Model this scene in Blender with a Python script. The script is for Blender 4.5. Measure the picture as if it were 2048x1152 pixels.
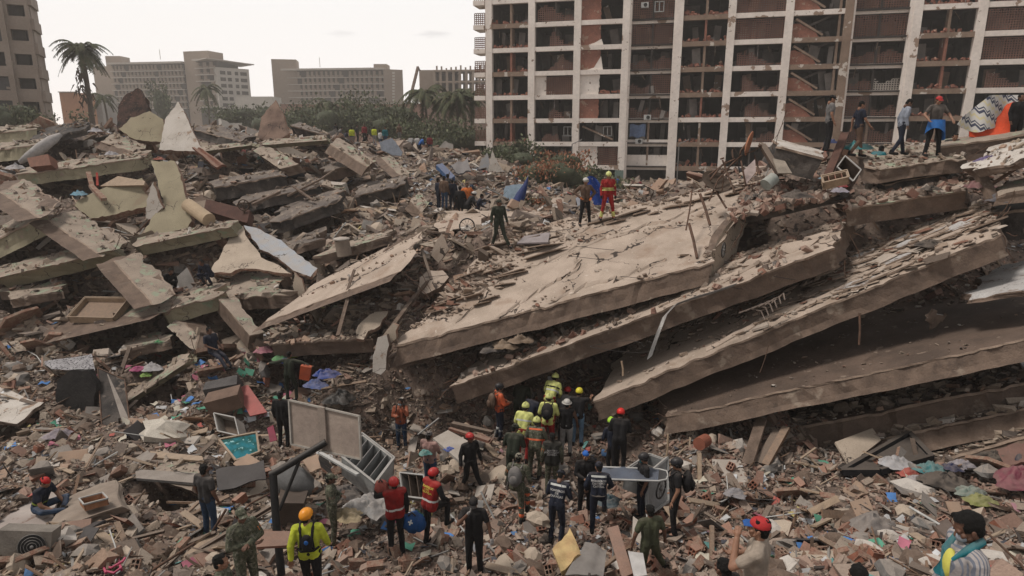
import bpy, math, random
import numpy as np
from mathutils import Vector, Matrix, noise
from mathutils.bvhtree import BVHTree
R = math.radians
random.seed(7); rng = np.random.default_rng(11)
for o in list(bpy.data.objects): bpy.data.objects.remove(o)
sc = bpy.context.scene
col = sc.collection
# ---------------------------------------------------------------- camera
F = 1300.0; CZ = 9.0; PITCH = math.atan(306 / F)
SP, CP = math.sin(PITCH), math.cos(PITCH)
cam = bpy.data.cameras.new('camera'); camo = bpy.data.objects.new('camera', cam); col.objects.link(camo)
cam.sensor_width = 36; cam.lens = 36 * F / 2048; cam.clip_start = .1; cam.clip_end = 3000
camo.location = (0, 0, CZ); camo.rotation_euler = (math.pi / 2 - PITCH, 0, 0)
sc.camera = camo
# ---------------------------------------------------------------- sky and sun
SUN_EL, SUN_AZ = 61, 262
w = bpy.data.worlds.new("World"); sc.world = w; w.use_nodes = True
nt = w.node_tree; N = nt.nodes; L = nt.links; N.clear()
wo = N.new('ShaderNodeOutputWorld'); bg = N.new('ShaderNodeBackground')
sky = N.new('ShaderNodeTexSky'); sky.sky_type = 'NISHITA'; sky.sun_disc = False
sky.sun_elevation = R(SUN_EL); sky.sun_rotation = R(SUN_AZ); sky.dust_density = 6; sky.air_density = 1.2
bg.inputs[1].default_value = 0.09
tc = N.new('ShaderNodeTexCoord'); sep = N.new('ShaderNodeSeparateXYZ')
L.new(tc.outputs['Generated'], sep.inputs[0])
ramp = N.new('ShaderNodeValToRGB'); L.new(sep.outputs[2], ramp.inputs[0])
cr = ramp.color_ramp; cr.elements[0].position = 0.0; cr.elements[0].color = (11.6, 10.4, 9.6, 1)
cr.elements[1].position = 1.0; cr.elements[1].color = (4.6, 4.7, 4.9, 1)
e = cr.elements.new(.06); e.color = (10.4, 10.0, 9.75, 1)
e = cr.elements.new(.22); e.color = (9.4, 9.3, 9.2, 1)
e = cr.elements.new(.5); e.color = (6.6, 6.6, 6.7, 1)
mixs = N.new('ShaderNodeMixRGB'); mixs.inputs[0].default_value = .92
L.new(sky.outputs[0], mixs.inputs[1]); L.new(ramp.outputs[0], mixs.inputs[2])
# the sky is brighter on the side the camera looks toward than behind it
fy = N.new('ShaderNodeMapRange'); fy.inputs[1].default_value = -.4; fy.inputs[2].default_value = .55; fy.inputs[3].default_value = .6; fy.inputs[4].default_value = 1.0; L.new(sep.outputs[1], fy.inputs[0])
mfy = N.new('ShaderNodeMixRGB'); mfy.blend_type = 'MULTIPLY'; mfy.inputs[0].default_value = 1; L.new(mixs.outputs[0], mfy.inputs[1]); L.new(fy.outputs[0], mfy.inputs[2])
last = mfy
# the two small grey clouds over the hotels
def pixdir(px, py):
    v = Vector(((px - 1024) / F, CP + (576 - py) / F * SP, -SP + (576 - py) / F * CP)); return v.normalized()
for (cx, cy, wx, wy, amt) in ((684, 67, .030, .0065, .22), (868, 68, .036, .0068, .34)):
    d = pixdir(cx, cy)
    mp = N.new('ShaderNodeMapping'); mp.vector_type = 'POINT'
    ang = math.atan2(d.x, d.y); elv = math.asin(d.z)
    # azimuth / elevation of every direction, relative to the cloud
    az = N.new('ShaderNodeMath'); az.operation = 'ARCTAN2'; L.new(sep.outputs[0], az.inputs[0]); L.new(sep.outputs[1], az.inputs[1])
    a1 = N.new('ShaderNodeMath'); a1.operation = 'SUBTRACT'; L.new(az.outputs[0], a1.inputs[0]); a1.inputs[1].default_value = ang
    a2 = N.new('ShaderNodeMath'); a2.operation = 'DIVIDE'; L.new(a1.outputs[0], a2.inputs[0]); a2.inputs[1].default_value = wx
    b1 = N.new('ShaderNodeMath'); b1.operation = 'SUBTRACT'; L.new(sep.outputs[2], b1.inputs[0]); b1.inputs[1].default_value = math.sin(elv)
    b2 = N.new('ShaderNodeMath'); b2.operation = 'DIVIDE'; L.new(b1.outputs[0], b2.inputs[0]); b2.inputs[1].default_value = wy
    cb = N.new('ShaderNodeCombineXYZ'); L.new(a2.outputs[0], cb.inputs[0]); L.new(b2.outputs[0], cb.inputs[1])
    nz = N.new('ShaderNodeTexNoise'); nz.inputs['Scale'].default_value = 1.6; nz.inputs['Detail'].default_value = 5; L.new(cb.outputs[0], nz.inputs[0])
    ln = N.new('ShaderNodeVectorMath'); ln.operation = 'LENGTH'; L.new(cb.outputs[0], ln.inputs[0])
    ad = N.new('ShaderNodeMath'); ad.operation = 'MULTIPLY_ADD'; L.new(nz.outputs[0], ad.inputs[0]); ad.inputs[1].default_value = 1.3; L.new(ln.outputs['Value'], ad.inputs[2])
    mr = N.new('ShaderNodeMapRange'); mr.inputs[1].default_value = .75; mr.inputs[2].default_value = 1.55; mr.inputs[3].default_value = amt; mr.inputs[4].default_value = 0; mr.interpolation_type = 'SMOOTHSTEP'
    L.new(ad.outputs[0], mr.inputs[0])
    mx = N.new('ShaderNodeMixRGB'); L.new(mr.outputs[0], mx.inputs[0]); L.new(last.outputs[0], mx.inputs[1]); mx.inputs[2].default_value = (4.6, 4.5, 4.6, 1)
    last = mx
L.new(last.outputs[0], bg.inputs[0]); L.new(bg.outputs[0], wo.inputs[0])
sun = bpy.data.lights.new('sun', 'SUN'); sun.energy = 2.0; sun.angle = R(12); sun.color = (1, .95, .89)
suno = bpy.data.objects.new('sun', sun); col.objects.link(suno)
_az, _el = R(SUN_AZ), R(SUN_EL)
suno.rotation_euler = Vector((math.sin(_az) * math.cos(_el), math.cos(_az) * math.cos(_el), math.sin(_el))).to_track_quat('Z', 'Y').to_euler()
sc.view_settings.view_transform = 'Standard'; sc.view_settings.look = 'None'
sc.view_settings.exposure = 0.44; sc.view_settings.gamma = 1
sc.cycles.use_adaptive_sampling = True; sc.cycles.max_bounces = 5; sc.cycles.diffuse_bounces = 2
sc.cycles.volume_bounces = 0; sc.cycles.use_denoising = True; sc.cycles.glossy_bounces = 2; sc.cycles.transparent_max_bounces = 6

# ---------------------------------------------------------------- helpers
def P(px, py, d):
    v = (576 - py) / F * d
    return Vector(((px - 1024) / F * d, d * CP + v * SP, CZ - d * SP + v * CP))
def pix(p):
    x, y, z = p[0], p[1], p[2] - CZ
    d = y * CP - z * SP; v = y * SP + z * CP
    return 1024 + x / d * F, 576 - v / d * F, d
def tag(o, label=None, cat=None, group=None, kind=None):
    if label: o['label'] = label
    if cat: o['category'] = cat
    if group: o['group'] = group
    if kind: o['kind'] = kind
    return o
def thing(name, loc, label, cat, group=None):
    o = bpy.data.objects.new(name, None); col.objects.link(o); o.location = loc
    return tag(o, label, cat, group)
def link_mesh(name, me, parent=None):
    o = bpy.data.objects.new(name, me); col.objects.link(o)
    if parent is not None: o.parent = parent
    return o
def rot(rx=0, ry=0, rz=0):
    return Matrix.Rotation(R(rz), 3, 'Z') @ Matrix.Rotation(R(ry), 3, 'Y') @ Matrix.Rotation(R(rx), 3, 'X')
BOXF = ((0, 1, 3, 2), (4, 6, 7, 5), (0, 4, 5, 1), (2, 3, 7, 6), (0, 2, 6, 4), (1, 5, 7, 3))
class MB:
    def __init__(s): s.v = []; s.f = []; s.m = []; s.sm = []
    def add(s, vs, fs, mat=0, smooth=False):
        n = len(s.v); s.v += [Vector(v) for v in vs]
        for f in fs: s.f.append(tuple(i + n for i in f)); s.m.append(mat); s.sm.append(smooth)
    def box(s, c, size, M=None, mat=0, jit=0):
        c = Vector(c); h = Vector(size) / 2; vs = []
        for x in (-1, 1):
            for y in (-1, 1):
                for z in (-1, 1):
                    v = Vector((x * h.x, y * h.y, z * h.z))
                    if jit: v += Vector([random.uniform(-jit, jit) for _ in range(3)])
                    vs.append(c + (M @ v if M else v))
        s.add(vs, BOXF, mat)
    def bar(s, p0, p1, w, h=None, mat=0, up=(0, 0, 1)):
        p0, p1 = Vector(p0), Vector(p1); d = (p1 - p0); l = d.length; d.normalize()
        u = Vector(up)
        if abs(d.dot(u)) > .98: u = Vector((1, 0, 0))
        r = d.cross(u).normalized(); u = r.cross(d)
        M = Matrix((r, d, u)).transposed(); s.box((p0 + p1) / 2, (w, l, h or w), M, mat)
    def tube(s, pts, r, n=7, mat=0, smooth=True):
        pts = [Vector(p) for p in pts]; rs = r if isinstance(r, (list, tuple)) else [r] * len(pts); vs = []
        for i, p in enumerate(pts):
            d = (pts[min(i + 1, len(pts) - 1)] - pts[max(i - 1, 0)]).normalized()
            u = Vector((0, 0, 1)) if abs(d.z) < .95 else Vector((1, 0, 0))
            a = d.cross(u).normalized(); b = a.cross(d)
            for k in range(n):
                t = 2 * math.pi * k / n; vs.append(p + (a * math.cos(t) + b * math.sin(t)) * rs[i])
        fs = [(i * n + k, i * n + (k + 1) % n, (i + 1) * n + (k + 1) % n, (i + 1) * n + k) for i in range(len(pts) - 1) for k in range(n)]
        s.add(vs, fs, mat, smooth)
        m = len(pts) - 1; s.add(vs[:n], [tuple(range(n))], mat); s.add(vs[m * n:], [tuple(range(n))[::-1]], mat)
    def prism(s, poly, th, mat=0, mats=None):
        poly = [Vector(p) for p in poly]; th = Vector(th); n = len(poly)
        s.add(poly, [tuple(range(n))], mat); s.add([p + th for p in poly], [tuple(range(n))[::-1]], mats if mats is not None else mat)
        for i in range(n):
            j = (i + 1) % n; s.add([poly[i], poly[j], poly[j] + th, poly[i] + th], [(0, 1, 2, 3)], mats if mats is not None else mat)
    def sheet(s, g, mat=0, th=None, smooth=True):
        nu, nv = len(g), len(g[0]); vs = [Vector(p) for r in g for p in r]
        fs = [(i * nv + j, (i + 1) * nv + j, (i + 1) * nv + j + 1, i * nv + j + 1) for i in range(nu - 1) for j in range(nv - 1)]
        s.add(vs, fs, mat, smooth)
        if th is not None:
            th = Vector(th); v2 = [v + th for v in vs]; s.add(v2, [f[::-1] for f in fs], mat, smooth)
            bd = [i * nv for i in range(nu)] + [(nu - 1) * nv + j for j in range(1, nv)] + [i * nv + nv - 1 for i in range(nu - 2, -1, -1)] + list(range(nv - 2, 0, -1))
            for a, b in zip(bd, bd[1:] + bd[:1]): s.add([vs[a], vs[b], v2[b], v2[a]], [(0, 1, 2, 3)], mat)
    def ell(s, c, r, M=None, mat=0, nu=10, nv=7, nz=0, smooth=True, cut=None):
        c = Vector(c); vs = []; sd = random.random() * 50
        for j in range(nv + 1):
            ph = math.pi * j / nv
            for i in range(nu):
                t = 2 * math.pi * i / nu
                v = Vector((math.sin(ph) * math.cos(t), math.sin(ph) * math.sin(t), math.cos(ph)))
                if cut is not None and v.z < cut: v.z = cut
                if nz: v *= 1 + nz * noise.noise(v * 2.1 + Vector((sd, sd, 0))) + nz * .5 * noise.noise(v * 5 + Vector((sd, 0, sd)))
                v = Vector((v.x * r[0], v.y * r[1], v.z * r[2])); vs.append(c + (M @ v if M else v))
        fs = [(j * nu + i, (j + 1) * nu + i, (j + 1) * nu + (i + 1) % nu, j * nu + (i + 1) % nu) for j in range(nv) for i in range(nu)]
        s.add(vs, fs, mat, smooth)
    def build(s, name, mats, parent=None, loc=None):
        me = bpy.data.meshes.new(name); off = parent.location if (parent is not None and loc is None) else (Vector(loc) if loc is not None else Vector((0, 0, 0)))
        me.from_pydata([v - off for v in s.v], [], s.f)
        for m in (mats if isinstance(mats, (list, tuple)) else [mats]): me.materials.append(m)
        me.polygons.foreach_set('material_index', s.m); me.polygons.foreach_set('use_smooth', s.sm); me.validate(); me.update()
        o = link_mesh(name, me, parent)
        if parent is None and loc is not None: o.location = loc
        return o
def one(mb, name, mats, label, cat, group=None):
    c = sum(mb.v, Vector()) / len(mb.v); o = mb.build(name, mats, None, c); return tag(o, label, cat, group)

# ---------------------------------------------------------------- materials
_M = {}
def mat(name, c, c2=None, sc_=3.0, rough=.85, bump=.3, bs=30, amt=.5, metal=0, dust=0, spots=None, coords='Object', wave=0, isl=None, detail=6):
    if name in _M: return _M[name]
    m = bpy.data.materials.new(name); m.use_nodes = True; nt = m.node_tree; N = nt.nodes; L = nt.links
    b = N['Principled BSDF']; b.inputs['Roughness'].default_value = rough; b.inputs['Metallic'].default_value = metal
    b.inputs['Specular IOR Level'].default_value = .25
    tc = N.new('ShaderNodeTexCoord'); src = tc.outputs[coords]
    if isl:
        g = N.new('ShaderNodeNewGeometry'); rp = N.new('ShaderNodeValToRGB'); rp.color_ramp.interpolation = 'CONSTANT'
        els = rp.color_ramp.elements; tot = sum(x[1] for x in isl); acc = 0
        for i, (cc, wt) in enumerate(isl):
            if i == 0: els[0].position = 0; els[0].color = (*cc, 1)
            elif i == 1: els[1].position = acc; els[1].color = (*cc, 1)
            else: els.new(acc).color = (*cc, 1)
            acc += wt / tot
        L.new(g.outputs['Random Per Island'], rp.inputs[0]); base = rp.outputs[0]
    else:
        n1 = N.new('ShaderNodeTexNoise'); n1.inputs['Scale'].default_value = sc_; n1.inputs['Detail'].default_value = detail; L.new(src, n1.inputs[0])
        r1 = N.new('ShaderNodeMapRange'); r1.inputs[1].default_value = .38; r1.inputs[2].default_value = .62; L.new(n1.outputs[0], r1.inputs[0])
        mx = N.new('ShaderNodeMixRGB'); L.new(r1.outputs[0], mx.inputs[0]); mx.inputs[1].default_value = (*c, 1)
        mx.inputs[2].default_value = (*(c2 or [x * (1 - amt * .6) for x in c]), 1); base = mx.outputs[0]
    n2 = N.new('ShaderNodeTexNoise'); n2.inputs['Scale'].default_value = bs; n2.inputs['Detail'].default_value = 5; n2.inputs['Roughness'].default_value = .65; L.new(src, n2.inputs[0])
    r2 = N.new('ShaderNodeMapRange'); r2.inputs[1].default_value = .3; r2.inputs[2].default_value = .7; r2.inputs[3].default_value = 1 - amt * .5; r2.inputs[4].default_value = 1 + amt * .25; L.new(n2.outputs[0], r2.inputs[0])
    mu = N.new('ShaderNodeMixRGB'); mu.blend_type = 'MULTIPLY'; mu.inputs[0].default_value = 1; L.new(base, mu.inputs[1]); L.new(r2.outputs[0], mu.inputs[2]); base = mu.outputs[0]
    for (sc3, lo, hi, colr) in (spots or ()):
        n3 = N.new('ShaderNodeTexNoise'); n3.inputs['Scale'].default_value = sc3; n3.inputs['Detail'].default_value = 7; n3.inputs['Roughness'].default_value = .6; L.new(src, n3.inputs[0])
        r3 = N.new('ShaderNodeMapRange'); r3.inputs[1].default_value = lo; r3.inputs[2].default_value = hi; L.new(n3.outputs[0], r3.inputs[0])
        m3 = N.new('ShaderNodeMixRGB'); L.new(r3.outputs[0], m3.inputs[0]); L.new(base, m3.inputs[1]); m3.inputs[2].default_value = (*colr, 1); base = m3.outputs[0]
    if dust:
        g = N.new('ShaderNodeNewGeometry'); s = N.new('ShaderNodeSeparateXYZ'); L.new(g.outputs['Normal'], s.inputs[0])
        r3 = N.new('ShaderNodeMapRange'); r3.inputs[1].default_value = .35; r3.inputs[2].default_value = .85; r3.inputs[4].default_value = dust; L.new(s.outputs[2], r3.inputs[0])
        mm = N.new('ShaderNodeMath'); mm.operation = 'MULTIPLY'; L.new(r3.outputs[0], mm.inputs[0]); L.new(r2.outputs[0], mm.inputs[1])
        m3 = N.new('ShaderNodeMixRGB'); L.new(mm.outputs[0], m3.inputs[0]); L.new(base, m3.inputs[1]); m3.inputs[2].default_value = (.33, .26, .205, 1); base = m3.outputs[0]
    L.new(base, b.inputs['Base Color'])
    if bump:
        bp = N.new('ShaderNodeBump'); bp.inputs['Strength'].default_value = bump; bp.inputs['Distance'].default_value = .04; L.new(n2.outputs[0], bp.inputs['Height']); L.new(bp.outputs[0], b.inputs['Normal'])
    _M[name] = m; return m
def paint(name, c, rough=.7, amt=.35, dust=.25, bump=.12, bs=14): return mat(name, c, rough=rough, amt=amt, dust=dust, bump=bump, bs=bs, sc_=4)
def crackmat(name, c, c2, spots=(), cs=1.1, dust=0, amt=.45, cw=.012, sc_=1.2):
    m = mat(name, c, c2, sc_=sc_, bump=.35, bs=26, amt=amt, spots=spots, dust=dust, rough=.92)
    nt = m.node_tree; N = nt.nodes; L = nt.links; b = N['Principled BSDF']; tc = [n for n in N if n.type == 'TEX_COORD'][0]
    nz = N.new('ShaderNodeTexNoise'); nz.inputs['Scale'].default_value = 2.4; nz.inputs['Detail'].default_value = 6; L.new(tc.outputs['Object'], nz.inputs[0])
    ms = N.new('ShaderNodeVectorMath'); ms.operation = 'SCALE'; ms.inputs['Scale'].default_value = .9; L.new(nz.outputs['Color'], ms.inputs[0])
    ad = N.new('ShaderNodeVectorMath'); L.new(tc.outputs['Object'], ad.inputs[0]); L.new(ms.outputs[0], ad.inputs[1])
    vo = N.new('ShaderNodeTexVoronoi'); vo.feature = 'DISTANCE_TO_EDGE'; vo.inputs['Scale'].default_value = cs; L.new(ad.outputs[0], vo.inputs[0])
    n4 = N.new('ShaderNodeTexNoise'); n4.inputs['Scale'].default_value = .8; L.new(tc.outputs['Object'], n4.inputs[0])
    wd = N.new('ShaderNodeMapRange'); wd.inputs[1].default_value = .48; wd.inputs[2].default_value = .62; wd.inputs[3].default_value = 0.0005; wd.inputs[4].default_value = cw; L.new(n4.outputs[0], wd.inputs[0])
    lt = N.new('ShaderNodeMath'); lt.operation = 'LESS_THAN'; L.new(vo.outputs[0], lt.inputs[0]); L.new(wd.outputs[0], lt.inputs[1])
    old = b.inputs['Base Color'].links[0].from_socket
    mx = N.new('ShaderNodeMixRGB'); L.new(lt.outputs[0], mx.inputs[0]); L.new(old, mx.inputs[1]); mx.inputs[2].default_value = (.05, .037, .03, 1); L.new(mx.outputs[0], b.inputs['Base Color'])
    return m
# ---------------------------------------------------------------- who and what stands on the ground (used to shape it too)
# head-top pixel x, y, depth, height factor
TP = [(0,1152,11),(300,1152,11),(600,1152,11.6),(1024,1152,12.3),(1400,1152,11.5),(1700,1152,10.4),(2048,1152,9.6),(-200,1152,11),(2300,1152,9.5),
(100,1045,14.4),(300,1010,15),(420,1095,13.6),(600,1105,12.8),(785,1128,13.0),(865,1115,13.4),(950,1000,16.8),(1100,1060,14.9),(1200,1088,14.3),(1350,1097,12.8),
(1600,1050,14.3),(1900,1050,13.6),(2048,1050,13.2),(2300,1050,13),(560,905,18.6),(700,955,17.3),(810,912,19.6),(300,885,18.6),(100,885,18.4),(0,880,18.3),(-250,880,18.3),
(1130,915,18.3),(1000,892,18.8),(1240,910,18.0),(1400,905,17.3),(1600,935,16.8),(1800,925,16.2),(2048,905,15.6),(2300,900,15.6),
(575,800,21.5),(430,748,22),(300,785,21.2),(100,765,21.5),(0,705,23),(-250,700,23),(750,790,21.6),(900,815,21),(1000,800,21.2),
(1150,815,21),(1330,862,18.9),(1500,872,18.4),(1700,850,18.2),(1900,830,17.6),(2048,815,17.2),
(0,605,26),(200,660,24.3),(350,610,25.6),(500,690,23.6),(0,505,28.5),(200,490,29),(400,580,26),(400,485,29),(600,620,25.4),(560,530,28),(650,485,29.5),
(0,405,32.5),(200,405,33),(400,405,33),(600,425,32),(750,455,30),(0,325,39),(200,315,40),(400,322,39),(600,335,39),(750,400,33.5),(-300,320,39),(-300,500,28.5),
(0,262,49),(150,255,49),(300,262,48),(450,262,51),(600,272,55),(700,288,60),(800,292,65),(760,330,46),(-300,262,49),(-500,262,49),
(850,425,32),(930,422,33),(1000,405,37),(880,345,46),(960,335,53),(1060,352,56),(1100,405,41),(900,305,63),(980,315,69),(1150,368,62),(1300,374,64),(1130,432,33),(1220,400,48),
(1000,500,23),(1100,470,24.5),(900,500,25),(870,565,23.6),(850,650,21.4),(700,600,24.4),(620,690,22.8),(700,700,22.6),(1250,425,26),(1350,372,29),(1450,352,29),(700,520,27.2)]
WP = [(p.x, p.y, p.z) for p in (P(*t) for t in TP)]
# banks close to the camera, the heap core behind the tilted floors, and the flat land beyond
WP += [(5.5,3,3.8),(2.2,5.4,3.4),(-4,6,1.9),(-9,7,1.8),(9,5,3.9),(-4,2,2.4),(-25,5,1.5),(20,4,3.5),(35,6,3.5),(-50,6,1),(50,10,3)]
WP += [(x, 21.6, z) for x, z in ((3.2,1.0),(5,1.3),(8,3.0),(11,4.2),(14,5.0),(20,5),(30,4))]
WP += [(x, 24.5, z) for x, z in ((3,3.9),(6,5.2),(9,6.9),(12,7.6),(15,7.8),(19,7.6),(26,6.5),(35,5))]
WP += [(x, 29, z) for x, z in ((9,6.3),(13,7.0),(18,7.2),(26,6.6),(36,5))]
WP += [(x, 40, z) for x, z in ((12,5),(18,5.2),(28,4.8),(40,4),(60,3))] + [(x, 60, 3.2) for x in (12,22,32,44,60)] + [(x, 85, 2.2) for x in (-60,-40,-20,0,20,40,60)]
WP += [(-60,70,3),(-45,66,4),(-30,66,5.5),(-18,72,6),(-60,45,5),(-60,25,3),(-60,10,1.5),(-32,58,7.5),(-24,60,7.5),(60,45,3),(60,20,3)]
WPa = np.array(WP); _n = len(WPa)
_D = np.sqrt(((WPa[:, None, :2] - WPa[None, :, :2]) ** 2).sum(-1) + .15)
_A = np.ones((_n + 1, _n + 1)); _A[:_n, :_n] = _D + np.eye(_n) * -0.0; _A[_n, _n] = 0
_wt = np.linalg.solve(_A, np.append(WPa[:, 2], 0))
_g = np.random.default_rng(3)
def vnoise(x, y, s, seed):
    x = x * s + seed * 17.3; y = y * s + seed * 5.1; xi = np.floor(x).astype(np.int64); yi = np.floor(y).astype(np.int64); fx = x - xi; fy = y - yi
    def h(a, b):
        q = (a * 374761393 + b * 668265263 + seed * 1442695041) & 0xffffffff; q = ((q ^ (q >> 13)) * 1274126177) & 0xffffffff; return ((q ^ (q >> 16)) & 0xffff) / 65535.0
    sx = fx * fx * (3 - 2 * fx); sy = fy * fy * (3 - 2 * fy)
    return (h(xi, yi) * (1 - sx) + h(xi + 1, yi) * sx) * (1 - sy) + (h(xi, yi + 1) * (1 - sx) + h(xi + 1, yi + 1) * sx) * sy - .5
GX0, GX1, GY0, GY1, GS = -62, 62, -2, 88, .3
gx = np.arange(GX0, GX1, GS); gy = np.arange(GY0, GY1, GS)
XX, YY = np.meshgrid(gx, gy, indexing='ij'); ZZ = np.zeros(XX.shape)
for i in range(_n): ZZ += _wt[i] * np.sqrt((XX - WPa[i, 0]) ** 2 + (YY - WPa[i, 1]) ** 2 + .15)
ZZ += _wt[_n]
rr = np.clip((YY - 8) / 6, .35, 1) * np.clip((90 - YY) / 20, 0, 1)
ZZ += rr * (vnoise(XX, YY, .45, 1) * .35 + vnoise(XX, YY, 1.1, 2) * .3 + vnoise(XX, YY, 2.7, 5) * .16)
edge = np.clip(np.minimum(np.minimum(XX - GX0, GX1 - XX), GY1 - YY) / 6, 0, 1); ZZ = ZZ * edge - 2.3 * (1 - edge)
# ---------------------------------------------------------------- concrete
m_top = crackmat('dusty_screed', (.41, .325, .26), (.33, .26, .205), spots=((.9, .56, .70, (.26, .185, .135)), (7, .64, .70, (.5, .42, .35))), cs=.42, amt=.35, cw=.016)
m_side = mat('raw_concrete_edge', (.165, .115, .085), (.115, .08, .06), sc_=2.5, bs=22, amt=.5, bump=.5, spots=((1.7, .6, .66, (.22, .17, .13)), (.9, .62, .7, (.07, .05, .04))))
m_ltop = crackmat('weathered_screed', (.32, .255, .20), (.235, .185, .145), spots=((2.1, .56, .62, (.24, .27, .19)), (6, .6, .66, (.16, .12, .1))), cs=.9, amt=.45)
m_lip = mat('screed_lip', (.30, .22, .165), (.22, .16, .12), sc_=3, bs=24, amt=.5, bump=.5)
m_green = crackmat('painted_beam_edge', (.27, .235, .16), (.21, .185, .125), spots=((1.4, .6, .64, (.19, .22, .15)), (2.6, .62, .66, (.25, .19, .15))), cs=.8, amt=.35)
m_char = mat('charred_concrete', (.085, .07, .06), (.03, .026, .024), sc_=1.5, bs=18, amt=.6, bump=.6, spots=((2.2, .6, .68, (.19, .15, .12)),))
m_dark = mat('shade_painted_slab_dust', (.13, .09, .068), (.085, .06, .046), sc_=1.1, bs=16, amt=.4, bump=.4, spots=((2.5, .63, .66, (.2, .15, .115)),))  # darker dusty screed; the shade of covered floors is painted into the tone
m_white = crackmat('white_plaster', (.5, .45, .4), (.42, .37, .32), spots=((2.2, .6, .64, (.28, .2, .15)),), cs=1.5, amt=.25)
m_tile = crackmat('floor_tile', (.44, .42, .40), (.36, .33, .31), cs=1.6, cw=.02, spots=((1.3, .56, .6, (.24, .19, .16)),))
SLABS = []; DIG = []
def slab(label, c4, th, top=None, side=None, nu=26, nv=7, jag=.09, rough=.02, name='broken_floor_slab', cat='slab', down=None, sag=0, group=None, poly=None, lean=None, key=None, rag=1.0, lip=None, lipm=None):
    """c4: four corners (px, py, depth) in the order near-left, near-right, far-right, far-left of the top face"""
    q = [P(*c) if not isinstance(c, Vector) else c for c in c4]
    n = ((q[1] - q[0]).cross(q[3] - q[0]) + (q[2] - q[1]).cross(q[2] - q[3]) * 1).normalized()
    if n.z < 0: n = -n
    dn = Vector(down).normalized() if down else -n
    lip = th > .4 if lip is None else lip; th_v = dn * th; sd = random.random() * 90
    nu = max(8, int((q[1] - q[0]).length / .17)); nv = max(5, int((q[3] - q[0]).length / .3))
    def pt(u, v): return (q[0] * (1 - u) + q[1] * u) * (1 - v) + (q[3] * (1 - u) + q[2] * u) * v
    ex = (q[1] - q[0]).normalized(); ey = (q[3] - q[0]).normalized()
    T = []; OFF = []
    for i in range(nu + 1):
        r = []
        for j in range(nv + 1):
            u, v = i / nu, j / nv; p = pt(u, v); s3 = Vector((sd, 0, 0))
            p = p + n * (noise.noise(p * .4 + s3) * .03 + noise.noise(p * 2.5 + s3) * rough + sag * math.sin(math.pi * u))
            jj = jag * rag
            if i in (0, nu): p += ex * (noise.noise(p * 1.3 + s3) * 2.2 + noise.noise(p * 4 + s3)) * jj * 1.6 * (1 if i else -1)
            if j == nv: p += ey * (noise.noise(p * 1.3 + s3) * 2 + noise.noise(p * 4 + s3)) * jj * 1.8
            p0 = p.copy()
            if j == 0: p += -ey * (noise.noise(p * .5 + s3) * .4 + noise.noise(p * 5 + s3) * .5 - .9 * (noise.noise(p * 2.3 + s3) > .28)) * jj - n * (.5 * (noise.noise(p * 2.3 + s3) > .28) + .5 * (noise.noise(p * 1.3 + s3 * 2) > .33)) * jj
            r.append(p); OFF.append((p - p0) * .8)
        T.append(r)
    vs = [p for r in T for p in r]; nvv = nv + 1
    fs = [(i * nvv + j, (i + 1) * nvv + j, (i + 1) * nvv + j + 1, i * nvv + j + 1) for i in range(nu) for j in range(nv)]
    mb = MB(); mb.add(vs, fs, 0)
    bot = [p - OFF[i_] + th_v + n * noise.noise(p * 1.2 + Vector((0, sd, 0))) * .04 for i_, p in enumerate(vs)]; mb.add(bot, [f[::-1] for f in fs], 1)
    bd = [i * nvv for i in range(nu + 1)] + [nu * nvv + j for j in range(1, nvv)] + [i * nvv + nv for i in range(nu - 1, -1, -1)] + list(range(nv - 1, -1, -1))[:-1] + [0]
    bd = bd[:-1]; HS = (0, .10, .115, .4, .7, 1) if lip else (0, .25, .5, .75, 1); K = len(HS) - 1; rings = []
    cc = sum(q, Vector()) / 4
    for k in range(K + 1):
        ring = []
        for a in bd:
            p = vs[a] * (1 - HS[k]) + bot[a] * HS[k]
            if 0 < k < K:
                o = (p - cc); o -= n * o.dot(n); o.normalize()
                if lip and k == 1: p = p + o * (noise.noise(p * 6) * .04 - .03 * (noise.noise(p * 2) > .1)); ring.append(p); continue
                if lip: p = p - o * (.05 + .025 * noise.noise(p * 4))
                p = p + o * (noise.noise(p * 2.2 + Vector((sd, sd, 0))) * .07 + noise.noise(p * 7) * .03 + (.02 if k == 1 else 0))
            ring.append(p)
        rings.append(ring)
    m = len(bd); rv = [p for r in rings for p in r]
    for k in range(K): mb.add(rings[k] + rings[k + 1], [(a, m + a, m + (a + 1) % m, (a + 1) % m) for a in range(m)], 2 if (lip and k == 0) else 1)
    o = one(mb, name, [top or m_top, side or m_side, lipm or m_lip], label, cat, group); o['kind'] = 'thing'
    DIG.append((key, q, th)); SLABS.append((key, pt, n, (q[1] - q[0]).length, (q[3] - q[0]).length)); return o
def beam(label, p0, p1, p2, d0, d1, th, w=None, top=None, side=None, **k):
    """a leaning strip: near edge p0->p1 at depths d0, d1; p2 is the far corner above p1 given as (px, py, depth)"""
    a, b, c = P(*p0, d0), P(*p1, d1), P(*p2)
    return slab(label, [a, b, c, a + (c - b)], th, top, side, **k)

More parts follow.
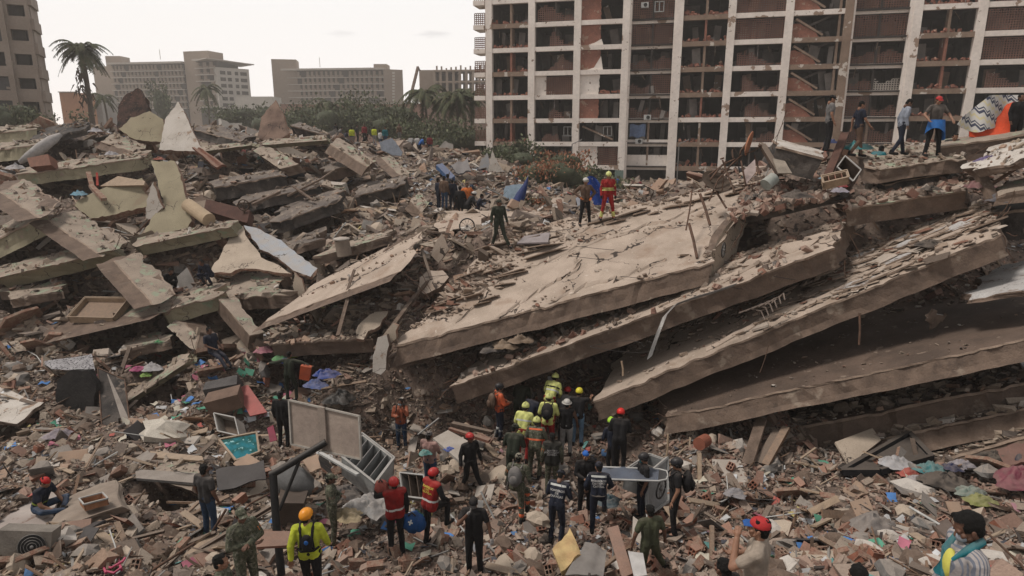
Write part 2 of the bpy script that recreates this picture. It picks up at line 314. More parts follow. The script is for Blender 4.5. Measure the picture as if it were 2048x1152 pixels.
# the tilted pancake stack
slab('broad pale tilted floor slab, the large cracked one two helmeted rescuers stand on', [(786,692,19.6),(1412,526,18.9),(1535,352,24.6),(1010,468,24.6)], .72, jag=.12, key='A')
slab('narrow broken floor layer jutting out under the low end of the broad cracked slab', [(776,716,19.9),(918,672,19.9),(1010,610,22.5),(830,660,22.5)], .45, m_dark, key=None)
slab('long tilted floor slab right beneath the broad cracked one, its tip above the orange-shirted rescuer', [(905,772,19.3),(1668,494,17.8),(1704,430,20.4),(1010,672,22.6)], .62, jag=.1, key='B')
slab('long floor slab strewn with broken tiles, its low end by the yellow hard hat', [(1178,806,18.7),(2012,463,16.8),(1962,398,19.6),(1260,690,22.0)], .58, jag=.1, key='C')
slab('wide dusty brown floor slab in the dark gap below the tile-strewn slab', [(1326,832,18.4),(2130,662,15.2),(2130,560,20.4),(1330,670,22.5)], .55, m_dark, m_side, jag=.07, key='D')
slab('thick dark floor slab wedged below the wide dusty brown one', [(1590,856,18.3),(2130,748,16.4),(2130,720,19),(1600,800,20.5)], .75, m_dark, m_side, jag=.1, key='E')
slab('low dark slab edge half buried above the black framed panel', [(1640,905,17.6),(2120,800,15.9),(2130,770,18),(1660,850,19.5)], .6, m_dark, m_side, jag=.15, key='E2')
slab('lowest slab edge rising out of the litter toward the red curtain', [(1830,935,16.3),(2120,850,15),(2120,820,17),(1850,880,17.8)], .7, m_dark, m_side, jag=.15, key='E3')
slab('charred black sided slab piled with bricks above the tyre wheel', [(1457,440,20.0),(1668,393,19.8),(1690,360,22),(1500,372,22.3)], .62, m_ltop, m_char, jag=.1, key='J')
slab('slab with a torn strip of white plaster on its edge below the hollow brick', [(1690,418,19.3),(1938,379,18.9),(1930,352,21),(1740,372,21.4)], .6, m_ltop, m_side, jag=.08, key='K')
slab('flat roof slab the four standing men walk on, black underneath', [(1752,341,19.9),(1927,315,19.7),(1945,283,22.6),(1700,292,22.9)], .42, m_ltop, m_side, jag=.1, key='L')
slab('black slab packed under the flat roof slab of the standing men', [(1760,368,20.3),(1915,343,20.1),(1915,330,22),(1770,345,22)], .5, m_char, m_char, jag=.1)  # black slab filling the band below the roof slab
slab('pale topped black slab beside the tilted orange dish', [(1552,290,20.6),(1648,314,20.2),(1640,300,22.2),(1548,276,22.4)], .75, m_white, m_char, jag=.05, key='M')
slab('dark parapet slab beneath the orange tarp', [(1880,292,20.4),(2100,262,19.6),(2100,250,20.8),(1890,279,21.4)], .55, m_ltop, m_dark, jag=.06)
slab('pale mottled slab lying between the orange tarp and the bent metal frame', [(1930,345,18.2),(2110,300,17),(2110,262,19.6),(1985,290,20.2)], .3, m_white, m_side, jag=.15, key='N')
slab('grey plaster lump of slab at the edge above the blue-black clothes', [(2000,388,17.6),(2110,370,16.8),(2110,346,18.4),(2010,362,19)], .35, m_ltop, m_side, jag=.15)
slab('black sooty slab edge under the blue-black clothes', [(1985,425,18.5),(2110,412,17.4),(2110,396,19),(1985,405,20)], .9, m_char, m_char, jag=.1)
slab('tiled grey bathroom floor slab hanging in the gap under the tile-strewn slab', [(1925,596,16.9),(2100,570,15.9),(2110,505,18.2),(1975,540,19.2)], .2, m_tile, m_side, jag=.25, key='T')
slab('thin grey tile plate hanging over the wide dusty brown slab', [(1842,640,17.4),(1858,622,17.5),(1902,628,18.1),(1866,655,17.9)], .05, m_tile, m_side, jag=.2)
slab('tilted beam-edged slab propped over the dark hollow beside the cracked white plate', [(533,642,22.8),(806,540,21.8),(852,458,25.2),(640,560,25.8)], .6, m_top, m_side, jag=.1, key='G')
slab('low slab edge running under the propped slab toward the shattered wall piece', [(532,690,22.2),(745,676,21.6),(760,650,23.5),(545,672,24)], .55, m_dark, m_side, jag=.1, key='H')
slab('curved pale slab behind the striding man in dark green', [(868,462,27),(1122,452,26.6),(1110,420,29),(880,427,29.4)], .45, m_top, m_side, jag=.2, sag=.18, key='I')
slab('pale roof beam lying near the blue flowered sheet', [(1100,402,30),(1150,432,29),(1172,420,30),(1118,390,31)], .45, m_top, m_side, jag=.08)
# the collapsed heap by the palm side
H = [
('green edged beam below the rolled mattress', [(35,348,33.5),(285,316,33.8),(300,300,36),(60,330,36)], .62, m_ltop, m_green, .1, 'a'),
('green edged beam end beneath the pale upper beam by the tower', [(-30,302,38),(82,288,37.5),(90,276,40),(-30,288,40)], .75, m_ltop, m_green, .1, 'b'),
('pale upper beam end at the tower foot', [(-30,268,42),(72,258,41.5),(80,248,44),(-30,256,44)], .65, m_ltop, m_green, .1, 'b2'),
('chunky slab block with green stained top sliding down by the charcoal hole', [(2,384,28.5),(78,434,26.5),(124,404,28),(48,358,30.5)], .75, m_ltop, m_side, .1, 'c'),
('green faced beam pointing up beside the chunky slab block', [(-20,482,28),(92,428,27.5),(80,412,29.5),(-20,462,30)], .85, m_ltop, m_green, .1, 'd'),
('cracked diagonal slab leading down from the green faced beam', [(100,440,27.5),(205,512,25.6),(252,482,27),(150,420,29)], .7, m_ltop, m_side, .14, 'e'),
('long green mottled beam spanning the dark room above the wooden crate', [(-20,560,26.2),(222,500,25.6),(212,484,27.6),(-20,535,28.4)], .8, m_ltop, m_green, .12, 'f'),
('thick diagonal beam with a green mottled top beside the crouching pair', [(230,522,25.2),(312,610,23.4),(360,588,24.2),(278,508,26.2)], .66, m_ltop, m_side, .07, 'g'),
('cracked green beam under the jagged upright green wall', [(262,494,27),(466,452,27.2),(470,440,28.6),(268,476,28.6)], .55, m_ltop, m_green, .1, 'h'),
('rounded thick front slab carrying the wooden crate', [(134,668,23.4),(326,624,23.6),(318,588,26),(120,620,26)], .62, m_ltop, m_side, .25, 'i'),
('slab edge joining the crate slab to the leaning post', [(322,622,23.7),(440,588,24),(430,570,25.6),(318,600,25.4)], .6, m_ltop, m_green, .15, 'j'),
('leaning concrete post beside the propped slab', [(438,598,24),(500,672,22.6),(530,664,23),(462,590,24.4)], .6, m_ltop, m_side, .06, 'k'),
('short green topped block the man in navy leans on', [(330,652,23.4),(385,700,22.2),(404,668,23),(352,640,24)], .7, m_ltop, m_side, .08, 'l'),
('narrow green stained beam rising out of the colourful litter', [(250,806,21),(376,724,21.6),(366,706,22.6),(245,785,22)], .45, m_ltop, m_green, .15, 'm'),
('charcoal slab lying across the upper heap near the tower', [(60,282,40),(176,256,40),(172,238,43),(66,262,43)], .4, m_char, m_char, .12, 'n'),
('pale slab tipped below the charred wall fragment', [(200,282,37.5),(268,304,36),(298,292,38),(228,268,39.5)], .5, m_ltop, m_side, .14, 'o'),
('straight green beam below the pale triangular wall', [(398,304,37),(504,290,37),(500,284,38.5),(398,292,38.5)], .65, m_ltop, m_green, .08, 'p'),
('straight green beam below the brown pointed wall', [(525,290,37),(656,280,38),(650,270,40),(525,280,39)], .55, m_ltop, m_green, .08, 'q'),
('green topped slab slipping toward the brick nook', [(505,300,36.5),(560,338,34),(598,328,34.5),(532,290,37.5)], .6, m_ltop, m_side, .06, 'r'),
('green topped slab slipping toward the crowd of onlookers', [(660,288,37),(735,333,34),(752,322,34.5),(678,276,38.5)], .6, m_ltop, m_side, .06, 's'),
('dusty slab behind the pale triangular wall', [(385,258,41),(478,282,39.5),(512,272,41),(420,248,43)], .5, m_ltop, m_char, .12, 't'),
('sooty slab with a pale top behind the brown pointed wall', [(580,250,46),(650,270,44),(658,266,46),(600,245,48)], .9, m_ltop, m_char, .06, 'u'),
('slim pale slab running down beside the blue sheet metal', [(763,315,40),(803,352,37),(822,346,37.5),(780,310,41)], .5, m_ltop, m_side, .06, 'v'),
('smoke blackened beam over the dark mouth behind the valley workers', [(708,392,33),(812,366,33.6),(808,352,35),(712,372,34.6)], .6, m_ltop, m_char, .12, 'w'),
('brown slab crumpled below the smoke blackened ones', [(640,345,36),(736,322,36.6),(740,312,38),(650,328,38)], .6, m_ltop, m_dark, .2, 'x'),
('charred floor edge sweeping across the middle of the heap', [(552,446,29.6),(686,398,31),(676,378,33),(556,414,32.5)], .55, m_ltop, m_char, .2, 'y'),
('charred beam below the slatted chair frame', [(420,376,33),(574,348,33.6),(566,336,35),(424,360,35)], .7, m_ltop, m_char, .15, 'z'),
('long blackened slab below the charred chair beam', [(470,408,31.6),(640,372,32.8),(632,358,34.5),(480,390,34)], .5, m_ltop, m_char, .15, 'aa'),
('pale slab strip in the middle of the heap above the wheel rim', [(640,366,34.4),(684,384,33.4),(690,376,34.4),(652,356,35.6)], .4, m_ltop, m_side, .1, 'ab'),
('upright concrete stub over the sooty hollow', [(818,400,32),(846,424,30.8),(858,404,31.6),(838,384,33)], .5, m_ltop, m_side, .08, 'ac'),
('thin slab lying across the brick spill above the crate', [(10,600,25.2),(130,580,25.4),(128,560,26.8),(10,575,27)], .35, m_ltop, m_side, .2, 'ad'),
('pale plaster board sliding down near the black mesh', [(-30,836,19.4),(36,848,19),(84,806,20),(-20,765,21.4)], .12, m_white, m_side, .06, 'ae'),
('dusty slab block behind the seated man on the mattress', [(300,955,16.4),(392,985,15.6),(410,930,17),(330,900,17.8)], .3, m_ltop, m_side, .1, 'af'),
('short slab lying under the leg of the tall black post', [(250,700,22.8),(330,680,23),(326,664,24),(252,680,24)], .35, m_ltop, m_side, .15, 'ag'),
('crumpled slab below the cracked white wall plate', [(430,596,24.8),(556,590,24.4),(580,545,26.4),(430,560,26.6)], .55, m_ltop, m_side, .35, 'ah'),
('tilted grey slab above the dim hollow of the charred floor edge', [(560,500,28),(640,478,28.6),(640,460,30),(566,480,30)], .35, m_ltop, m_side, .3, 'ai'),
('flat slab between the barrel lid and the propped slab', [(640,512,27.2),(760,478,27.6),(770,462,29),(660,490,29)], .35, m_ltop, m_side, .3, 'aj'),
]
m_dtop = mat('smoke_dusted_screed', (.20, .16, .13), (.12, .098, .085), sc_=1.5, bs=18, amt=.6, bump=.6, spots=((4, .6, .66, (.30, .25, .2)),))
for l, c4, th, tp, sd_, jg, key in H: slab(l, c4, th, m_dtop if key in ('z', 'aa', 'w', 'y', 't', 'u', 'x', 'ai') else tp, sd_, jag=jg, key='h' + key)

# upright broken wall fragments: an outline with a real thickness
def wall_piece(label, pts, d, th, face, edge_, name='broken_wall_piece', cat='wall fragment', lean=0, sub=True, dd=None):
    """pts: outline pixels at about depth d (dd: depth change per pixel across x)"""
    out = []
    n = len(pts)
    base = max(p[1] for p in pts)
    for i in range(n):
        a, b = pts[i], pts[(i + 1) % n]; k = max(1, int(math.dist(a[:2], b[:2]) / (220 / d)))
        for j in range(k):
            t = j / k; px, py = a[0] * (1 - t) + b[0] * t, a[1] * (1 - t) + b[1] * t
            if j or True:
                px += random.uniform(-1, 1) * 45 / d; py += random.uniform(-1, 1) * 45 / d
            dl = d + (px - pts[0][0]) * (dd or 0) + (base - py) * lean
            out.append(P(px, py, dl))
    c = sum(out, Vector()) / len(out); nrm = Vector()
    for i in range(len(out)): nrm += (out[i] - c).cross(out[(i + 1) % len(out)] - c)
    nrm.normalize()
    if nrm.dot(Vector((0, 0, CZ)) - c) < 0: nrm = -nrm
    mb = MB(); m = len(out)
    back = [p - nrm * (th + random.uniform(-.3, .3) * th) for p in out]
    mid = [(p + q) / 2 + (p - c) * random.uniform(-.03, .05) for p, q in zip(out, back)]
    mb.add(out, [tuple(range(m))], 0); mb.add(back, [tuple(range(m))[::-1]], 1)
    mb.add(out + mid + back, [(k * m + i, k * m + (i + 1) % m, (k + 1) * m + (i + 1) % m, (k + 1) * m + i) for k in range(2) for i in range(m)], 1)
    o = one(mb, name, [face, edge_], label, cat); o['kind'] = 'thing'; return o
m_pitch = mat('burnt_black_mesh', (.018, .016, .015), (.03, .026, .024), sc_=3, bs=14, amt=.7, bump=1.0)
m_brk = mat('broken_brick_edge', (.25, .13, .09), (.32, .23, .17), sc_=7, bs=30, amt=.6, bump=.8)
m_gwall = crackmat('olive_wall_paint', (.31, .265, .18), (.26, .22, .15), cs=.7, spots=((1.2, .6, .63, (.24, .19, .13)),), amt=.3)
m_soot = mat('soot_crusted_plaster', (.075, .04, .03), (.02, .014, .012), sc_=2.5, bs=12, amt=.8, bump=1.0, spots=((6, .6, .66, (.16, .09, .06)),))
m_brown = crackmat('smoke_stained_plaster', (.25, .17, .13), (.12, .08, .065), cs=.6, amt=.4)
m_bluep = crackmat('pale_blue_plaster', (.36, .33, .305), (.33, .34, .36), cs=1.1, amt=.3, sc_=2.2)
m_cream = crackmat('cream_plaster', (.42, .34, .265), (.36, .29, .225), cs=1.0, amt=.3)
wall_piece('soot blackened pointed wall fragment rising above the olive one', [(233,262),(236,215),(250,190),(276,175),(290,195),(298,225),(262,238),(240,262)], 39.5, .45, m_soot, m_soot, lean=.01)
wall_piece('olive painted wall fragment leaning under the soot black point', [(238,258),(262,236),(300,222),(326,238),(331,268),(325,284),(290,282),(262,276)], 38.6, .4, m_gwall, m_brk, lean=.01)
wall_piece('pale triangular wall fragment with a raw brick edge', [(318,300),(330,240),(357,203),(372,230),(388,268),(402,296),(396,302)], 38, .35, m_white, m_brk, lean=.015)
wall_piece('brown pointed wall fragment standing alone near the hotel with one tower', [(516,270),(522,235),(551,200),(566,228),(577,268),(560,280),(524,280)], 41, .45, m_brown, m_brk, lean=.01)
wall_piece('jagged upright olive wall with a slot in it above the green beam', [(302,322),(350,322),(360,350),(372,395),(384,440),(374,458),(290,476),(288,462),(306,432),(324,412),(330,414),(312,352)], 28.6, .4, m_gwall, m_brk, lean=.012)
wall_piece('wide cracked olive wall fragment lying under the torn tabletop', [(148,410),(160,398),(208,376),(284,356),(292,366),(284,378),(296,392),(294,414),(180,438)], 29.4, .35, m_gwall, m_brk, lean=.012)
wall_piece('pale grey wall sliver behind the jagged olive wall', [(294,400),(306,362),(318,400),(326,414),(300,440),(290,436)], 29.2, .2, m_white, m_brk)
wall_piece('cream cracked wall plate next to the crouching pair', [(420,544),(436,518),(462,472),(484,452),(492,470),(512,500),(524,516),(556,528),(584,548),(556,544),(480,536),(462,545)], 25.6, .14, m_cream, m_brk, lean=.03)
wall_piece('bluish plaster plate leaning behind the cream cracked one', [(488,450),(512,455),(556,476),(596,508),(634,536),(622,552),(586,542),(548,510),(520,498),(500,468)], 26.0, .14, m_bluep, m_brk, lean=.03)
wall_piece('thin white plaster shard standing against the ground floor of the ruined block', [(955,345),(962,320),(975,306),(982,342)], 52, .2, m_bluep, m_brk)
wall_piece('tall ragged end face of the broad cracked slab behind the pipe stubs', [(1412,530),(1436,478),(1466,436),(1528,362),(1552,350),(1540,380),(1500,432),(1474,492),(1464,556),(1446,598),(1430,580)], 19.0, .25, m_cream, m_side, dd=.042)
wall_piece('narrow pointed white wall shard before the ruined apartment block', [(976,344),(984,300),(996,326),(1010,344)], 51, .3, m_white, m_brk)
wall_piece('light blue board standing in the debris of the valley', [(1004,406),(1010,372),(1046,368),(1052,380),(1044,402)], 36, .06, paint('light_blue_board', (.33, .42, .5)), m_side, name='board', cat='board')
wall_piece('grey blue corrugated roof sheet behind the slim pale slab', [(762,300),(758,284),(785,276),(806,305),(803,312),(785,310)], 44, .05, paint('grey_blue_sheet', (.25, .27, .31)), m_side, name='metal_sheet', cat='sheet')
wall_piece('white painted shard hanging at the foot of the broad cracked slab', [(744,742),(746,712),(756,676),(772,668),(778,690),(770,740),(760,748)], 19.2, .35, m_white, m_side, lean=.0)
wall_piece('block of broken wall above the white painted shard', [(760,694),(764,672),(784,648),(796,650),(790,676),(772,700)], 19.6, .4, m_cream, m_brk)
wall_piece('pale plaster plate behind the snapped vertical beam', [(714,676),(714,652),(748,622),(778,624),(760,650),(738,664),(726,680)], 21.4, .12, m_cream, m_brk, lean=.02)
wall_piece('thin brown leaning wall slab end below the propped slab', [(862,512),(868,490),(884,468),(898,500),(878,526)], 24.0, .2, m_top, m_side)
wall_piece('brown pointed plate over the hole of the propped slab', [(834,580),(840,556),(856,542),(886,540),(898,556),(880,574),(850,590)], 22.6, .25, m_top, m_side, lean=.02)
wall_piece('black sooty net of rubble hanging beside the metal bed frame', [(112,790),(116,762),(140,740),(176,742),(192,768),(188,830),(150,850),(120,838)], 20.2, .25, m_pitch, m_pitch, name='charred_mattress', cat='mattress')
wall_piece('light plaster piece lying under the broken brick parapet', [(590,545),(604,560),(612,590),(600,600),(586,580)], 25.2, .15, m_cream, m_brk)

m_mattr = mat('dirty_mattress', (.38, .325, .29), (.30, .25, .22), sc_=1.5, bs=6, amt=.35, spots=((3, .62, .66, (.2, .14, .11)),)); m_mattr2 = mat('brown_mattress_cover', (.27, .215, .17), (.21, .165, .13), sc_=2, bs=6, amt=.3)
slab('pale stained mattress lying flat in front of the seated man', [(-60,1086,13.35),(88,1080,13.35),(124,974,15.75),(10,976,16.1)], .2, m_mattr, m_mattr, jag=.03, name='mattress', cat='mattress', lip=False)
slab('brown mattress bent over the rubble under the pine drawer', [(94,1070,13.45),(246,1012,14.1),(226,962,15.65),(122,998,14.95)], .24, m_mattr2, m_mattr2, jag=.05, name='mattress', cat='mattress', sag=.06, lip=False)
# hollows under the fallen floors
def dig(pts, th, deep, ahead, power=1.0):
    """pts: near-left, near-right, far-right, far-left of a top face; lower the rubble below it and a little in front of it"""
    global ZZ
    a, b, c, d = [np.array(p) for p in pts]
    cx = (a + b + c + d) / 4
    f0 = ((a + b) / 2 - (c + d) / 2)[:2]; f0 = f0 / (np.linalg.norm(f0) + 1e-6); ux = (b - a)[:2]; lu = np.linalg.norm(ux); ux = ux / lu; vy = np.array([-ux[1], ux[0]]);
    if vy @ (c - b)[:2] < 0: vy = -vy
    rx = XX - a[0]; ry = YY - a[1]; u = (rx * ux[0] + ry * ux[1]) / lu; v = rx * vy[0] + ry * vy[1]; lv = max(abs(vy @ (c - b)[:2]), .6)
    zt = (a[2] * (1 - np.clip(u, 0, 1)) + b[2] * np.clip(u, 0, 1)) * (1 - np.clip(v / lv, 0, 1)) + (d[2] * (1 - np.clip(u, 0, 1)) + c[2] * np.clip(u, 0, 1)) * np.clip(v / lv, 0, 1)
    tgt = zt - th - deep
    wgt = np.clip((v + ahead) / .5, 0, 1) * np.clip((lv * .9 - v) / .8, 0, 1) * np.clip((u + .02) / .08, 0, 1) * np.clip((1.02 - u) / .08, 0, 1)
    low = np.minimum(ZZ, tgt); ZZ = ZZ * (1 - wgt) + low * wgt
for key, q, th in DIG:
    if key is None or key[0] != 'h': dig(q, th, .7, .0)
    else: dig(q, th, 1.6, .75)
FEET = [[-2.38,11.86,0.54],[-1.72,12.16,0.54],[-0.75,11.38,0.41],[-1.09,15.5,-0.24],[-2.1,15.13,-0.0],[-3.55,19.26,-0.86],[-6.64,17.42,0.14],[-7.42,20.41,0.29],[-7.63,21.69,0.06],[-9.9,20.49,1.42],[-11.76,24.77,3.31],[-13.57,24.9,2.9],[-10.55,13.0,0.8],[-6.42,12.29,0.62],[-4.27,9.14,1.57],[-4.14,8.09,1.49],[-3.29,9.3,1.44],[-3.93,12.71,0.17],[0.11,13.58,0.14],[1.02,15.12,-0.04],[0.98,12.8,0.13],[1.93,13.07,0.2],[1.81,14.58,-0.26],[3.07,13.82,0.07],[3.34,11.96,0.93],[2.59,10.78,0.58],[2.49,5.8,3.55],[3.46,4.37,4.51],[2.35,6.31,2.71],[3.74,6.12,2.76],[1.54,16.99,0.06],[1.88,17.17,0.28],[1.0,16.87,0.23],[1.11,17.91,0.48],[0.29,16.45,0.15],[0.61,15.69,0.06],[0.02,15.39,0.02],[-0.37,17.56,0.31],[1.55,18.16,-0.08],[2.91,16.2,-0.03],[2.84,16.62,-0.38],[0.22,18.42,0.13],[0.51,17.78,-0.07],[2.68,23.91,5.74],[3.46,23.57,5.98],[-0.46,23.12,5.06],[10.01,21.14,8.49],[11.04,21.3,8.31],[12.31,21.14,8.38],[13.17,20.85,8.35],[14.35,21.76,8.0],[16.01,21.26,8.53],[11.96,21.9,7.6],[-3.46,33.42,5.25],[-3.13,34.39,5.04],[-2.98,34.89,4.9],[-2.32,33.86,4.87],[-2.59,32.69,4.81],[-2.19,31.81,4.71],[-3.9,34.61,5.08],[-1.73,32.36,4.49],[-3.52,35.97,5.21],[-16.84,63.95,8.39],[-16.31,62.64,8.69],[-15.06,62.83,8.01],[-14.79,63.91,8.21],[-13.89,62.91,8.28],[-13.16,63.87,8.07],[-12.39,62.77,7.74],[-11.73,61.82,8.0],[-10.95,64.99,8.36],[-13.28,59.68,7.51],[-15.43,61.37,8.32],[-9.17,60.18,7.87],[-8.63,60.59,7.24],[-8.23,59.33,7.25],[-7.36,59.58,7.28],[9.94,61.79,3.53],[11.53,62.8,3.47],[12.21,62.22,3.23],[12.8,61.16,3.02],[-8.92,10.5,1.38]]
from mathutils.geometry import intersect_point_quad_2d
for fx, fy, fz in FEET:   # people stand on the rubble, so the rubble meets their feet
    r = np.sqrt((XX - fx) ** 2 + (YY - fy) ** 2); rc = np.sqrt((XX - fx) ** 2 + np.where(YY < fy, (YY - fy) * .45, (YY - fy) * 1.0) ** 2)
    k = np.clip((1.5 - rc) / .8, 0, 1); ZZ = ZZ * (1 - k) + np.minimum(ZZ, fz + .02 + np.clip(r - .4, 0, 9) * .12) * k
    if not any(intersect_point_quad_2d(Vector((fx, fy)), *[Vector((v.x, v.y)) for v in q]) for _, q, _ in DIG):
        k = np.clip((1.1 - r) / .7, 0, 1) * (fz - ZZ < 1.3); ZZ = ZZ * (1 - k) + np.maximum(ZZ, fz) * k
def gz(x, y):
    i = np.clip((np.asarray(x, float) - GX0) / GS, 0, len(gx) - 1.001); j = np.clip((np.asarray(y, float) - GY0) / GS, 0, len(gy) - 1.001)
    a = i.astype(int); b = j.astype(int); u = i - a; v = j - b
    return (ZZ[a, b] * (1 - u) + ZZ[a + 1, b] * u) * (1 - v) + (ZZ[a, b + 1] * (1 - u) + ZZ[a + 1, b + 1] * u) * v
def ground(x, y, dz=0): return Vector((x, y, float(gz(x, y)) + dz))
def hit(px, py, d0=6, d1=110):
    """first point of the rubble ground seen at a pixel"""
    d = d0
    while d < d1:
        p = P(px, py, d)
        if p.z < gz(p.x, p.y):
            lo, hi = d - .25, d
            for _ in range(8):
                m = (lo + hi) / 2; q = P(px, py, m)
                if q.z < gz(q.x, q.y): hi = m
                else: lo = m
            return P(px, py, hi)
        d += .25
    return P(px, py, d1)
m_ground = mat('rubble_dust', (.19, .135, .105), (.10, .073, .058), sc_=2.2, bs=9, amt=.7, bump=.8, spots=((5.0, .55, .62, (.04, .03, .026)), (3.3, .57, .66, (.24, .185, .145))))
nx, ny = XX.shape
me = bpy.data.meshes.new('terrain')
vs = np.stack([XX, YY, ZZ], -1).reshape(-1, 3)
me.vertices.add(len(vs)); me.vertices.foreach_set('co', vs.astype(np.float32).ravel())
ia = (np.arange(nx - 1)[:, None] * ny + np.arange(ny - 1)[None, :]).ravel()
fq = np.stack([ia, ia + ny, ia + ny + 1, ia + 1], 1).ravel()
me.loops.add(len(fq)); me.loops.foreach_set('vertex_index', fq.astype(np.int32))
me.polygons.add(len(fq) // 4); me.polygons.foreach_set('loop_start', np.arange(0, len(fq), 4, dtype=np.int32)); me.polygons.foreach_set('loop_total', np.full(len(fq) // 4, 4, dtype=np.int32))
me.update(); me.materials.append(m_ground); tag(link_mesh('terrain', me), kind='structure')
mb = MB(); mb.box((0, 212, -2.6), (880, 430, 1.0)); tag(mb.build('ground', mat('dry_earth', (.2, .16, .12), (.12, .11, .07), sc_=.05, coords='Object')), kind='structure')

# ---------------------------------------------------------------- loose rubble (numpy built meshes)
CUBE = np.array([[x, y, z] for x in (-.5, .5) for y in (-.5, .5) for z in (-.5, .5)])
CF = np.array(BOXF)
def rotm(a, b, c):
    ca, sa, cb, sb, cc, s_ = np.cos(a), np.sin(a), np.cos(b), np.sin(b), np.cos(c), np.sin(c); z = np.zeros_like(a); o = z + 1
    Rx = np.stack([o, z, z, z, ca, -sa, z, sa, ca], -1).reshape(-1, 3, 3); Ry = np.stack([cb, z, sb, z, o, z, -sb, z, cb], -1).reshape(-1, 3, 3); Rz = np.stack([cc, -s_, z, s_, cc, z, z, z, o], -1).reshape(-1, 3, 3)
    return Rz @ Ry @ Rx
def pieces(name, pos, size, Rm, m, jit=.16, kind='stuff', label=None, cat=None):
    n = len(pos); g = rng
    v = CUBE[None] + g.uniform(-jit, jit, (n, 8, 3)); cut = g.random(n) < .22
    v[cut, 3:4] *= .45; v[cut, 7:8] *= g.uniform(.4, .9, (int(cut.sum()), 1, 1)); c2 = g.random(n) < .3; v[c2, 1] *= .4; v[c2, 0] *= .8
    v = v * size[:, None, :]; v = np.einsum('nij,nkj->nki', Rm, v) + pos[:, None, :]
    v = v.reshape(-1, 3).astype(np.float32); f = (CF[None] + (np.arange(n) * 8)[:, None, None]).reshape(-1).astype(np.int32)
    me = bpy.data.meshes.new(name); me.vertices.add(len(v)); me.vertices.foreach_set('co', v.ravel()); me.loops.add(len(f)); me.loops.foreach_set('vertex_index', f)
    me.polygons.add(len(f) // 4); me.polygons.foreach_set('loop_start', np.arange(0, len(f), 4, dtype=np.int32)); me.polygons.foreach_set('loop_total', np.full(len(f) // 4, 4, dtype=np.int32)); me.polygons.foreach_set('use_smooth', np.zeros(len(f) // 4, dtype=bool)); me.update(); me.materials.append(m)
    return tag(link_mesh(name, me), label, cat, kind=kind)
def seen(x, y, z, marg=.12):
    zz = z - CZ; d = y * CP - zz * SP; v = y * SP + zz * CP; px = 1024 + x / d * F; py = 576 - v / d * F
    return (d > 2) & (px > -250) & (px < 2300) & (py < 1500)
def terrain_pts(dens, y0, y1, clump=.6, x0=-60, x1=60):
    A = (y1 - y0) * (x1 - x0); n = int(A * dens); x = rng.uniform(x0, x1, n); y = rng.uniform(y0, y1, n)
    k = rng.random(n) < (1 - clump) + clump * np.clip(.5 + 2.2 * vnoise(x, y, .7, 9), 0, 1); k &= np.abs(x) < y * .86 + 5
    x, y = x[k], y[k]; return x, y, gz(x, y)
BR = [((.25, .14, .105), 3), ((.30, .195, .15), 3), ((.33, .25, .20), 3), ((.165, .085, .062), 2), ((.215, .165, .13), 3), ((.37, .31, .26), 1), ((.09, .065, .052), 2), ((.15, .13, .115), 1.5)]
CB = [((.29, .225, .17), 4), ((.22, .17, .13), 3), ((.35, .285, .225), 2), ((.215, .125, .09), 1.3), ((.19, .15, .125), 2), ((.10, .08, .068), 1.2), ((.50, .45, .40), .5), ((.31, .20, .14), 1)]
m_br = mat('brick_fragments', (.3, .2, .1), isl=BR, bs=28, amt=.6, dust=.35, bump=.5, rough=.95)
m_cb = mat('concrete_fragments', (.3, .2, .1), isl=CB, bs=28, amt=.6, dust=.3, bump=.5, rough=.95)
def lay(x, y, z, smin, smax, flat=(.25, .7), tilt=.4, power=2.2, emb=.25):
    n = len(x); s = smin * (smax / smin) ** (rng.random(n) ** power); fl = rng.uniform(*flat, n)
    size = np.stack([s * rng.uniform(.8, 2.0, n), s * rng.uniform(.5, 1.1, n), s * fl], 1)
    Rm = rotm(rng.normal(0, tilt, n), rng.normal(0, tilt, n), rng.uniform(0, 6.28, n))
    return np.stack([x, y, z + size[:, 2] * emb + rng.uniform(0, .04, n)], 1), size, Rm
def split_side(x, y):   # the brick strewn side and the concrete side blend into each other
    t = np.clip((x + 4.5 + vnoise(x, y, .3, 4) * 6 - np.clip(y - 19, 0, 20) * .9) / 6, .08, .92); return rng.random(len(x)) < t
for nm, m_, want in (('brick_rubble', m_br, True), ('concrete_rubble', m_cb, False)):
    X, S, Q = [], [], []
    for (dens, y0, y1, a, b, fl, ti) in ((270, 8.5, 22, .028, .12, (.15, .6), .55), (14, 8, 24, .12, .36, (.12, .5), .5), (50, 22, 34, .05, .3, (.12, .5), .5), (6, 22, 36, .25, .8, (.1, .35), .5), (13, 34, 52, .10, .6, (.12, .4), .5), (3, 52, 80, .25, 1.2, (.15, .45), .4), (10, 2, 8.5, .06, .2, (.3, .7), .4)):
        x, y, z = terrain_pts(dens, y0, y1); k = split_side(x, y) == want; k &= ~((y > 21) & (x > 2.5) & (y < 24)) | (rng.random(len(x)) < .2)
        p, s_, q_ = lay(x[k], y[k], z[k], a, b, fl, ti); X.append(p); S.append(s_); Q.append(q_)
    pieces(nm, np.concatenate(X), np.concatenate(S), np.concatenate(Q), m_)
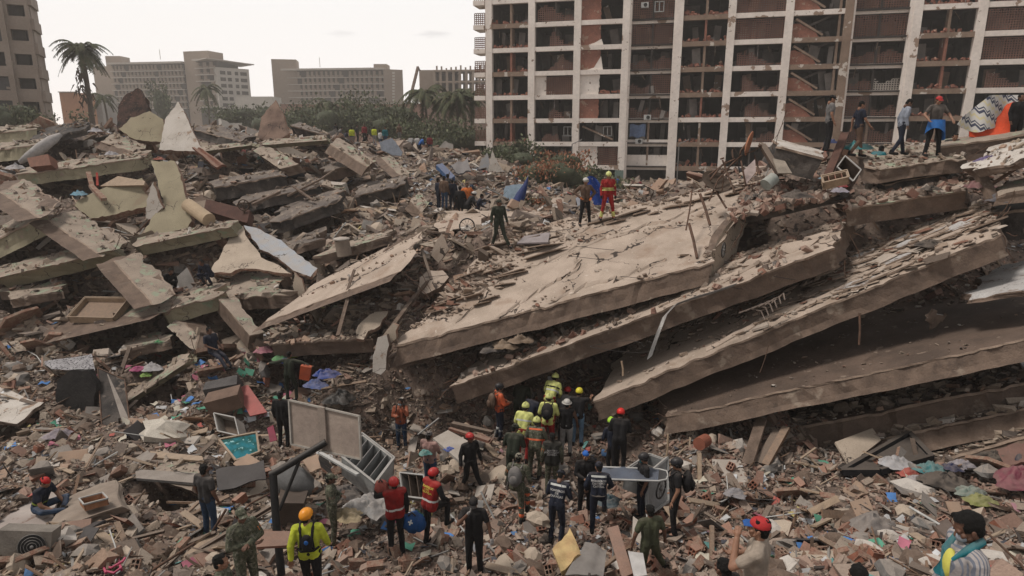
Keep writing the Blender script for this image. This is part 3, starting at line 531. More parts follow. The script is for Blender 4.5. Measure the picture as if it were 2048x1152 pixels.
# crumbs on the slabs, with the parts of a slab they cover
SB = {k: (pt, n, lu, lv) for k, pt, n, lu, lv in SLABS if k}
def on_slab(key, dens, a, b, fn=None, flat=(.15, .5), tilt=.25, power=2.0):
    pt, n, lu, lv = SB[key]; N_ = int(lu * lv * dens); U = rng.random(N_); V = rng.random(N_)
    if fn is not None:
        k = rng.random(N_) < fn(U, V); U, V = U[k], V[k]
    if len(U) == 0: return None
    c = [np.array(pt(*q)) for q in ((0, 0), (1, 0), (1, 1), (0, 1))]
    p = (c[0] * (1 - U[:, None]) + c[1] * U[:, None]) * (1 - V[:, None]) + (c[3] * (1 - U[:, None]) + c[2] * U[:, None]) * V[:, None]
    N0 = len(p); s = a * (b / a) ** (rng.random(N0) ** power); size = np.stack([s * rng.uniform(.7, 1.6, N0), s * rng.uniform(.5, 1., N0), s * rng.uniform(*flat, N0)], 1)
    q = np.array(Vector((0, 0, 1)).rotation_difference(n).to_matrix()); Rm = q[None] @ rotm(rng.normal(0, tilt, N0), rng.normal(0, tilt, N0), rng.uniform(0, 6.28, N0))
    p = p + np.array(n)[None] * (size[:, 2:3] * .4 + .02); return p, size, Rm
def clumps(U, V, s, seed, th=.0, g=3): return np.clip((vnoise(U * g, V * g, s, seed) - th) * 5, 0, 1)
def gather(name, m_, jobs, **k):
    J = [j for j in (on_slab(*a[0], **a[1]) for a in jobs) if j is not None]
    pieces(name, *[np.concatenate([j[i] for j in J]) for i in range(3)], m_, **k)
J = [(('A', 90, .03, .22, lambda U, V: np.maximum(np.clip((.30 - U - (V - .6) * -.25 + vnoise(U, V, 9, 3) * .25) * 6, 0, 1) * (V > .12), np.maximum(np.clip((V - .80 + vnoise(U, V, 7, 5) * .25) * 6, 0, 1) * .85, clumps(U, V, 5, 7, .30) * .5))), {}),
     (('A', 30, .1, .5, lambda U, V: np.clip((.24 - U + vnoise(U, V, 9, 3) * .25) * 6, 0, 1) * (V > .25)), dict(flat=(.12, .3))),
     (('A', 60, .03, .14, lambda U, V: np.exp(-((V - .62 - .12 * np.sin(U * 6) - (U - .5) * .25) / .022) ** 2)), {}),
     (('A', 60, .03, .13, lambda U, V: (U > .965) * 1.0), {}),
     (('B', 60, .04, .25, lambda U, V: np.maximum(clumps(U, V, 6, 2, -.05) * (U < .72), np.exp(-((U - .83) / .02) ** 2))), {}),
     (('B', 40, .04, .2, lambda U, V: (V > .7) * 1.0), {}),
     (('C', 40, .04, .2, lambda U, V: clumps(U, V, 5, 4, -.1) * np.clip(U * 1.6, 0, 1)), dict(tilt=.2, flat=(.2, .5))),
     (('C', 9, .2, .6, lambda U, V: np.clip((U - .35) * 3, 0, 1)), dict(flat=(.05, .12), tilt=.07)),
     (('C', 40, .05, .25, lambda U, V: (V > .75) * 1.0), {}),
     (('D', 14, .03, .12, lambda U, V: clumps(U, V, 6, 8, .1)), {}), (('D', 30, .05, .3, lambda U, V: (V > .8) * 1.0), {}),
     (('E', 40, .05, .35, None), {}), (('E2', 60, .05, .35, None), {}), (('E3', 50, .05, .3, None), {}),
     (('J', 60, .04, .2, None), dict(flat=(.2, .6), tilt=.5)),
     (('K', 60, .05, .25, lambda U, V: (V > .2) * 1.0), {}), (('L', 40, .04, .22, None), {}), (('N', 12, .05, .2, None), {}),
     (('G', 20, .04, .2, lambda U, V: np.exp(-((V - .45) / .08) ** 2) + (V > .85)), {}), (('H', 60, .04, .3, None), {}), (('I', 25, .05, .3, lambda U, V: (V > .4) * 1.), {})]
m_sf = mat('screed_fragments', (.3, .2, .1), isl=[((.36, .28, .22), 4), ((.30, .225, .17), 4), ((.24, .18, .14), 3), ((.42, .35, .29), 2), ((.22, .115, .08), 1.2), ((.12, .09, .07), 1)], bs=28, amt=.5, bump=.5, rough=.95)
gather('slab_top_rubble', m_sf, [j for j in J if j[0][0] in 'ABCJKL'])
gather('brick_pile_rubble', m_br, [(('J', 70, .12, .3, None), dict(flat=(.35, .6), tilt=.6, power=1.2)), (('K', 14, .12, .3, None), dict(flat=(.35, .6), tilt=.6, power=1.2)), (('B', 3, .12, .3, None), dict(flat=(.35, .6), tilt=.6, power=1.2))], jit=.06)
gather('dusty_slab_rubble', m_cb, [j for j in J if j[0][0] not in 'ABCJKL'] + [((k, 42, .04, .30, lambda U, V: clumps(U, V, 2, 3, .02)), dict(tilt=.45, flat=(.12, .4), power=2.6)) for k in SB if k[0] == 'h' and len(k) <= 3 and k not in ('hae', 'hk', 'hg')])
# ---------------------------------------------------------------- the ruined apartment block
m_fwhite = mat('chipped_white_paint', (.80, .72, .65), (.70, .62, .555), sc_=.35, bs=3, amt=.25, bump=.15, spots=((.42, .61, .62, (.30, .21, .155)), (1.4, .66, .67, (.25, .18, .135))))
m_ftan = mat('bare_mortar', (.27, .19, .14), (.21, .145, .105), sc_=.8, bs=4, amt=.4, spots=((.7, .6, .61, (.55, .49, .43)),))
m_fbrick = mat('bare_brick_wall', (.30, .125, .085), (.23, .10, .07), sc_=1.5, bs=9, amt=.6, bump=.6, spots=((1.2, .6, .62, (.33, .22, .16)),))
m_latt = mat('clay_lattice', (.19, .10, .075), (.14, .075, .058), sc_=1, bs=8, amt=.4)
m_lattw = mat('whitewashed_lattice', (.45, .4, .35), sc_=1, bs=8, amt=.3)
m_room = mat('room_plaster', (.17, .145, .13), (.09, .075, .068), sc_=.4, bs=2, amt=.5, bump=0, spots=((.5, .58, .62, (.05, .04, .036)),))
m_roomd = mat('painted_gloom', (.055, .047, .043), (.03, .026, .024), sc_=.5, bs=3, amt=.5, bump=0)  # near-black colour that paints in the gloom of unlit rooms
m_gpillar = paint('green_pillar', (.17, .23, .2)); m_acw = paint('appliance_white', (.5, .5, .48), rough=.45); m_black = paint('black_plastic', (.02, .02, .02), rough=.5, dust=.12)
m_metal = mat('grey_metal', (.22, .21, .2), rough=.5, metal=.4, dust=.2, amt=.3); m_rust = mat('rusty_steel', (.13, .07, .045), (.08, .05, .035), sc_=8, rough=.8, amt=.5)
PA = P(975, 188.6, 83); PB = P(1880, 183, 70); fd = Vector((PB.x - PA.x, PB.y - PA.y, 0)).normalized(); fn = Vector((-fd.y, fd.x, 0))   # fn points into the building
if fn.y < 0: fn = -fn
def fpx(px, py=188):   # distance along the facade of a pixel column
    v = P(px, py, 1) - Vector((0, 0, CZ)); o = Vector((0, 0, CZ)); t = (PA - o).dot(fn) / v.dot(fn); q = o + v * t; return (q - PA).dot(fd)
def FP(s, z, k=0): return Vector((PA.x, PA.y, 0)) + fd * s + fn * k + Vector((0, 0, z))
FM = Matrix((fd, fn, Vector((0, 0, 1)))).transposed()
cols = [fpx(x) for x in (978, 1062, 1152, 1247, 1351, 1453, 1565, 1681, 1815, 1941)]; cols += [cols[-1] + 7.6, cols[-1] + 15, cols[-1] + 22]
z0 = 5.3; FH = 2.85; levels = [z0 + FH * k for k in range(0, 10)]
root = thing('ruined_apartment_block', FP(0, 2), 'wrecked white apartment block with blown out rooms and clay lattice screens behind the tilted slabs', 'building')
def fbox(mb, s0, s1, za, zb, k0, k1, m=0, jit=0): mb.box(FP((s0 + s1) / 2, (za + zb) / 2, (k0 + k1) / 2), (abs(s1 - s0), abs(k1 - k0), abs(zb - za)), FM, m, jit)
DEP = 5.5
fr = MB(); smax = cols[-1]
KT = ['open', 'latt', 'brick', 'rec', 'open', 'latt', 'stair', 'rec', 'open', 'latt', 'brick', 'rec']
for i, s in enumerate(cols):     # columns
    tan = i in (7,)
    fbox(fr, s - .42, s + .42, 1.5, levels[-1] + 3, 0, .7, 1 if tan else 0)
colsb = MB()
for k, z in enumerate(levels):   # edge beams, bay by bay so that some are bare
    for i in range(len(cols) - 1):
        rec = 1.1 if KT[i] == 'rec' else .06
        bare = KT[i] in ('stair', 'open') and random.random() < .75 and k < 8
        fbox(fr, cols[i] + .42, cols[i + 1] - .42, z - .52, z + .02, rec + random.uniform(0, .02), rec + .6, 1 if bare else 0)
        if KT[i] == 'rec': fbox(fr, cols[i] + .42, cols[i] + .62, z - FH, z, .1, 1.1, 0); fbox(fr, cols[i + 1] - .62, cols[i + 1] - .42, z - FH, z, .1, 1.1, 0)
fr.build('concrete_frame', [m_fwhite, m_ftan], root)
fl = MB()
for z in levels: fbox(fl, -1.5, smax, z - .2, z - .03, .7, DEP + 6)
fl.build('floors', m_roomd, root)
bw = MB()
for k, z in enumerate([levels[0] - FH] + levels[:-1]):
    zt = z + FH - .2
    for i in range(len(cols) - 1):
        a, b = cols[i], cols[i + 1]
        fbox(bw, a, a + .15, z - .03, zt, .7, DEP + 2, 0)
        x = a + .15      # back wall with door holes, so rooms read as rooms
        while x < b:
            wd = random.uniform(.8, 2.2); x2 = min(b, x + wd)
            if not (k == 4 and i == 2 and x < b - 1.8): fbox(bw, x, x2, z - .03, zt - (random.choice((0, 0, .5))), DEP + 2 * random.random(), DEP + 2.2, random.choice((0, 1, 1)))
            x = x2 + random.choice((0, 0, .05, .7))
for k, z in enumerate(levels[:-1]):
    for i in range(len(cols) - 1):
        a, b = cols[i], cols[i + 1]
        for _ in range(3):
            x = random.uniform(a + .8, b - .8); y = random.uniform(1.2, 4.5); h = random.choice((.5, .9, 2.0, 2.2)); wd = random.uniform(.3, 1.2)
            bw.box(FP(x, z + h / 2, y), (wd, .1 + .5 * (h < 1), h), FM @ rot(random.gauss(0, 4), random.gauss(0, 7), random.uniform(-35, 35)), random.choice((0, 2, 2, 3)))
        if random.random() < .6: x = random.uniform(a + .6, b - .6); bw.box(FP(x, z + FH - 1.0, random.uniform(.5, 1.4)), (.05, .05, random.uniform(.6, 1.4)), FM @ rot(0, random.uniform(-40, 40), 0), 3)
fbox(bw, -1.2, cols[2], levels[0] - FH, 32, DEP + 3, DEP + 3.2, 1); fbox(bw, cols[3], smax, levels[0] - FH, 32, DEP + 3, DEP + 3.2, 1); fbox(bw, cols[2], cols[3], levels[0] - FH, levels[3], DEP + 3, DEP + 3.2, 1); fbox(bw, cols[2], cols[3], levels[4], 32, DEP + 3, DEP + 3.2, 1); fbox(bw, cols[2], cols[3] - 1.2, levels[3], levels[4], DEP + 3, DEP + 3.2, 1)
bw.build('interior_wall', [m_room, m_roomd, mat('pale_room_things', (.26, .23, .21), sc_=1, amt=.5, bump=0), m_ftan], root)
def lattice(mb, s0, s1, za, zb, k, top=None, mi=0):
    """clay breeze-block screen as real bars; top(u): ragged upper edge"""
    st = .24; n = int((s1 - s0) / st); m_ = int((zb - za) / st)
    for a in range(n + 1):
        h = m_ if top is None else max(0, min(m_, int(top(a / max(1, n)) * m_)))
        x = s0 + (s1 - s0) * a / n
        if h: fbox(mb, x - .045, x + .045, za, za + h * st, k, k + .1, mi)
        for b in range(h + 1):
            if a < n: fbox(mb, x + .045, x + (s1 - s0) / n - .045, za + b * st - .045, za + b * st + .045, k + .003, k + .097, mi)
nl = 0
rs = random.Random(5)
for k, z in enumerate([levels[0] - FH] + levels[:-1]):
    zt = z + FH - .52
    for i in range(len(cols) - 1):
        a, b = cols[i] + .42, cols[i + 1] - .42; t = KT[i]
        if k == 0: continue
        if t == 'latt':
            mb = MB(); full = k >= 8 or (k, i) in ((6, 5), (4, 1), (5, 9), (7, 5), (6, 9)); mid = (a + b) / 2
            if full: lattice(mb, a + (1.5 if i == 1 else .1), b, z, zt, .35)
            else:
                q = rs.random() * 6; amp = rs.choice((.25, .45, .6)); lattice(mb, a + .3 + rs.random() * 2, b, z, zt, .35, lambda u: amp + .3 * math.sin(u * 5 + q) + rs.uniform(-.08, .08))
            mb.build('lattice_screen', m_latt, root)
            if i == 1 and full: m2 = MB(); fbox(m2, a, a + 1.45, z, zt, .5, .65); m2.build('painted_panel', m_fwhite, root)
            if rs.random() < .5 and not full: m2 = MB(); fbox(m2, mid, mid + .12, z, zt, .5, 3, 0); fbox(m2, mid + .8, mid + 2, z, zt - .6, 3, 3.1, 0); m2.build('partition_wall', m_room, root)
        if t == 'rec':
            mid = (a + b) / 2
            for (s0, s1) in ((a + .2, mid - .12), (mid + .12, b - .2)):
                mb = MB()
                if k in (1, 2) and i == 3: fbox(mb, s0, s1, z, z + 1.0 * (k == 1) + .3, 1.1, 1.25); mb.build('parapet_panel', m_fwhite, root); continue
                h = 1.0 if k >= 6 else rs.choice((.45, .5, .6, 1.0)); q = rs.random() * 6
                lattice(mb, s0, s1, z, zt, 1.2, None if h == 1 else (lambda u, h=h, q=q: h + .12 * math.sin(u * 7 + q)))
                mb.build('lattice_screen', m_lattw if (i == 7 and k == 4 and s0 > mid) else m_latt, root)
            m2 = MB(); fbox(m2, mid - .12, mid + .12, z - .5, zt + .1, 1.15, 1.5, 0); m2.build('seam_pier', m_roomd if k > 2 else m_ftan, root)
            if (k, i) in ((8, 3), (7, 3), (3, 3), (5, 5), (2, 3)):
                c = FP(a + 1.6 + .9 * (k == 3), z + (1.5 if k > 4 else .1), .85)
                ac = MB(); ac.box(c, (.85, .35, .6), FM, 0); u = ac.build('wall_ac_unit', m_acw, root)
                fan = MB(); cc = c - fn * .18 + fd * .08; fan.tube([cc + fn * .02, cc - fn * .02], .22, 12, 0, False); fo = fan.build('fan_grille', m_black, None, root.location); fo.parent = u; fo.location = (0, 0, 0)
        if t == 'open':
            mb = MB(); mid = (a + b) / 2 + .1
            if k < 9: fbox(mb, mid - .12, mid + .14, z, zt, .2, .6 + 1.6 * rs.random(), 0, .02); mb.build('centre_pier', m_fbrick if rs.random() < .5 else m_ftan, root)
            if k >= 8:
                m2 = MB(); fbox(m2, a, a + 3.4, z, zt, .12, .3); m2.build('painted_panel', m_fwhite, root); m2 = MB(); lattice(m2, a + 3.5, b, z, zt, .2); m2.build('lattice_screen', m_latt, root)
            m2 = MB()
            for _ in range(26):
                x = rs.uniform(a, b); h = abs(rs.gauss(0, .28)); m2.box(FP(x, z + .05 + h * .5, rs.uniform(.15, 1.0)), (rs.uniform(.15, .4), .2, .12 + h * .5), FM @ rot(rs.uniform(-30, 30), rs.uniform(-40, 40), rs.uniform(0, 90)), 0)
            m2.build('brick_debris', m_fbrick, root)['kind'] = 'stuff'
        if t in ('brick', 'stair'):
            mb = MB(); wd = (b - a) * .48
            plas = (k in (4, 1, 9, 8)) and t == 'brick'
            if t == 'brick' and k != 2: # ragged brick or plastered panel on one side
                n = 10; poly = []
                for q in range(n + 1): poly.append(FP(a + wd + rs.uniform(-.12, .05), z + (zt - z) * q / n, .35))
                poly = [FP(a, z, .35)] + poly + [FP(a, zt, .35)]
                mb.prism(poly, fn * .2); mb.build('brick_infill', m_fwhite if plas else m_fbrick, root)
                if k in (6, 5): m2 = MB(); m2.prism([FP(a + .3, z - .1, .34), FP(a + wd + .4, z - .1, .34), FP(a + wd + .1, z + .7 + .9 * (k == 5), .34), FP(a + wd * .7, z + .3, .34)], fn * -.02 + fn * -.01); m2.build('paint_patch', m_fwhite, root)
                if k in (1, 9): m2 = MB(); lattice(m2, a + wd + .1, b, z, zt, .3); m2.build('lattice_screen', m_latt, root)
                if k == 4: m2 = MB(); [m2.box(FP(rs.uniform(a + wd, b), z + .1 + rs.random() * .35, .4), (.35, .2, .15), FM @ rot(0, rs.uniform(-20, 20), rs.uniform(-30, 30)), 0) for _ in range(18)]; m2.build('brick_debris', m_fbrick, root)['kind'] = 'stuff'
            elif t == 'stair' and k < 9:
                n = 7; poly = [FP(a, z, .4)] + [FP(a + (b - a) * (.1 + .42 * q / n), z + max(.2, 1.5 - 1.1 * (q / n) ** 1.5 + rs.uniform(-.12, .12)), .4) for q in range(n)] + [FP(a + (b - a) * .55, z, .4)]
                poly2 = [poly[0]] + poly[::-1][:-1]; mb.prism([FP(a, z, .4), FP(a + (b - a) * .55, z, .4)] + poly[1:-1][::-1] + [FP(a, z + 1.5, .4)], fn * .2); mb.build('brick_infill', m_fbrick, root)
                st = MB(); st.bar(FP(a + .3, z + 2.0, .6), FP(a + 3.2, z + .25, .8), .9, .22); st.build('stair_flight', m_ftan, root)
                st = MB(); st.bar(FP(a + 1.2, z + 1.2, 2.6), FP(a + 4.2, z + 2.5, 2.8), 1.1, .22); st.build('stair_flight', m_room, root)
                st = MB(); fbox(st, b - .55, b - .3, z, zt, .3, .6, 0, .03); st.build('centre_pier', m_ftan, root)
            elif t == 'stair': fbox(mb, a, b, z, zt, .15, .3); mb.build('painted_panel', m_fwhite, root)
            else: mb.bar(FP(a + .4, z + 1.9, .8), FP(a + 4.2, z + .3, .8), .8, .2); mb.build('stair_flight', m_ftan, root)
# ground floor pillars
for i, s in enumerate(cols[:-1]):
    if i in (3, 5, 2): mb = MB(); fbox(mb, s - .7, s + .35, 1.5, levels[0] - .55, -.06, .5); mb.build('green_pillar', m_gpillar, root)
# return side of the block with stacked lattice balconies
for k, z in enumerate([levels[0] - FH] + levels[:-1]):
    if k == 0: continue
    mb = MB(); fbox(mb, -1.9, -.42, z - .5, z + .05, .3, 3); mb.build('balcony_edge', m_fwhite, root)
    mb = MB(); lattice(mb, -1.75, -.42, z, z + FH - .5, .4, None if k in (8, 9) else (lambda u: .75)); mb.build('lattice_screen', m_latt, root)
# towels and chairs inside: a blue cloth and the white window frame that still hang there
mb = MB(); g = [[FP(fpx(1258 + 32 * u, 260), z0 + FH + 2.1 - v * 1.5 + .1 * math.sin(u * 9), .9 + .1 * math.sin(u * 14)) for v in (0, .5, 1)] for u in [i / 10 for i in range(11)]]; mb.sheet(g, 0, fn * .02); mb.build('hanging_cloth', paint('dull_blue_cloth', (.12, .17, .28)), root)
for (px, k) in ((1300, 7), (1205 + 1, 2), (1125, 2)):
    s = fpx(px); z = levels[k - 1] + .7; mb = MB()
    for (x0, x1, a, b) in ((0, 1, 0, .08), (0, 1, .92, 1), (0, .08, 0, 1), (.92, 1, 0, 1), (.46, .54, 0, 1)): fbox(mb, s + x0 * 1.1, s + x1 * 1.1, z + a * 1.2, z + b * 1.2, 1.05, 1.12)
    mb.build('window_frame', m_acw, root)

# ---------------------------------------------------------------- the leaning tower at the picture edge side
m_tw = mat('beige_tile_facade', (.30, .245, .205), (.25, .20, .165), sc_=.3, bs=5, amt=.3, bump=.1)
tc_ = P(104, 110, 84); tr = thing('beige_tower', (tc_.x, tc_.y, 2), 'beige tiled residential tower with torn window bands, the tall one by the palm', 'building')
tdx = Vector((.9, .45, 0)).normalized(); tn = Vector((-tdx.y, tdx.x, 0)); TM = Matrix((tdx, tn, Vector((0, 0, 1)))).transposed()
TB = Vector((tc_.x, tc_.y, 0)) - tdx * 4.4
def TP_(s, z, k=0): return TB + tdx * s + tn * k + Vector((0, 0, z))
def tbox(mb, s0, s1, za, zb, k0, k1, m=0, jit=0): mb.box(TP_((s0 + s1) / 2, (za + zb) / 2, (k0 + k1) / 2), (abs(s1 - s0), abs(k1 - k0), abs(zb - za)), TM, m, jit)
ww = MB(); inn = MB(); tbox(inn, -12, -.8, 0, 29, 1.3, 9); tbox(inn, -.8, 1.7, 0, 29, 1.6, 9)
for k in range(10):
    z = 1.5 + k * 2.95
    tbox(ww, -12, 0, z, z + 1.25, 0, .9, 0)          # spandrel
    tbox(ww, 0, 2.5, z - .1, z + 1.5, .7, 1.6, 0)
    for (a, b) in ((-12, -10.8), (-7.2, -6.6), (-4.4, -3.6), (-.6, 0), (0, .3), (2.1, 2.5)):
        if not (k in (4, 2) and a == -4.4): tbox(ww, a, b, z + 1.25, z + 2.95, .003 + (.7 if a >= 0 else 0), .8 + (.7 if a >= 0 else 0), 0)
    if k in (4, 5, 3, 2): # torn band: ragged rest of plaster
        for _ in range(14): x = random.uniform(-9, 0); ww.box(TP_(x, z + 1.5 + random.random() * .5, .4), (random.uniform(.3, 1.2), .5, random.uniform(.2, .9)), TM @ rot(0, random.uniform(-30, 30), 0), random.choice((0, 0, 1)))
ww.build('facade_wall', [m_tw, m_fbrick], tr); inn.build('painted_dark_interior', m_roomd, tr)  # solid boxes in the painted gloom colour stand in for unlit rooms
for k in range(10):
    for (a, b) in ((-10.5, -7.4), (-6.2, -4.2), (-3.0, -.5)):
        z = 1.5 + k * 2.95 + 1.25; f = MB(); tbox(f, a, b, z, z + 1.7, .95, 1.0, 0)
        if (k * 3 + int(a)) % 4: f.build('window_pane', mat('dusty_window_glass', (.07, .065, .065), rough=.25, amt=.4, bump=0, dust=0), tr)
rg = MB(); tbox(rg, 2.3, 2.6, 0, 29, 1.6, 7)
for k in range(10): z = 1.5 + k * 2.95; tbox(rg, 2.5, 2.9, z, z + 1.3, 1.0, 6)
rg.build('side_wall', m_tw, tr)

# ---------------------------------------------------------------- hotels, frame building, low walls, far off
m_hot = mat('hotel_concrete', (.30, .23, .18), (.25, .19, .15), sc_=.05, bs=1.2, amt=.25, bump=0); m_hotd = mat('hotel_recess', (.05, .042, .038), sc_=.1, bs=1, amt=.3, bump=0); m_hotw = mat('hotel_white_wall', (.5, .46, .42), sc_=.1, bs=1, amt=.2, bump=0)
m_hotl = mat('hotel_slab_edge', (.42, .37, .33), sc_=.1, bs=1, amt=.2, bump=0)
def wpt(px, py, d): return P(px, py, d)
def block(root, name, m, x0, x1, ytop, d, ddx=0, dep=14, zb=0, zoff=0):
    """a box standing on the ground whose front runs between two pixel columns; ddx: how much deeper its second end is"""
    a = P(x0, ytop, d); b = P(x1, ytop, d + ddx); z = a.z + zoff; a2 = Vector((a.x, a.y, zb)); b2 = Vector((b.x, b.y, zb)); u = (b2 - a2).normalized(); n = Vector((-u.y, u.x, 0)); 
    if n.y < 0: n = -n
    mb = MB(); mb.prism([a2, b2, b2 + n * dep, a2 + n * dep], (0, 0, z)); return mb.build(name, m, root), a2, b2, u, n, z
def hotel(root, x0, x1, ytop, d, ddx, rows, nwin, top_over=.6, rowz=None, dep=14):
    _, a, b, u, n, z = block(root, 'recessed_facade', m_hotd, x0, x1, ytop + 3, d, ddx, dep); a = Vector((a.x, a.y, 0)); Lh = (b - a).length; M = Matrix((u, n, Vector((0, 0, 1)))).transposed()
    rz = rowz or 3.3
    f = MB(); f.box(a + u * Lh / 2 + n * (dep / 2 - 1) + Vector((0, 0, z + .4)), (Lh + top_over, dep + 2.5, .8), M); f.build('roof', m_hotl, root)
    e = MB(); w_ = MB()
    for k in range(rows):
        zz = z - .3 - rz * (k + 1); e.box(a + u * Lh / 2 - n * .7 + Vector((0, 0, zz)), (Lh, 1.5, .35), M); 
        for i in range(nwin):
            s = Lh * (i + .5) / nwin
            if (i + k) % 9 == 4: continue
            w_.box(a + u * (s - Lh / nwin * .2) - n * .2 + Vector((0, 0, zz + rz / 2)), (Lh / nwin * .45, .5, rz - .3), M)
            w_.box(a + u * (s - Lh / nwin * .05) - n * .35 + Vector((0, 0, zz + rz * .22)), (Lh / nwin * .85, .3, rz * .3), M)
    e.build('balcony_slabs', m_hotl, root); w_.build('wall_bays', m_hot, root); return a, b, u, n, z, M
D1 = 300
ho = thing('hotel_building', P(300, 190, D1), 'long pale brown hotel with a square lift tower and white gabled end beyond the ruins', 'building')
hotel(ho, 222, 368, 127, D1, -6, 7, 20, rowz=2.75, dep=9)
block(ho, 'end_wall', m_hot, 185, 222, 133, D1 + 2, -2, 12); block(ho, 'stair_turret', m_hot, 210, 240, 112, D1 + 10, 0, 8); block(ho, 'lift_tower', m_hot, 366, 416, 103, D1 - 8, -3, 10)
hotel(ho, 392, 432, 120, D1 - 12, -3, 7, 3, rowz=2.75, dep=14); _, a, b, u, n, z = block(ho, 'white_gable_wall', m_hotw, 432, 497, 134, D1 - 16, 10, 12)
wm = MB(); M = Matrix((u, n, Vector((0, 0, 1)))).transposed(); Lh = (b - a).length
for k in range(6):
    for s, w2 in ((.18, .16), (.38, .12), (.6, .1), (.82, .2)): wm.box(a + u * Lh * s - n * .05 + Vector((0, 0, z - 2.2 - k * 2.75)), (Lh * w2, .2, 1.5), M)
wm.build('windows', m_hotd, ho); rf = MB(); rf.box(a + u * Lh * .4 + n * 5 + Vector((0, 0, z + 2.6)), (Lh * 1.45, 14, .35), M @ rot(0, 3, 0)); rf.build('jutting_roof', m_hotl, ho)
block(ho, 'low_annexe', m_hotw, 470, 545, 193, D1 - 40, 0, 10)
ms = MB(); p = P(321, 119, D1 + 8); ms.tube([p, p + Vector((0, 0, 4.5))], .12, 5); ms.build('roof_mast', m_hot, ho)
h2 = thing('hotel_building', P(670, 190, D1), 'long pale brown hotel with a tall plain end wall beside the construction crane', 'building')
hotel(h2, 566, 745, 139, D1, -5, 7, 19, rowz=2.9); block(h2, 'tall_end_wall', m_hot, 542, 592, 118, D1 - 4, 2, 10); hotel(h2, 745, 768, 137, D1 - 5, 0, 7, 2, rowz=2.9); block(h2, 'lift_tower', m_hot, 747, 773, 128, D1 - 2, 0, 8)
block(h2, 'side_block', m_hot, 767, 805, 138, D1 - 6, 4, 14); wm = MB()
for k in range(12): p = P(787, 146 + k * 6, D1 - 8); wm.box(p, (1.0, .4, .7))
wm.build('slot_windows', m_hotw, h2); ms = MB(); p = P(640, 135, D1 + 6); ms.tube([p, p + Vector((0, 0, 4.5))], .12, 5); ms.build('roof_mast', m_hot, h2)
cb = thing('unfinished_building', P(900, 190, 220), 'unfinished concrete frame building with open window squares behind the palms', 'building')
block(cb, 'solid_bay', m_hot, 838, 872, 140, 222, 0, 10); fb = MB(); a = P(868, 142, 220); b = P(985, 142, 218); a.z = b.z = 0; u = (b - a).normalized(); n = Vector((-u.y, u.x, 0)); M = Matrix((u, n, Vector((0, 0, 1)))).transposed(); Lh = (b - a).length; zt = P(868, 140, 220).z
for k in range(7): fb.box((a + b) / 2 + n * 4 + Vector((0, 0, zt - .3 - k * 3.6)), (Lh, 9, .55), M)
for i in range(10):
    for kk in (0, 8): fb.box(a + u * Lh * i / 9 + n * kk + Vector((0, 0, zt / 2)), (.8, .6, zt), M)
fb.build('concrete_frame', m_hot, cb); wl = MB()
for k in range(6):
    for i in range(9):
        if k == 0 and i < 3 or k == 1 and i < 3 or k > 2 or (k == 2 and i < 3): wl.box(a + u * Lh * (i + .5) / 9 + n * 7.6 + Vector((0, 0, zt - 2.1 - k * 3.6)), (Lh / 9, .3, 3.1), M)
        else: wl.box(a + u * Lh * (i + .5) / 9 + n * 7.6 + Vector((0, 0, zt - 3.3 - k * 3.6)), (Lh / 9, .3, .9), M)
wl.build('rear_wall', m_hotd, cb)
for i in range(13):
    pr = MB(); h = random.uniform(.8, 2.2); pr.box(a + u * (Lh * (i + .2) / 12) + n * 3 + Vector((0, 0, zt + h / 2)), (.5, .5, h), M); pr.build('stub_column', m_hot, cb)
cr_ = MB(); a = P(818, 206, 200); b = P(836, 134, 205); cr_.bar(a, b, .7); cr_.bar(b, b + Vector((.6, 0, -1.2)), .5); o = one(cr_, 'crane_boom', m_rust, 'grey telescopic crane boom slanting up beside the unfinished frame', 'crane')
for (nm, x0, x1, yt, d, c, lab) in (('brick_wall', 560, 850, 208, 210, (.34, .19, .14), 'long low orange brown wall below the hotel with the plain end'), ('brick_wall', 850, 975, 195, 190, (.27, .17, .13), 'brown perimeter wall behind the palms by the ruined block'), ('warehouse', 118, 152, 185, 180, (.42, .2, .11), 'low orange shed between the tower and the tall palm'), ('warehouse', 150, 200, 188, 190, (.33, .30, .28), 'low grey shed beside the orange one')):
    rt = thing(nm, P((x0 + x1) / 2, yt, d), lab, 'wall' if 'wall' in nm else 'shed'); _, a, b, u, n, z = block(rt, 'wall_panel', mat('far_' + str(x0), c, sc_=.1, bs=1, amt=.3, bump=0), x0, x1, yt, d, 0, .6 if 'wall' in nm else 8)
    M = Matrix((u, n, Vector((0, 0, 1)))).transposed(); cp = MB(); cp.box((a + b) / 2 + Vector((0, 0, z + .12)), ((b - a).length, 1, .24), M); cp.build('coping', m_hotl, rt)
for (x, d) in ((1142, 60), (1352, 61)):
    p = P(x, 395, d); mb = MB(); mb.tube([(p.x, p.y, 2.5), (p.x, p.y, 8.2)], .05, 6); mb.tube([(p.x, p.y, 8.2), (p.x + .9, p.y, 8.6)], .04, 6); one(mb, 'lamp_post', m_metal, 'thin grey lamp post before the ruined block ' + ('near the blue flowered sheet' if x == 1142 else 'near the green pillars'), 'lamp post')

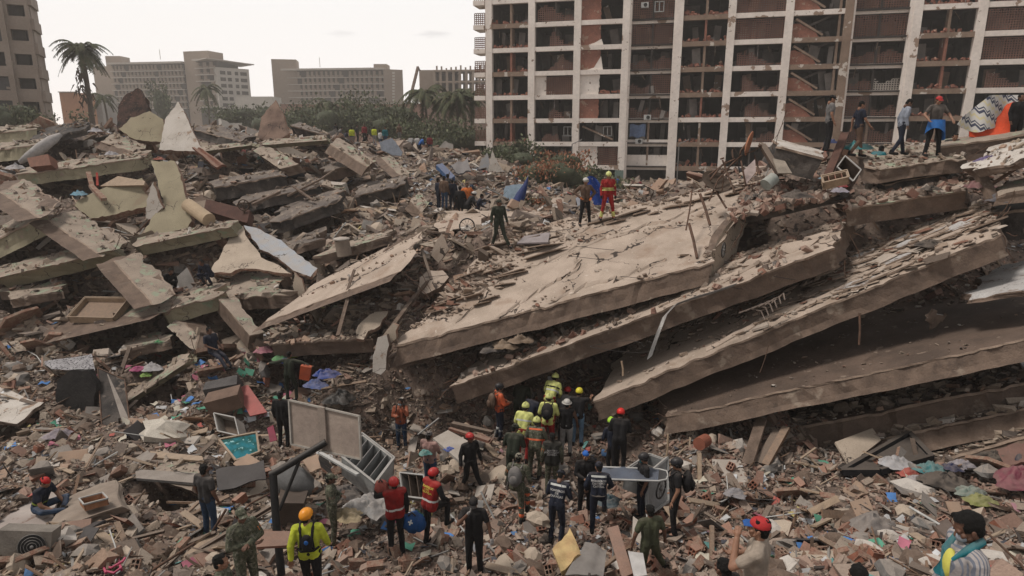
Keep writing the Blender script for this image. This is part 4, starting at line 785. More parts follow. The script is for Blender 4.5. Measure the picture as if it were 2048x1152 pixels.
# ---------------------------------------------------------------- plants
m_leafd = mat('dark_foliage', (.05, .06, .035), (.075, .085, .05), sc_=.8, amt=.5, bump=0, isl=[((.06, .07, .038), 3), ((.10, .115, .06), 3), ((.145, .155, .085), 2), ((.11, .095, .06), 1)])
m_palm = mat('palm_foliage', (.05, .06, .03), isl=[((.055, .062, .03), 3), ((.075, .08, .038), 2), ((.10, .085, .045), 1)], bump=0)
m_trunk = mat('palm_bark', (.13, .10, .075), sc_=6, amt=.5)
m_dryleaf = mat('withered_leaves', (.3, .14, .08), isl=[((.34, .155, .09), 3), ((.28, .11, .06), 2), ((.12, .1, .055), 3), ((.40, .22, .14), 1)], bump=0)
m_core = mat('painted_foliage_shade', (.045, .052, .03), (.075, .08, .048), sc_=4, bs=18, amt=.7, bump=.8)  # dark green that paints the shade inside the crowns
def bush(name, c, r, n, m, label, cat='bush', ls=.3, group=None, flat=1.0):
    rt = thing(name, c, label, cat, group); v = []; g = rng
    cl = g.normal(0, .42, (14, 3)); cl[:, 2] = np.abs(cl[:, 2]); cc = cl[g.integers(0, 14, n)] + g.normal(0, .17, (n, 3)); p = cc * np.array([r[0], r[1], r[2]])[None] + np.array(c)[None]; p[:, 2] += r[2] * .15
    q = CUBE[None] * np.array([1, .55, .04]); Rm = rotm(g.uniform(0, 6.3, n), g.uniform(0, 6.3, n), g.uniform(0, 6.3, n)); s = g.uniform(.5, 1.4, n) * ls
    quad = np.array([[-.5, 0, 0], [0, -.28, .05], [.5, 0, 0], [0, .28, .05]]); vv = np.einsum('nij,kj->nki', Rm, quad) * s[:, None, None] + p[:, None, :] - np.array(c)[None, None]
    me = bpy.data.meshes.new('crown'); me.from_pydata(vv.reshape(-1, 3).tolist(), [], [(i * 4, i * 4 + 1, i * 4 + 2, i * 4 + 3) for i in range(n)]); me.materials.append(m); link_mesh('crown', me, rt)
    st = MB(); c = Vector(c)
    for _ in range(5): st.ell(c + Vector((random.uniform(-.55, .55) * r[0], random.uniform(-.3, .3) * r[1], r[2] * random.uniform(.05, .45))), (r[0] * .42, r[1] * .42, r[2] * .42), None, 1, 9, 6, .5)  # inner blobs close the gaps, coloured like shaded foliage
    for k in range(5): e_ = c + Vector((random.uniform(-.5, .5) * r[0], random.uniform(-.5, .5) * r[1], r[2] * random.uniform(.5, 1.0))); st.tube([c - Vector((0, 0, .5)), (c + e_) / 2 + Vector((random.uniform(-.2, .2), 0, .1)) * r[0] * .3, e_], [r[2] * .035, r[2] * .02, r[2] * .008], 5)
    st.build('stems_and_core', [m_trunk, m_core], rt); return rt
def palm(px, py, d, h, fl, label, nf=22, group=None, droop=1.0, thick=.22, zb=None):
    """px, py: the point where the fronds spring from"""
    t = P(px, py, d); b = Vector((t.x + random.uniform(-.3, .3), t.y, t.z - h)); rt = thing('palm_tree', b, label, 'palm tree', group)
    tr_ = MB(); tr_.tube([b + (t - b) * k + Vector((math.sin(k * 3) * .15, 0, 0)) for k in (0, .25, .5, .75, 1)], [thick * 1.3, thick, thick * .9, thick * .9, thick * .7], 8); tr_.build('trunk', m_trunk, rt)
    fr_ = MB()
    for i in range(nf):
        a = 2 * math.pi * i / nf + random.uniform(-.2, .2); up = random.choice((1.3, 1.0, .75, .45, .15, -.25)); L_ = fl * random.uniform(.8, 1.1); dh = Vector((math.cos(a), math.sin(a), 0)); pts = []
        for k in range(9): u = k / 8; pts.append(t + dh * (L_ * u * (1 - .2 * u * max(0, -up + .8))) + Vector((0, 0, L_ * (up * u - (.85 + .4 * up) * droop * u * u))))
        fr_.tube(pts, [.05 * (1 - .8 * k / 8) for k in range(9)], 4, 0)
        for k in range(1, 9):
            ax = (pts[k] - pts[k - 1]).normalized(); sd = ax.cross(Vector((0, 0, 1))).normalized()
            for j in range(3):
                q = pts[k - 1] + (pts[k] - pts[k - 1]) * (j / 3); ll = fl * .23 * (1 - abs(k / 8 - .45)) * random.uniform(.7, 1.1)
                for s_ in (-1, 1):
                    e_ = q + sd * s_ * ll * .75 + ax * ll * .5 - Vector((0, 0, ll * random.uniform(.25, .6))); wv = ax * .095 * fl / 3; fr_.add([q - wv, q + wv, e_ + wv * .3, e_ - wv * .3], [(0, 1, 2, 3)])
    fr_.build('crown', m_palm, rt); return rt
palm(162, 100, 92, 13.5, 3.7, 'tall palm standing against the white sky beside the beige tower', 44, droop=.9, thick=.38)
sk = P(163, 170, 91.5); mb = MB()
for i in range(60): q = sk + Vector((random.gauss(0, .55), random.gauss(0, .3), random.uniform(-2.5, 2.2))); mb.add([q, q + Vector((.3, 0, .1)), q + Vector((random.uniform(-.8, .8), .2, -1.0))], [(0, 1, 2)])
mb.build('dead_fronds', m_trunk, bpy.data.objects['palm_tree'])
for (x, y, d, h, f, l, n) in ((664, 212, 120, 6, 4.4, 'bushy palm before the long hotel with the plain end', 20), (849, 188, 100, 9, 4.6, 'drooping palm just beside the crane boom', 22), (912, 196, 96, 8, 4.4, 'palm with a pale trunk in front of the unfinished frame', 24), (886, 210, 104, 7, 3.6, 'smaller palm hidden between two bigger ones by the frame building', 16), (942, 192, 98, 8, 4.0, 'palm touching the lattice end of the ruined block', 20), (412, 178, 150, 8, 4.2, 'far palm in front of the white gabled hotel end', 18), (206, 195, 130, 6, 3.4, 'short palm by the grey shed', 16)):
    palm(x, y, d, h, f, l, n, thick=.2)
for (x, y, d, rx, rz, n, l) in ((30, 222, 75, 4.2, 2.4, 1500, 'dark bush at the foot of the beige tower'), (600, 228, 150, 8, 5, 900, 'far dusty tree line patch under the plain ended hotel'), (640, 240, 110, 6, 3.8, 1300, 'rounded tree behind the brown pointed wall fragment'), (672, 236, 105, 4.5, 4, 1200, 'leafy tree just behind the onlookers'), (752, 232, 105, 7.5, 5, 2200, 'broad dark tree behind the high visibility onlookers'), (800, 246, 100, 5, 2.6, 1100, 'low dark shrubbery beyond the yellow vested onlookers'), (868, 262, 90, 6, 2.4, 1300, 'low bush under the drooping palm'), (930, 272, 88, 5.5, 2.6, 1300, 'green bush beside the ruined block end'), (325, 200, 180, 4, 6, 700, 'slim dark tree in front of the hotel with the lift tower'), (470, 222, 140, 8, 2.6, 900, 'grey green shrubs under the white gabled hotel end'), (520, 226, 140, 6, 4, 700, 'dusty tree beside the low white annexe'), (560, 238, 130, 6, 3, 700, 'hazy scrub between the two hotels'),
    (1010, 315, 66, 3.4, 1.8, 1500, 'grey green shrub growing inside the ground floor of the ruined block'), (1030, 300, 70, 2.6, 2.6, 900, 'thin tree in front of the first bay of the ruined block'), (1150, 352, 54, 3.6, 1.8, 2200, 'dark green crown of the fallen tree near the blue flowered sheet')):
    p = P(x, y + 8, d); bush('bush' if rz < 3.7 else 'tree', p - Vector((0, 0, rz * .35)), (rx, rx * .7, rz), n, m_leafd, l, 'bush' if rz < 3.7 else 'tree', ls=.012 * d ** .8)
for i, (x, y, d, rx, rz, n, l) in enumerate(((1090, 345, 50, 3.0, 1.8, 1700, 'fallen tree crown of withered orange leaves before the ruined block'), (1120, 322, 56, 2.4, 1.2, 700, 'spray of orange leaves topping the fallen tree'), (1085, 408, 37, 2.0, .7, 900, 'low heap of rust coloured dead branches beside the light blue board'))):
    p = P(x, y, d); bush('fallen_tree', p - Vector((0, 0, rz * .4)), (rx, rx * .7, rz), n, m_dryleaf, l, 'fallen tree', ls=.26)
# ---------------------------------------------------------------- the air of the place
hz = MB(); hz.box((0, 212, 38.4), (900, 440, 84.6)); ho_ = hz.build('haze', [bpy.data.materials.new('haze_air')]); ho_['kind'] = 'stuff'
hm = ho_.data.materials[0]; hm.use_nodes = True; hn = hm.node_tree; hn.nodes.clear(); oo = hn.nodes.new('ShaderNodeOutputMaterial'); pv = hn.nodes.new('ShaderNodeVolumePrincipled')
pv.inputs['Color'].default_value = (1, .93, .86, 1); pv.inputs['Density'].default_value = .0008; pv.inputs['Anisotropy'].default_value = .2; hn.links.new(pv.outputs[0], oo.inputs['Volume'])
# ---------------------------------------------------------------- people
m_skin = paint('tan_skin', (.26, .135, .085), rough=.55, amt=.2, dust=.05); m_skind = paint('dark_skin', (.13, .065, .042), rough=.55, amt=.2, dust=.05)
m_hair = paint('black_hair', (.008, .007, .006), rough=.95, dust=0, bump=.5, bs=40); m_eye = paint('dark_eye', (.02, .015, .012), rough=.2, dust=0)
FC = {}
def cloth(n, c, dust=.18): 
    if n not in FC: FC[n] = mat('fabric_' + n, c, [x * .62 for x in c], sc_=5, rough=.9, bump=.45, bs=11, amt=.35, dust=dust)
    return FC[n]
K_ = cloth('black', (.014, .013, .014), .06); NV = cloth('navy', (.016, .02, .035), .08); DG = cloth('dark_green', (.03, .036, .024), .1); GR = cloth('charcoal', (.055, .05, .048)); LG = cloth('light_grey', (.30, .29, .28)); OR = cloth('orange', (.60, .11, .04), .1); RD = cloth('deep_red', (.30, .02, .018), .1)
JN = cloth('jeans', (.03, .055, .10), .1); LJ = cloth('pale_jeans', (.15, .24, .34)); YL = cloth('lime_yellow', (.55, .60, .05), .05); BR_ = cloth('brown', (.13, .08, .055)); WH = cloth('white', (.5, .48, .46)); OL = cloth('olive', (.075, .08, .045), .1); PK = cloth('dusty_pink', (.34, .20, .175)); TE = cloth('teal', (.012, .14, .165)); BG = cloth('beige', (.33, .27, .215)); BL = cloth('blue', (.02, .12, .40)); MR = cloth('maroon', (.20, .03, .035)); GY = cloth('grey', (.16, .15, .145)); CRM = cloth('bright_orange', (.75, .20, .05), .05); YB = cloth('pale_yellow', (.65, .66, .22), .1)
CAMO = mat('fabric_camouflage', (.11, .105, .07), isl=None, sc_=22, c2=(.05, .055, .035), bs=30, amt=.5, spots=((17, .56, .58, (.16, .15, .115)), (24, .6, .62, (.025, .025, .02))), bump=.3)
STRP = cloth('striped_shirt', (.36, .33, .32))
_n = STRP.node_tree; _w = _n.nodes.new('ShaderNodeTexWave'); _w.inputs['Scale'].default_value = 13; _w.inputs['Distortion'].default_value = .6; _t = [q for q in _n.nodes if q.type == 'TEX_COORD'][0]; _n.links.new(_t.outputs['Object'], _w.inputs[0])
_b = _n.nodes['Principled BSDF']; _o = _b.inputs['Base Color'].links[0].from_socket; _m = _n.nodes.new('ShaderNodeMixRGB'); _r = _n.nodes.new('ShaderNodeMapRange'); _r.inputs[1].default_value = .62; _r.inputs[2].default_value = .75; _n.links.new(_w.outputs['Fac'], _r.inputs[0]); _n.links.new(_r.outputs[0], _m.inputs[0]); _n.links.new(_o, _m.inputs[1]); _m.inputs[2].default_value = (.13, .14, .17, 1); _n.links.new(_m.outputs[0], _b.inputs['Base Color'])
def tempmesh(vs, fs):
    me = bpy.data.meshes.new('t'); me.from_pydata([tuple(v) for v in vs], [], fs); me.update(); return me
_tex = bpy.data.textures.new('folds', 'CLOUDS'); _tex.noise_scale = .16
def remesh(mb, vox, smooth=2, folds=0):
    o = bpy.data.objects.new('t', tempmesh(mb.v, mb.f)); col.objects.link(o)
    r = o.modifiers.new('r', 'REMESH'); r.mode = 'VOXEL'; r.voxel_size = vox; r.use_smooth_shade = True
    if smooth: s = o.modifiers.new('s', 'SMOOTH'); s.factor = .5; s.iterations = smooth
    if folds: d = o.modifiers.new('d', 'DISPLACE'); d.texture = _tex; d.strength = folds; d.mid_level = .5; d.texture_coords = 'LOCAL'
    dg = bpy.context.evaluated_depsgraph_get(); me = bpy.data.meshes.new_from_object(o.evaluated_get(dg)); old = o.data
    bpy.data.objects.remove(o); bpy.data.meshes.remove(old); me.polygons.foreach_set('use_smooth', [True] * len(me.polygons)); return me
def cap(mb, a, b, ra, rb, n=8, sx=1.0):
    """tapered capsule"""
    a, b = Vector(a), Vector(b); d = b - a; l = d.length
    if l < 1e-4: d = Vector((0, 0, 1)); l = 1e-4; 
    d = d.normalized(); u = Vector((0, 0, 1)) if abs(d.z) < .9 else Vector((0, 1, 0)); x = d.cross(u).normalized(); y = x.cross(d); rings = []
    for (t, r) in ((-ra * .92, ra * .38), (-ra * .6, ra * .8), (0, ra), (l * .5, (ra + rb) / 2), (l, rb), (l + rb * .6, rb * .8), (l + rb * .92, rb * .38)): rings.append((a + d * t, r))
    vs = [p + (x * math.cos(2 * math.pi * k / n) + y * math.sin(2 * math.pi * k / n)) * r for p, r in rings for k in range(n)]; m = len(rings)
    fs = [(i * n + k, i * n + (k + 1) % n, (i + 1) * n + (k + 1) % n, (i + 1) * n + k) for i in range(m - 1) for k in range(n)] + [tuple(range(n))[::-1], tuple(range((m - 1) * n, m * n))]
    mb.add(vs, fs, 0, True)
# hand templates: palm and five separate bent fingers; x across, y out of the wrist, z up (back of the hand)
def hand_mesh(curl, detail=True):
    mb = MB(); cap(mb, (0, -.01, 0), (0, .03, 0), .024, .03); cap(mb, (-.018, .03, 0), (-.022, .078, 0), .017, .014); cap(mb, (.018, .03, 0), (.020, .078, 0), .017, .014); cap(mb, (0, .03, 0), (0, .082, 0), .017, .015)
    for i, (x, L_, r) in enumerate(((-.03, .062, .0085), (-.010, .074, .0092), (.011, .070, .009), (.031, .055, .008))):
        p = Vector((x, .082 - abs(x) * .25, 0)); a = curl * .5
        for k, f in enumerate((.45, .32, .25)):
            q = p + Vector((x * .12 * L_ * 8 * (1 - curl) * .25, math.cos(a) * L_ * f, -math.sin(a) * L_ * f)); cap(mb, p, q, r, r * .9, 6); p = q; a += curl * .75; r *= .93
    p = Vector((-.026, .02, -.005)); 
    for (q, r) in ((Vector((-.05, .045, -.012 - .01 * curl)), .0125), (Vector((-.052 + .02 * curl, .078, -.02 - .02 * curl)), .0105)): cap(mb, p, q, r, r * .88, 6); p = q
    return remesh(mb, .0052, 1)
HANDS = {'relax': hand_mesh(.55), 'grip': hand_mesh(1.35), 'flat': hand_mesh(.15)}
def head_mesh():
    mb = MB(); E = lambda c, r, M=None: mb.ell(c, r, M, nu=16, nv=12)
    E((0, -.008, .035), (.074, .093, .085)); E((0, .018, -.03), (.058, .068, .075)); cap(mb, (0, .05, -.088), (0, .058, -.082), .026, .024); cap(mb, (-.045, .03, -.055), (.0, .058, -.085), .02, .02); cap(mb, (.045, .03, -.055), (.0, .058, -.085), .02, .02)
    cap(mb, (0, .083, .008), (0, .103, -.026), .009, .014); cap(mb, (-.012, .092, -.03), (.012, .092, -.03), .009, .009)
    cap(mb, (-.045, .078, .022), (.045, .078, .022), .012, .012); cap(mb, (-.02, .082, -.057), (.02, .082, -.057), .009, .009); cap(mb, (-.016, .079, -.068), (.016, .079, -.068), .009, .009)
    for s in (-1, 1): cap(mb, (s * .05, .058, -.018), (s * .04, .07, -.03), .02, .016); E((s * .077, -.005, -.008), (.011, .02, .033), rot(0, s * 14, s * -18)); E((s * .034, .082, .002), (.015, .010, .009))
    cap(mb, (0, -.015, -.04), (0, -.03, -.13), .05, .054)
    return remesh(mb, .0065, 1)
HEAD = head_mesh()
def hair_mesh(vol=1.0, low=-.045):
    mb = MB(); mb.ell((0, -.014, .045), (.081 * vol, .098 * vol, .087 * vol), None, nu=16, nv=12, nz=.12); mb.ell((0, -.05, -.02), (.06 * vol, .055, .075), None, nu=14, nv=10, nz=.1); [mb.ell((random.uniform(-.06, .06), random.uniform(-.09, .05), .09 + random.uniform(-.01, .02)), (.022, .022, .02), None, nu=8, nv=6, nz=.3) for _ in range(14)]; me = remesh(mb, .009, 1)
    import bmesh; bm = bmesh.new(); bm.from_mesh(me)
    bmesh.ops.delete(bm, geom=[v for v in bm.verts if v.co.y > .052 - max(0, v.co.z - .07) * .9 and v.co.z < .088 or v.co.z < low or (v.co.y > .01 and v.co.z < .0) or (v.co.y > -.025 and v.co.z < -.03)], context='VERTS'); bm.to_mesh(me); bm.free(); return me
HAIR = hair_mesh(1.0, -.07); HAIRB = hair_mesh(1.1, -.10)
POSES = dict(
 stand=dict(), 
 walk=dict(kneeL=(-.10, .14, .50), ankL=(-.10, .20, .09), kneeR=(.10, .02, .50), ankR=(.11, -.24, .12), elL=(-.26, -.10, 1.16), wrL=(-.27, -.10, .92), elR=(.26, .06, 1.15), wrR=(.27, .22, .95)),
 stride=dict(kneeL=(-.15, .10, .50), ankL=(-.30, .24, .09), kneeR=(.12, -.02, .50), ankR=(.16, -.26, .1), elL=(-.26, -.05, 1.15), wrL=(-.30, .04, .92), elR=(.26, -.04, 1.15), wrR=(.30, .06, .92)),
 wide=dict(kneeL=(-.17, .02, .50), ankL=(-.24, -.04, .09), kneeR=(.17, .04, .50), ankR=(.24, 0, .09)),
 hips=dict(elL=(-.38, -.10, 1.20), wrL=(-.20, .07, 1.03), elR=(.38, -.10, 1.20), wrR=(.20, .07, 1.03), kneeL=(-.14, .03, .5), ankL=(-.19, -.02, .09), kneeR=(.14, .05, .5), ankR=(.19, .02, .09)),
 crossed=dict(elL=(-.27, .05, 1.17), wrL=(.06, .23, 1.21), elR=(.27, .05, 1.17), wrR=(-.06, .21, 1.16)),
 front=dict(elL=(-.25, .06, 1.17), wrL=(-.10, .26, 1.12), elR=(.25, .06, 1.17), wrR=(.10, .26, 1.12)),
 face=dict(elL=(-.26, .06, 1.16), wrL=(-.22, .12, .93), elR=(.27, .20, 1.24), wrR=(.08, .19, 1.47)),
 facephone=dict(elL=(-.25, .20, 1.26), wrL=(-.08, .20, 1.50), elR=(.24, .05, 1.16), wrR=(.05, .24, 1.22)),
 lean=dict(bend=38, elL=(-.25, .12, 1.20), wrL=(-.14, .36, 1.15), elR=(.25, .12, 1.20), wrR=(.14, .36, 1.15), kneeL=(-.13, .10, .50), kneeR=(.13, .08, .50)),
 lean2=dict(bend=22, elL=(-.26, .08, 1.18), wrL=(-.16, .32, 1.16), elR=(.26, .08, 1.18), wrR=(.16, .32, 1.16), kneeL=(-.13, .08, .50), kneeR=(.13, .06, .50)),
 stepup=dict(bend=12, kneeR=(.14, .38, .90), ankR=(.16, .34, .45), toeR=(.17, .50, .42), elL=(-.28, .02, 1.17), wrL=(-.26, .22, 1.02), elR=(.29, .08, 1.18), wrR=(.24, .30, 1.06)),
 stepout=dict(bend=5, kneeR=(.24, .12, .60), ankR=(.42, .18, .30), toeR=(.50, .30, .27), elL=(-.30, .0, 1.17), wrL=(-.32, .08, .93), elR=(.28, -.04, 1.17), wrR=(.34, .05, .95)),
 reach=dict(bend=15, elR=(.30, .18, 1.42), wrR=(.30, .42, 1.46), elL=(-.26, .05, 1.16), wrL=(-.22, .26, 1.05)),
 armsout=dict(bend=10, elL=(-.44, -.02, 1.34), wrL=(-.68, .02, 1.30), elR=(.44, .02, 1.36), wrR=(.66, .08, 1.26), kneeL=(-.12, .05, .5), kneeR=(.16, .10, .5), ankR=(.20, -.02, .09)),
 hold=dict(elL=(-.36, .02, 1.20), wrL=(-.34, .25, 1.04), elR=(.36, .02, 1.20), wrR=(.34, .25, 1.04), ankL=(-.20, 0, .09), ankR=(.2, .02, .09), kneeL=(-.15, .03, .5), kneeR=(.15, .03, .5)),
 sit=dict(drop=.80, kneeL=(-.36, .36, 1.00), ankL=(-.05, .55, .89), toeL=(.08, .60, .87), kneeR=(.34, .40, 1.02), ankR=(-.02, .66, .90), toeR=(.02, .80, .87), bend=24, elL=(-.28, .13, 1.20), wrL=(-.24, .34, 1.12), elR=(.26, .22, 1.24), wrR=(.10, .52, 1.14)),
 crouch=dict(drop=.55, kneeL=(-.18, .36, 1.05), ankL=(-.14, .14, .64), toeL=(-.16, .30, .58), kneeR=(.2, .38, 1.0), ankR=(.16, .16, .64), toeR=(.18, .32, .58), bend=35, elL=(-.26, .15, 1.2), wrL=(-.14, .36, 1.05), elR=(.26, .15, 1.2), wrR=(.14, .38, 1.05)),
 perch=dict(drop=.30, bend=-10, kneeL=(-.10, .40, .78), ankL=(-.12, .66, .42), toeL=(-.12, .82, .42), kneeR=(.12, .44, .80), ankR=(.16, .80, .48), toeR=(.17, .95, .50), elL=(-.26, -.05, 1.16), wrL=(-.2, .16, 1.0), elR=(.26, .02, 1.16), wrR=(.12, .22, 1.02)),
)
PEOPLE = []; FEETOUT = []
def person(px, py, d, face, pose, label, top=K_, pants=K_, skin=None, head='hair', hc=None, sleeves='long', s=1.0, vest=None, text=None, tcol=None, extra=(), look=0, nod=0, lod=None, shoes=None, hands=('relax', 'relax'), gloves=None, flip=False, group=None, over=None, vox=None, pivot=None):
    """px, py: the pixel of the top of the head at depth d; face: 0 turns the back to the camera, 90 looks to the picture's right, 180 to the camera"""
    PEOPLE.append(1); skin = skin or m_skin; po = dict(POSES[pose]); po.update(over or {})
    if flip:
        q = {}
        for k_, v_ in po.items():
            if isinstance(v_, tuple): q[k_[:-1] + ('R' if k_[-1] == 'L' else 'L')] = (-v_[0], v_[1], v_[2])
            else: q[k_] = v_
        po = q
    if lod is None: lod = 0 if d < 17.6 else (1 if d < 27 else 2)
    J = dict(hipL=(-.09, 0, .92), hipR=(.09, 0, .92), kneeL=(-.105, .03, .50), kneeR=(.105, .03, .50), ankL=(-.115, -.02, .09), ankR=(.115, -.02, .09), shL=(-.185, -.01, 1.42), shR=(.185, -.01, 1.42), elL=(-.245, -.03, 1.14), elR=(.245, -.03, 1.14), wrL=(-.25, .06, .90), wrR=(.25, .06, .90), neck=(0, -.015, 1.46), head=(0, .01, 1.60), chest=(0, 0, 1.30), waist=(0, 0, 1.08), pel=(0, 0, .95))
    J = {k: Vector(v) for k, v in J.items()}
    for k, v in po.items():
        if isinstance(v, tuple): J[k] = Vector(v)
    for S in 'LR':
        if 'toe' + S not in J: a = J['ank' + S]; J['toe' + S] = Vector((a.x * 1.12, a.y + .155, a.z - .055))
    bend = po.get('bend', 0)
    FEETOUT.append(None)
    if bend:
        c0 = Vector((0, 0, .98)); Bm = Matrix.Rotation(R(-bend), 3, 'X')
        for k in ('shL', 'shR', 'elL', 'elR', 'wrL', 'wrR', 'neck', 'head', 'chest', 'waist'): J[k] = c0 + Bm @ (J[k] - c0)
    ub = Matrix.Rotation(R(-bend), 3, 'X')
    hM = ub.lerp(Matrix.Identity(3), .35).to_3x3() if False else Matrix.Rotation(R(-bend * .6 - nod), 3, 'X'); hM = Matrix.Rotation(R(-look), 3, 'Z') @ hM
    FM_ = Matrix.Rotation(R(-face), 3, 'Z')
    ht = J['head'] + hM @ Vector((0, 0, .12)); top_pt = P(px, py, d)
    base = top_pt - FM_ @ (ht * s); 
    W = lambda p: base + FM_ @ (Vector(p) * s)
    FEETOUT[-1] = [round(v, 2) for v in (base + FM_ @ Vector((0, 0, (po.get('drop', 0)) * s)))]
    rt = thing('person', base, label, 'person', group); vb = (vox or (.015, .021, .034)[lod]) * s
    def put(me, name, m, parent=rt, M=None, at=None, sc2=1.0):
        me2 = me if M is None else me.copy()
        if M is not None: me2.transform(Matrix.Translation(Vector(at)) @ (M * sc2).to_4x4())
        if len(me2.materials) == 0: me2.materials.append(m)
        me2.transform((FM_ * s).to_4x4()) if M is not None else me2.transform((FM_ * s).to_4x4())
        return link_mesh(name, me2, parent)
    def torso(mb, g, low=True, arms=None, neck=False):
        c, w_ = J['chest'], J['waist']; bx = ub @ Vector((1, 0, 0))
        cap(mb, J['shL'] * .88 + J['neck'] * .12, J['shR'] * .88 + J['neck'] * .12, .058 + g, .058 + g); 
        for sx in (-1, 1): cap(mb, c + bx * .075 * sx + ub @ Vector((0, 0, .04)), w_ + bx * .06 * sx, .105 + g, .094 + g); cap(mb, w_ + bx * .06 * sx, J['pel'] + Vector((.075 * sx, 0, 0)), .094 + g, .105 + g)
        cap(mb, c, J['neck'], .09 + g, .05 + g)
        if neck: cap(mb, J['neck'], J['head'], .05, .05)
        if arms:
            for S in 'LR':
                sh, el, wr = J['sh' + S], J['el' + S], J['wr' + S]; cap(mb, sh, el if arms > .5 else sh + (el - sh) * .62, .055 + g, .045 + g * (1.2 if arms < 1 else 1))
                if arms == 1: cap(mb, el, el + (wr - el) * .93, .043 + g, .032 + g)
    def legs(mb, g, end=.95):
        for S in 'LR': h, k, a = J['hip' + S], J['knee' + S], J['ank' + S]; cap(mb, h, k, .088 + g, .056 + g); cap(mb, k, k + (a - k) * end, .054 + g, .040 + g * 1.3)
    # body
    mb = MB(); torso(mb, 0, arms=1, neck=True); legs(mb, 0, 1.0)
    for S in 'LR': cap(mb, J['el' + S], J['wr' + S], .041, .027); cap(mb, J['ank' + S], J['toe' + S], .04, .032)
    me = remesh(mb, vb, 2); import bmesh; bm = bmesh.new(); bm.from_mesh(me)
    t_ = HEAD.copy(); t_.transform(Matrix.Translation(J['head']) @ hM.to_4x4()); bm.from_mesh(t_)
    for i, S in enumerate('LR'):
        f = (J['wr' + S] - J['el' + S]).normalized(); x = f.cross(Vector((0, 0, 1)));
        if x.length < .1: x = Vector((1, 0, 0))
        x.normalize(); 
        # thumbs towards the body's front
        z = x.cross(f); hm_ = Matrix((x if S == 'L' else -x, f, z if S == 'L' else -z)).transposed(); 
        if hm_.determinant() < 0: hm_ = Matrix((-hm_.col[0], hm_.col[1], hm_.col[2])).transposed()
        t_ = HANDS[hands[i]].copy(); t_.transform(Matrix.Translation(J['wr' + S]) @ hm_.to_4x4())
        if gloves and (gloves[1] == 'both' or gloves[1] == S):
            g_ = t_; g_.transform((FM_ * s).to_4x4()); g_.materials.clear(); g_.materials.append(gloves[0]); link_mesh('glove', g_, rt)
        else: bm.from_mesh(t_)
    bm.to_mesh(me); bm.free(); put(me, 'body', skin); me.polygons.foreach_set('use_smooth', [True] * len(me.polygons))
    # clothes
    mb = MB(); torso(mb, .016, arms={'long': 1, 'short': .5, 'none': 0}[sleeves]); sh_ = put(remesh(mb, vb, 2, .014), 'shirt', top)
    mb = MB(); legs(mb, .014); cap(mb, J['hipL'] + Vector((0, 0, .06)), J['hipR'] + Vector((0, 0, .06)), .104, .104); put(remesh(mb, vb, 2, .016), 'trousers', pants)
    for S in 'LR': mb = MB(); cap(mb, J['ank' + S] + Vector((0, -.03, -.03)), J['toe' + S], .05, .045); cap(mb, J['ank' + S] + Vector((0, -.01, .05)), J['ank' + S] + Vector((0, -.03, -.03)), .05, .05); put(remesh(mb, vb, 1), 'shoe', shoes or K_)
    if vest is not None: mb = MB(); torso(mb, .032, arms=0); v_ = put(remesh(mb, vb, 2, .008), 'vest', vest); sh2 = v_
    else: sh2 = sh_
    def part(mb, name, m, par=rt):
        o = mb.build(name, m, None); o.parent = par; return o
    def hp(p): return FM_ @ ((J['head'] + hM @ Vector(p)) * s)
    HM = FM_ @ hM
    def headgear(kind, m):
        if kind in ('hair', 'bighair'):
            me = (HAIRB if kind == 'bighair' else HAIR).copy(); me.transform(Matrix.Translation(J['head']) @ hM.to_4x4()); me.transform((FM_ * s).to_4x4()); me.materials.append(m or m_hair); link_mesh('hair', me, rt); return
        if kind != 'hood':
            me = HAIR.copy(); me.transform(Matrix.Translation(J['head']) @ hM.to_4x4()); me.transform((FM_ * s).to_4x4()); me.materials.append(m_hair); link_mesh('hair', me, rt)
        mb = MB(); sh = lambda c, r, cut: mb.ell(hp(c), [q * s for q in r], HM, 0, 16, 10, 0, True, cut)
        if kind in ('cap', 'capback'): sh((0, -.008, .05), (.088, .106, .085), -.12)
        if kind == 'cap': mb.sheet([[hp((x, .08 + y * .085 - abs(x) * .4, .055 - y * .02 - x * x * 2)) for y in (0, .5, 1)] for x in (-.065, -.03, 0, .03, .065)], 1 if isinstance(m, tuple) else 0, HM @ Vector((0, 0, -.006 * s)))
        elif kind == 'never': sh((0, -.008, .05), (.088, .106, .085), -.12)
        elif kind == 'hardhat':
            sh((0, -.005, .055), (.105, .125, .105), -.02); mb.ell(hp((0, 0, .045)), (.15 * s, .175 * s, .012 * s), HM, 0, 20, 4)
        elif kind in ('rescue', 'helmet'):
            sh((0, -.01, .045), (.108, .13, .112), -.35)
            if kind == 'rescue': mb.tube([hp((0, .10 - .23 * t, .115 + .048 * math.sin(math.pi * t))) for t in (0, .25, .5, .75, 1)], .014 * s, 6); mb.sheet([[hp((x, .112 - abs(x) * .5, z)) for z in (.065, .02)] for x in (-.09, -.045, 0, .045, .09)], 1, HM @ Vector((0, .008 * s, 0)))
            else:
                for sx in (-1, 1): mb.ell(hp((sx * .104, 0, .01)), (.016 * s, .04 * s, .035 * s), HM, 1, 8, 5)
                mb.tube([hp((-.105, .02, .05)), hp((-.07, .10, .06)), hp((0, .125, .065)), hp((.07, .10, .06)), hp((.105, .02, .05))], .009 * s, 5, 1)
        elif kind == 'hood':
            sh((0, -.015, .03), (.095, .115, .115), -.8)
        elif kind == 'bandana': sh((0, -.01, .05), (.086, .104, .086), -.15); mb.ell(hp((.0, -.11, .03)), (.03 * s, .03 * s, .05 * s), HM, 0, 8, 5)
        nm_ = {'cap': 'cap', 'capback': 'cap', 'hardhat': 'hard_hat', 'rescue': 'helmet', 'helmet': 'helmet', 'hood': 'balaclava', 'bandana': 'bandana'}[kind]
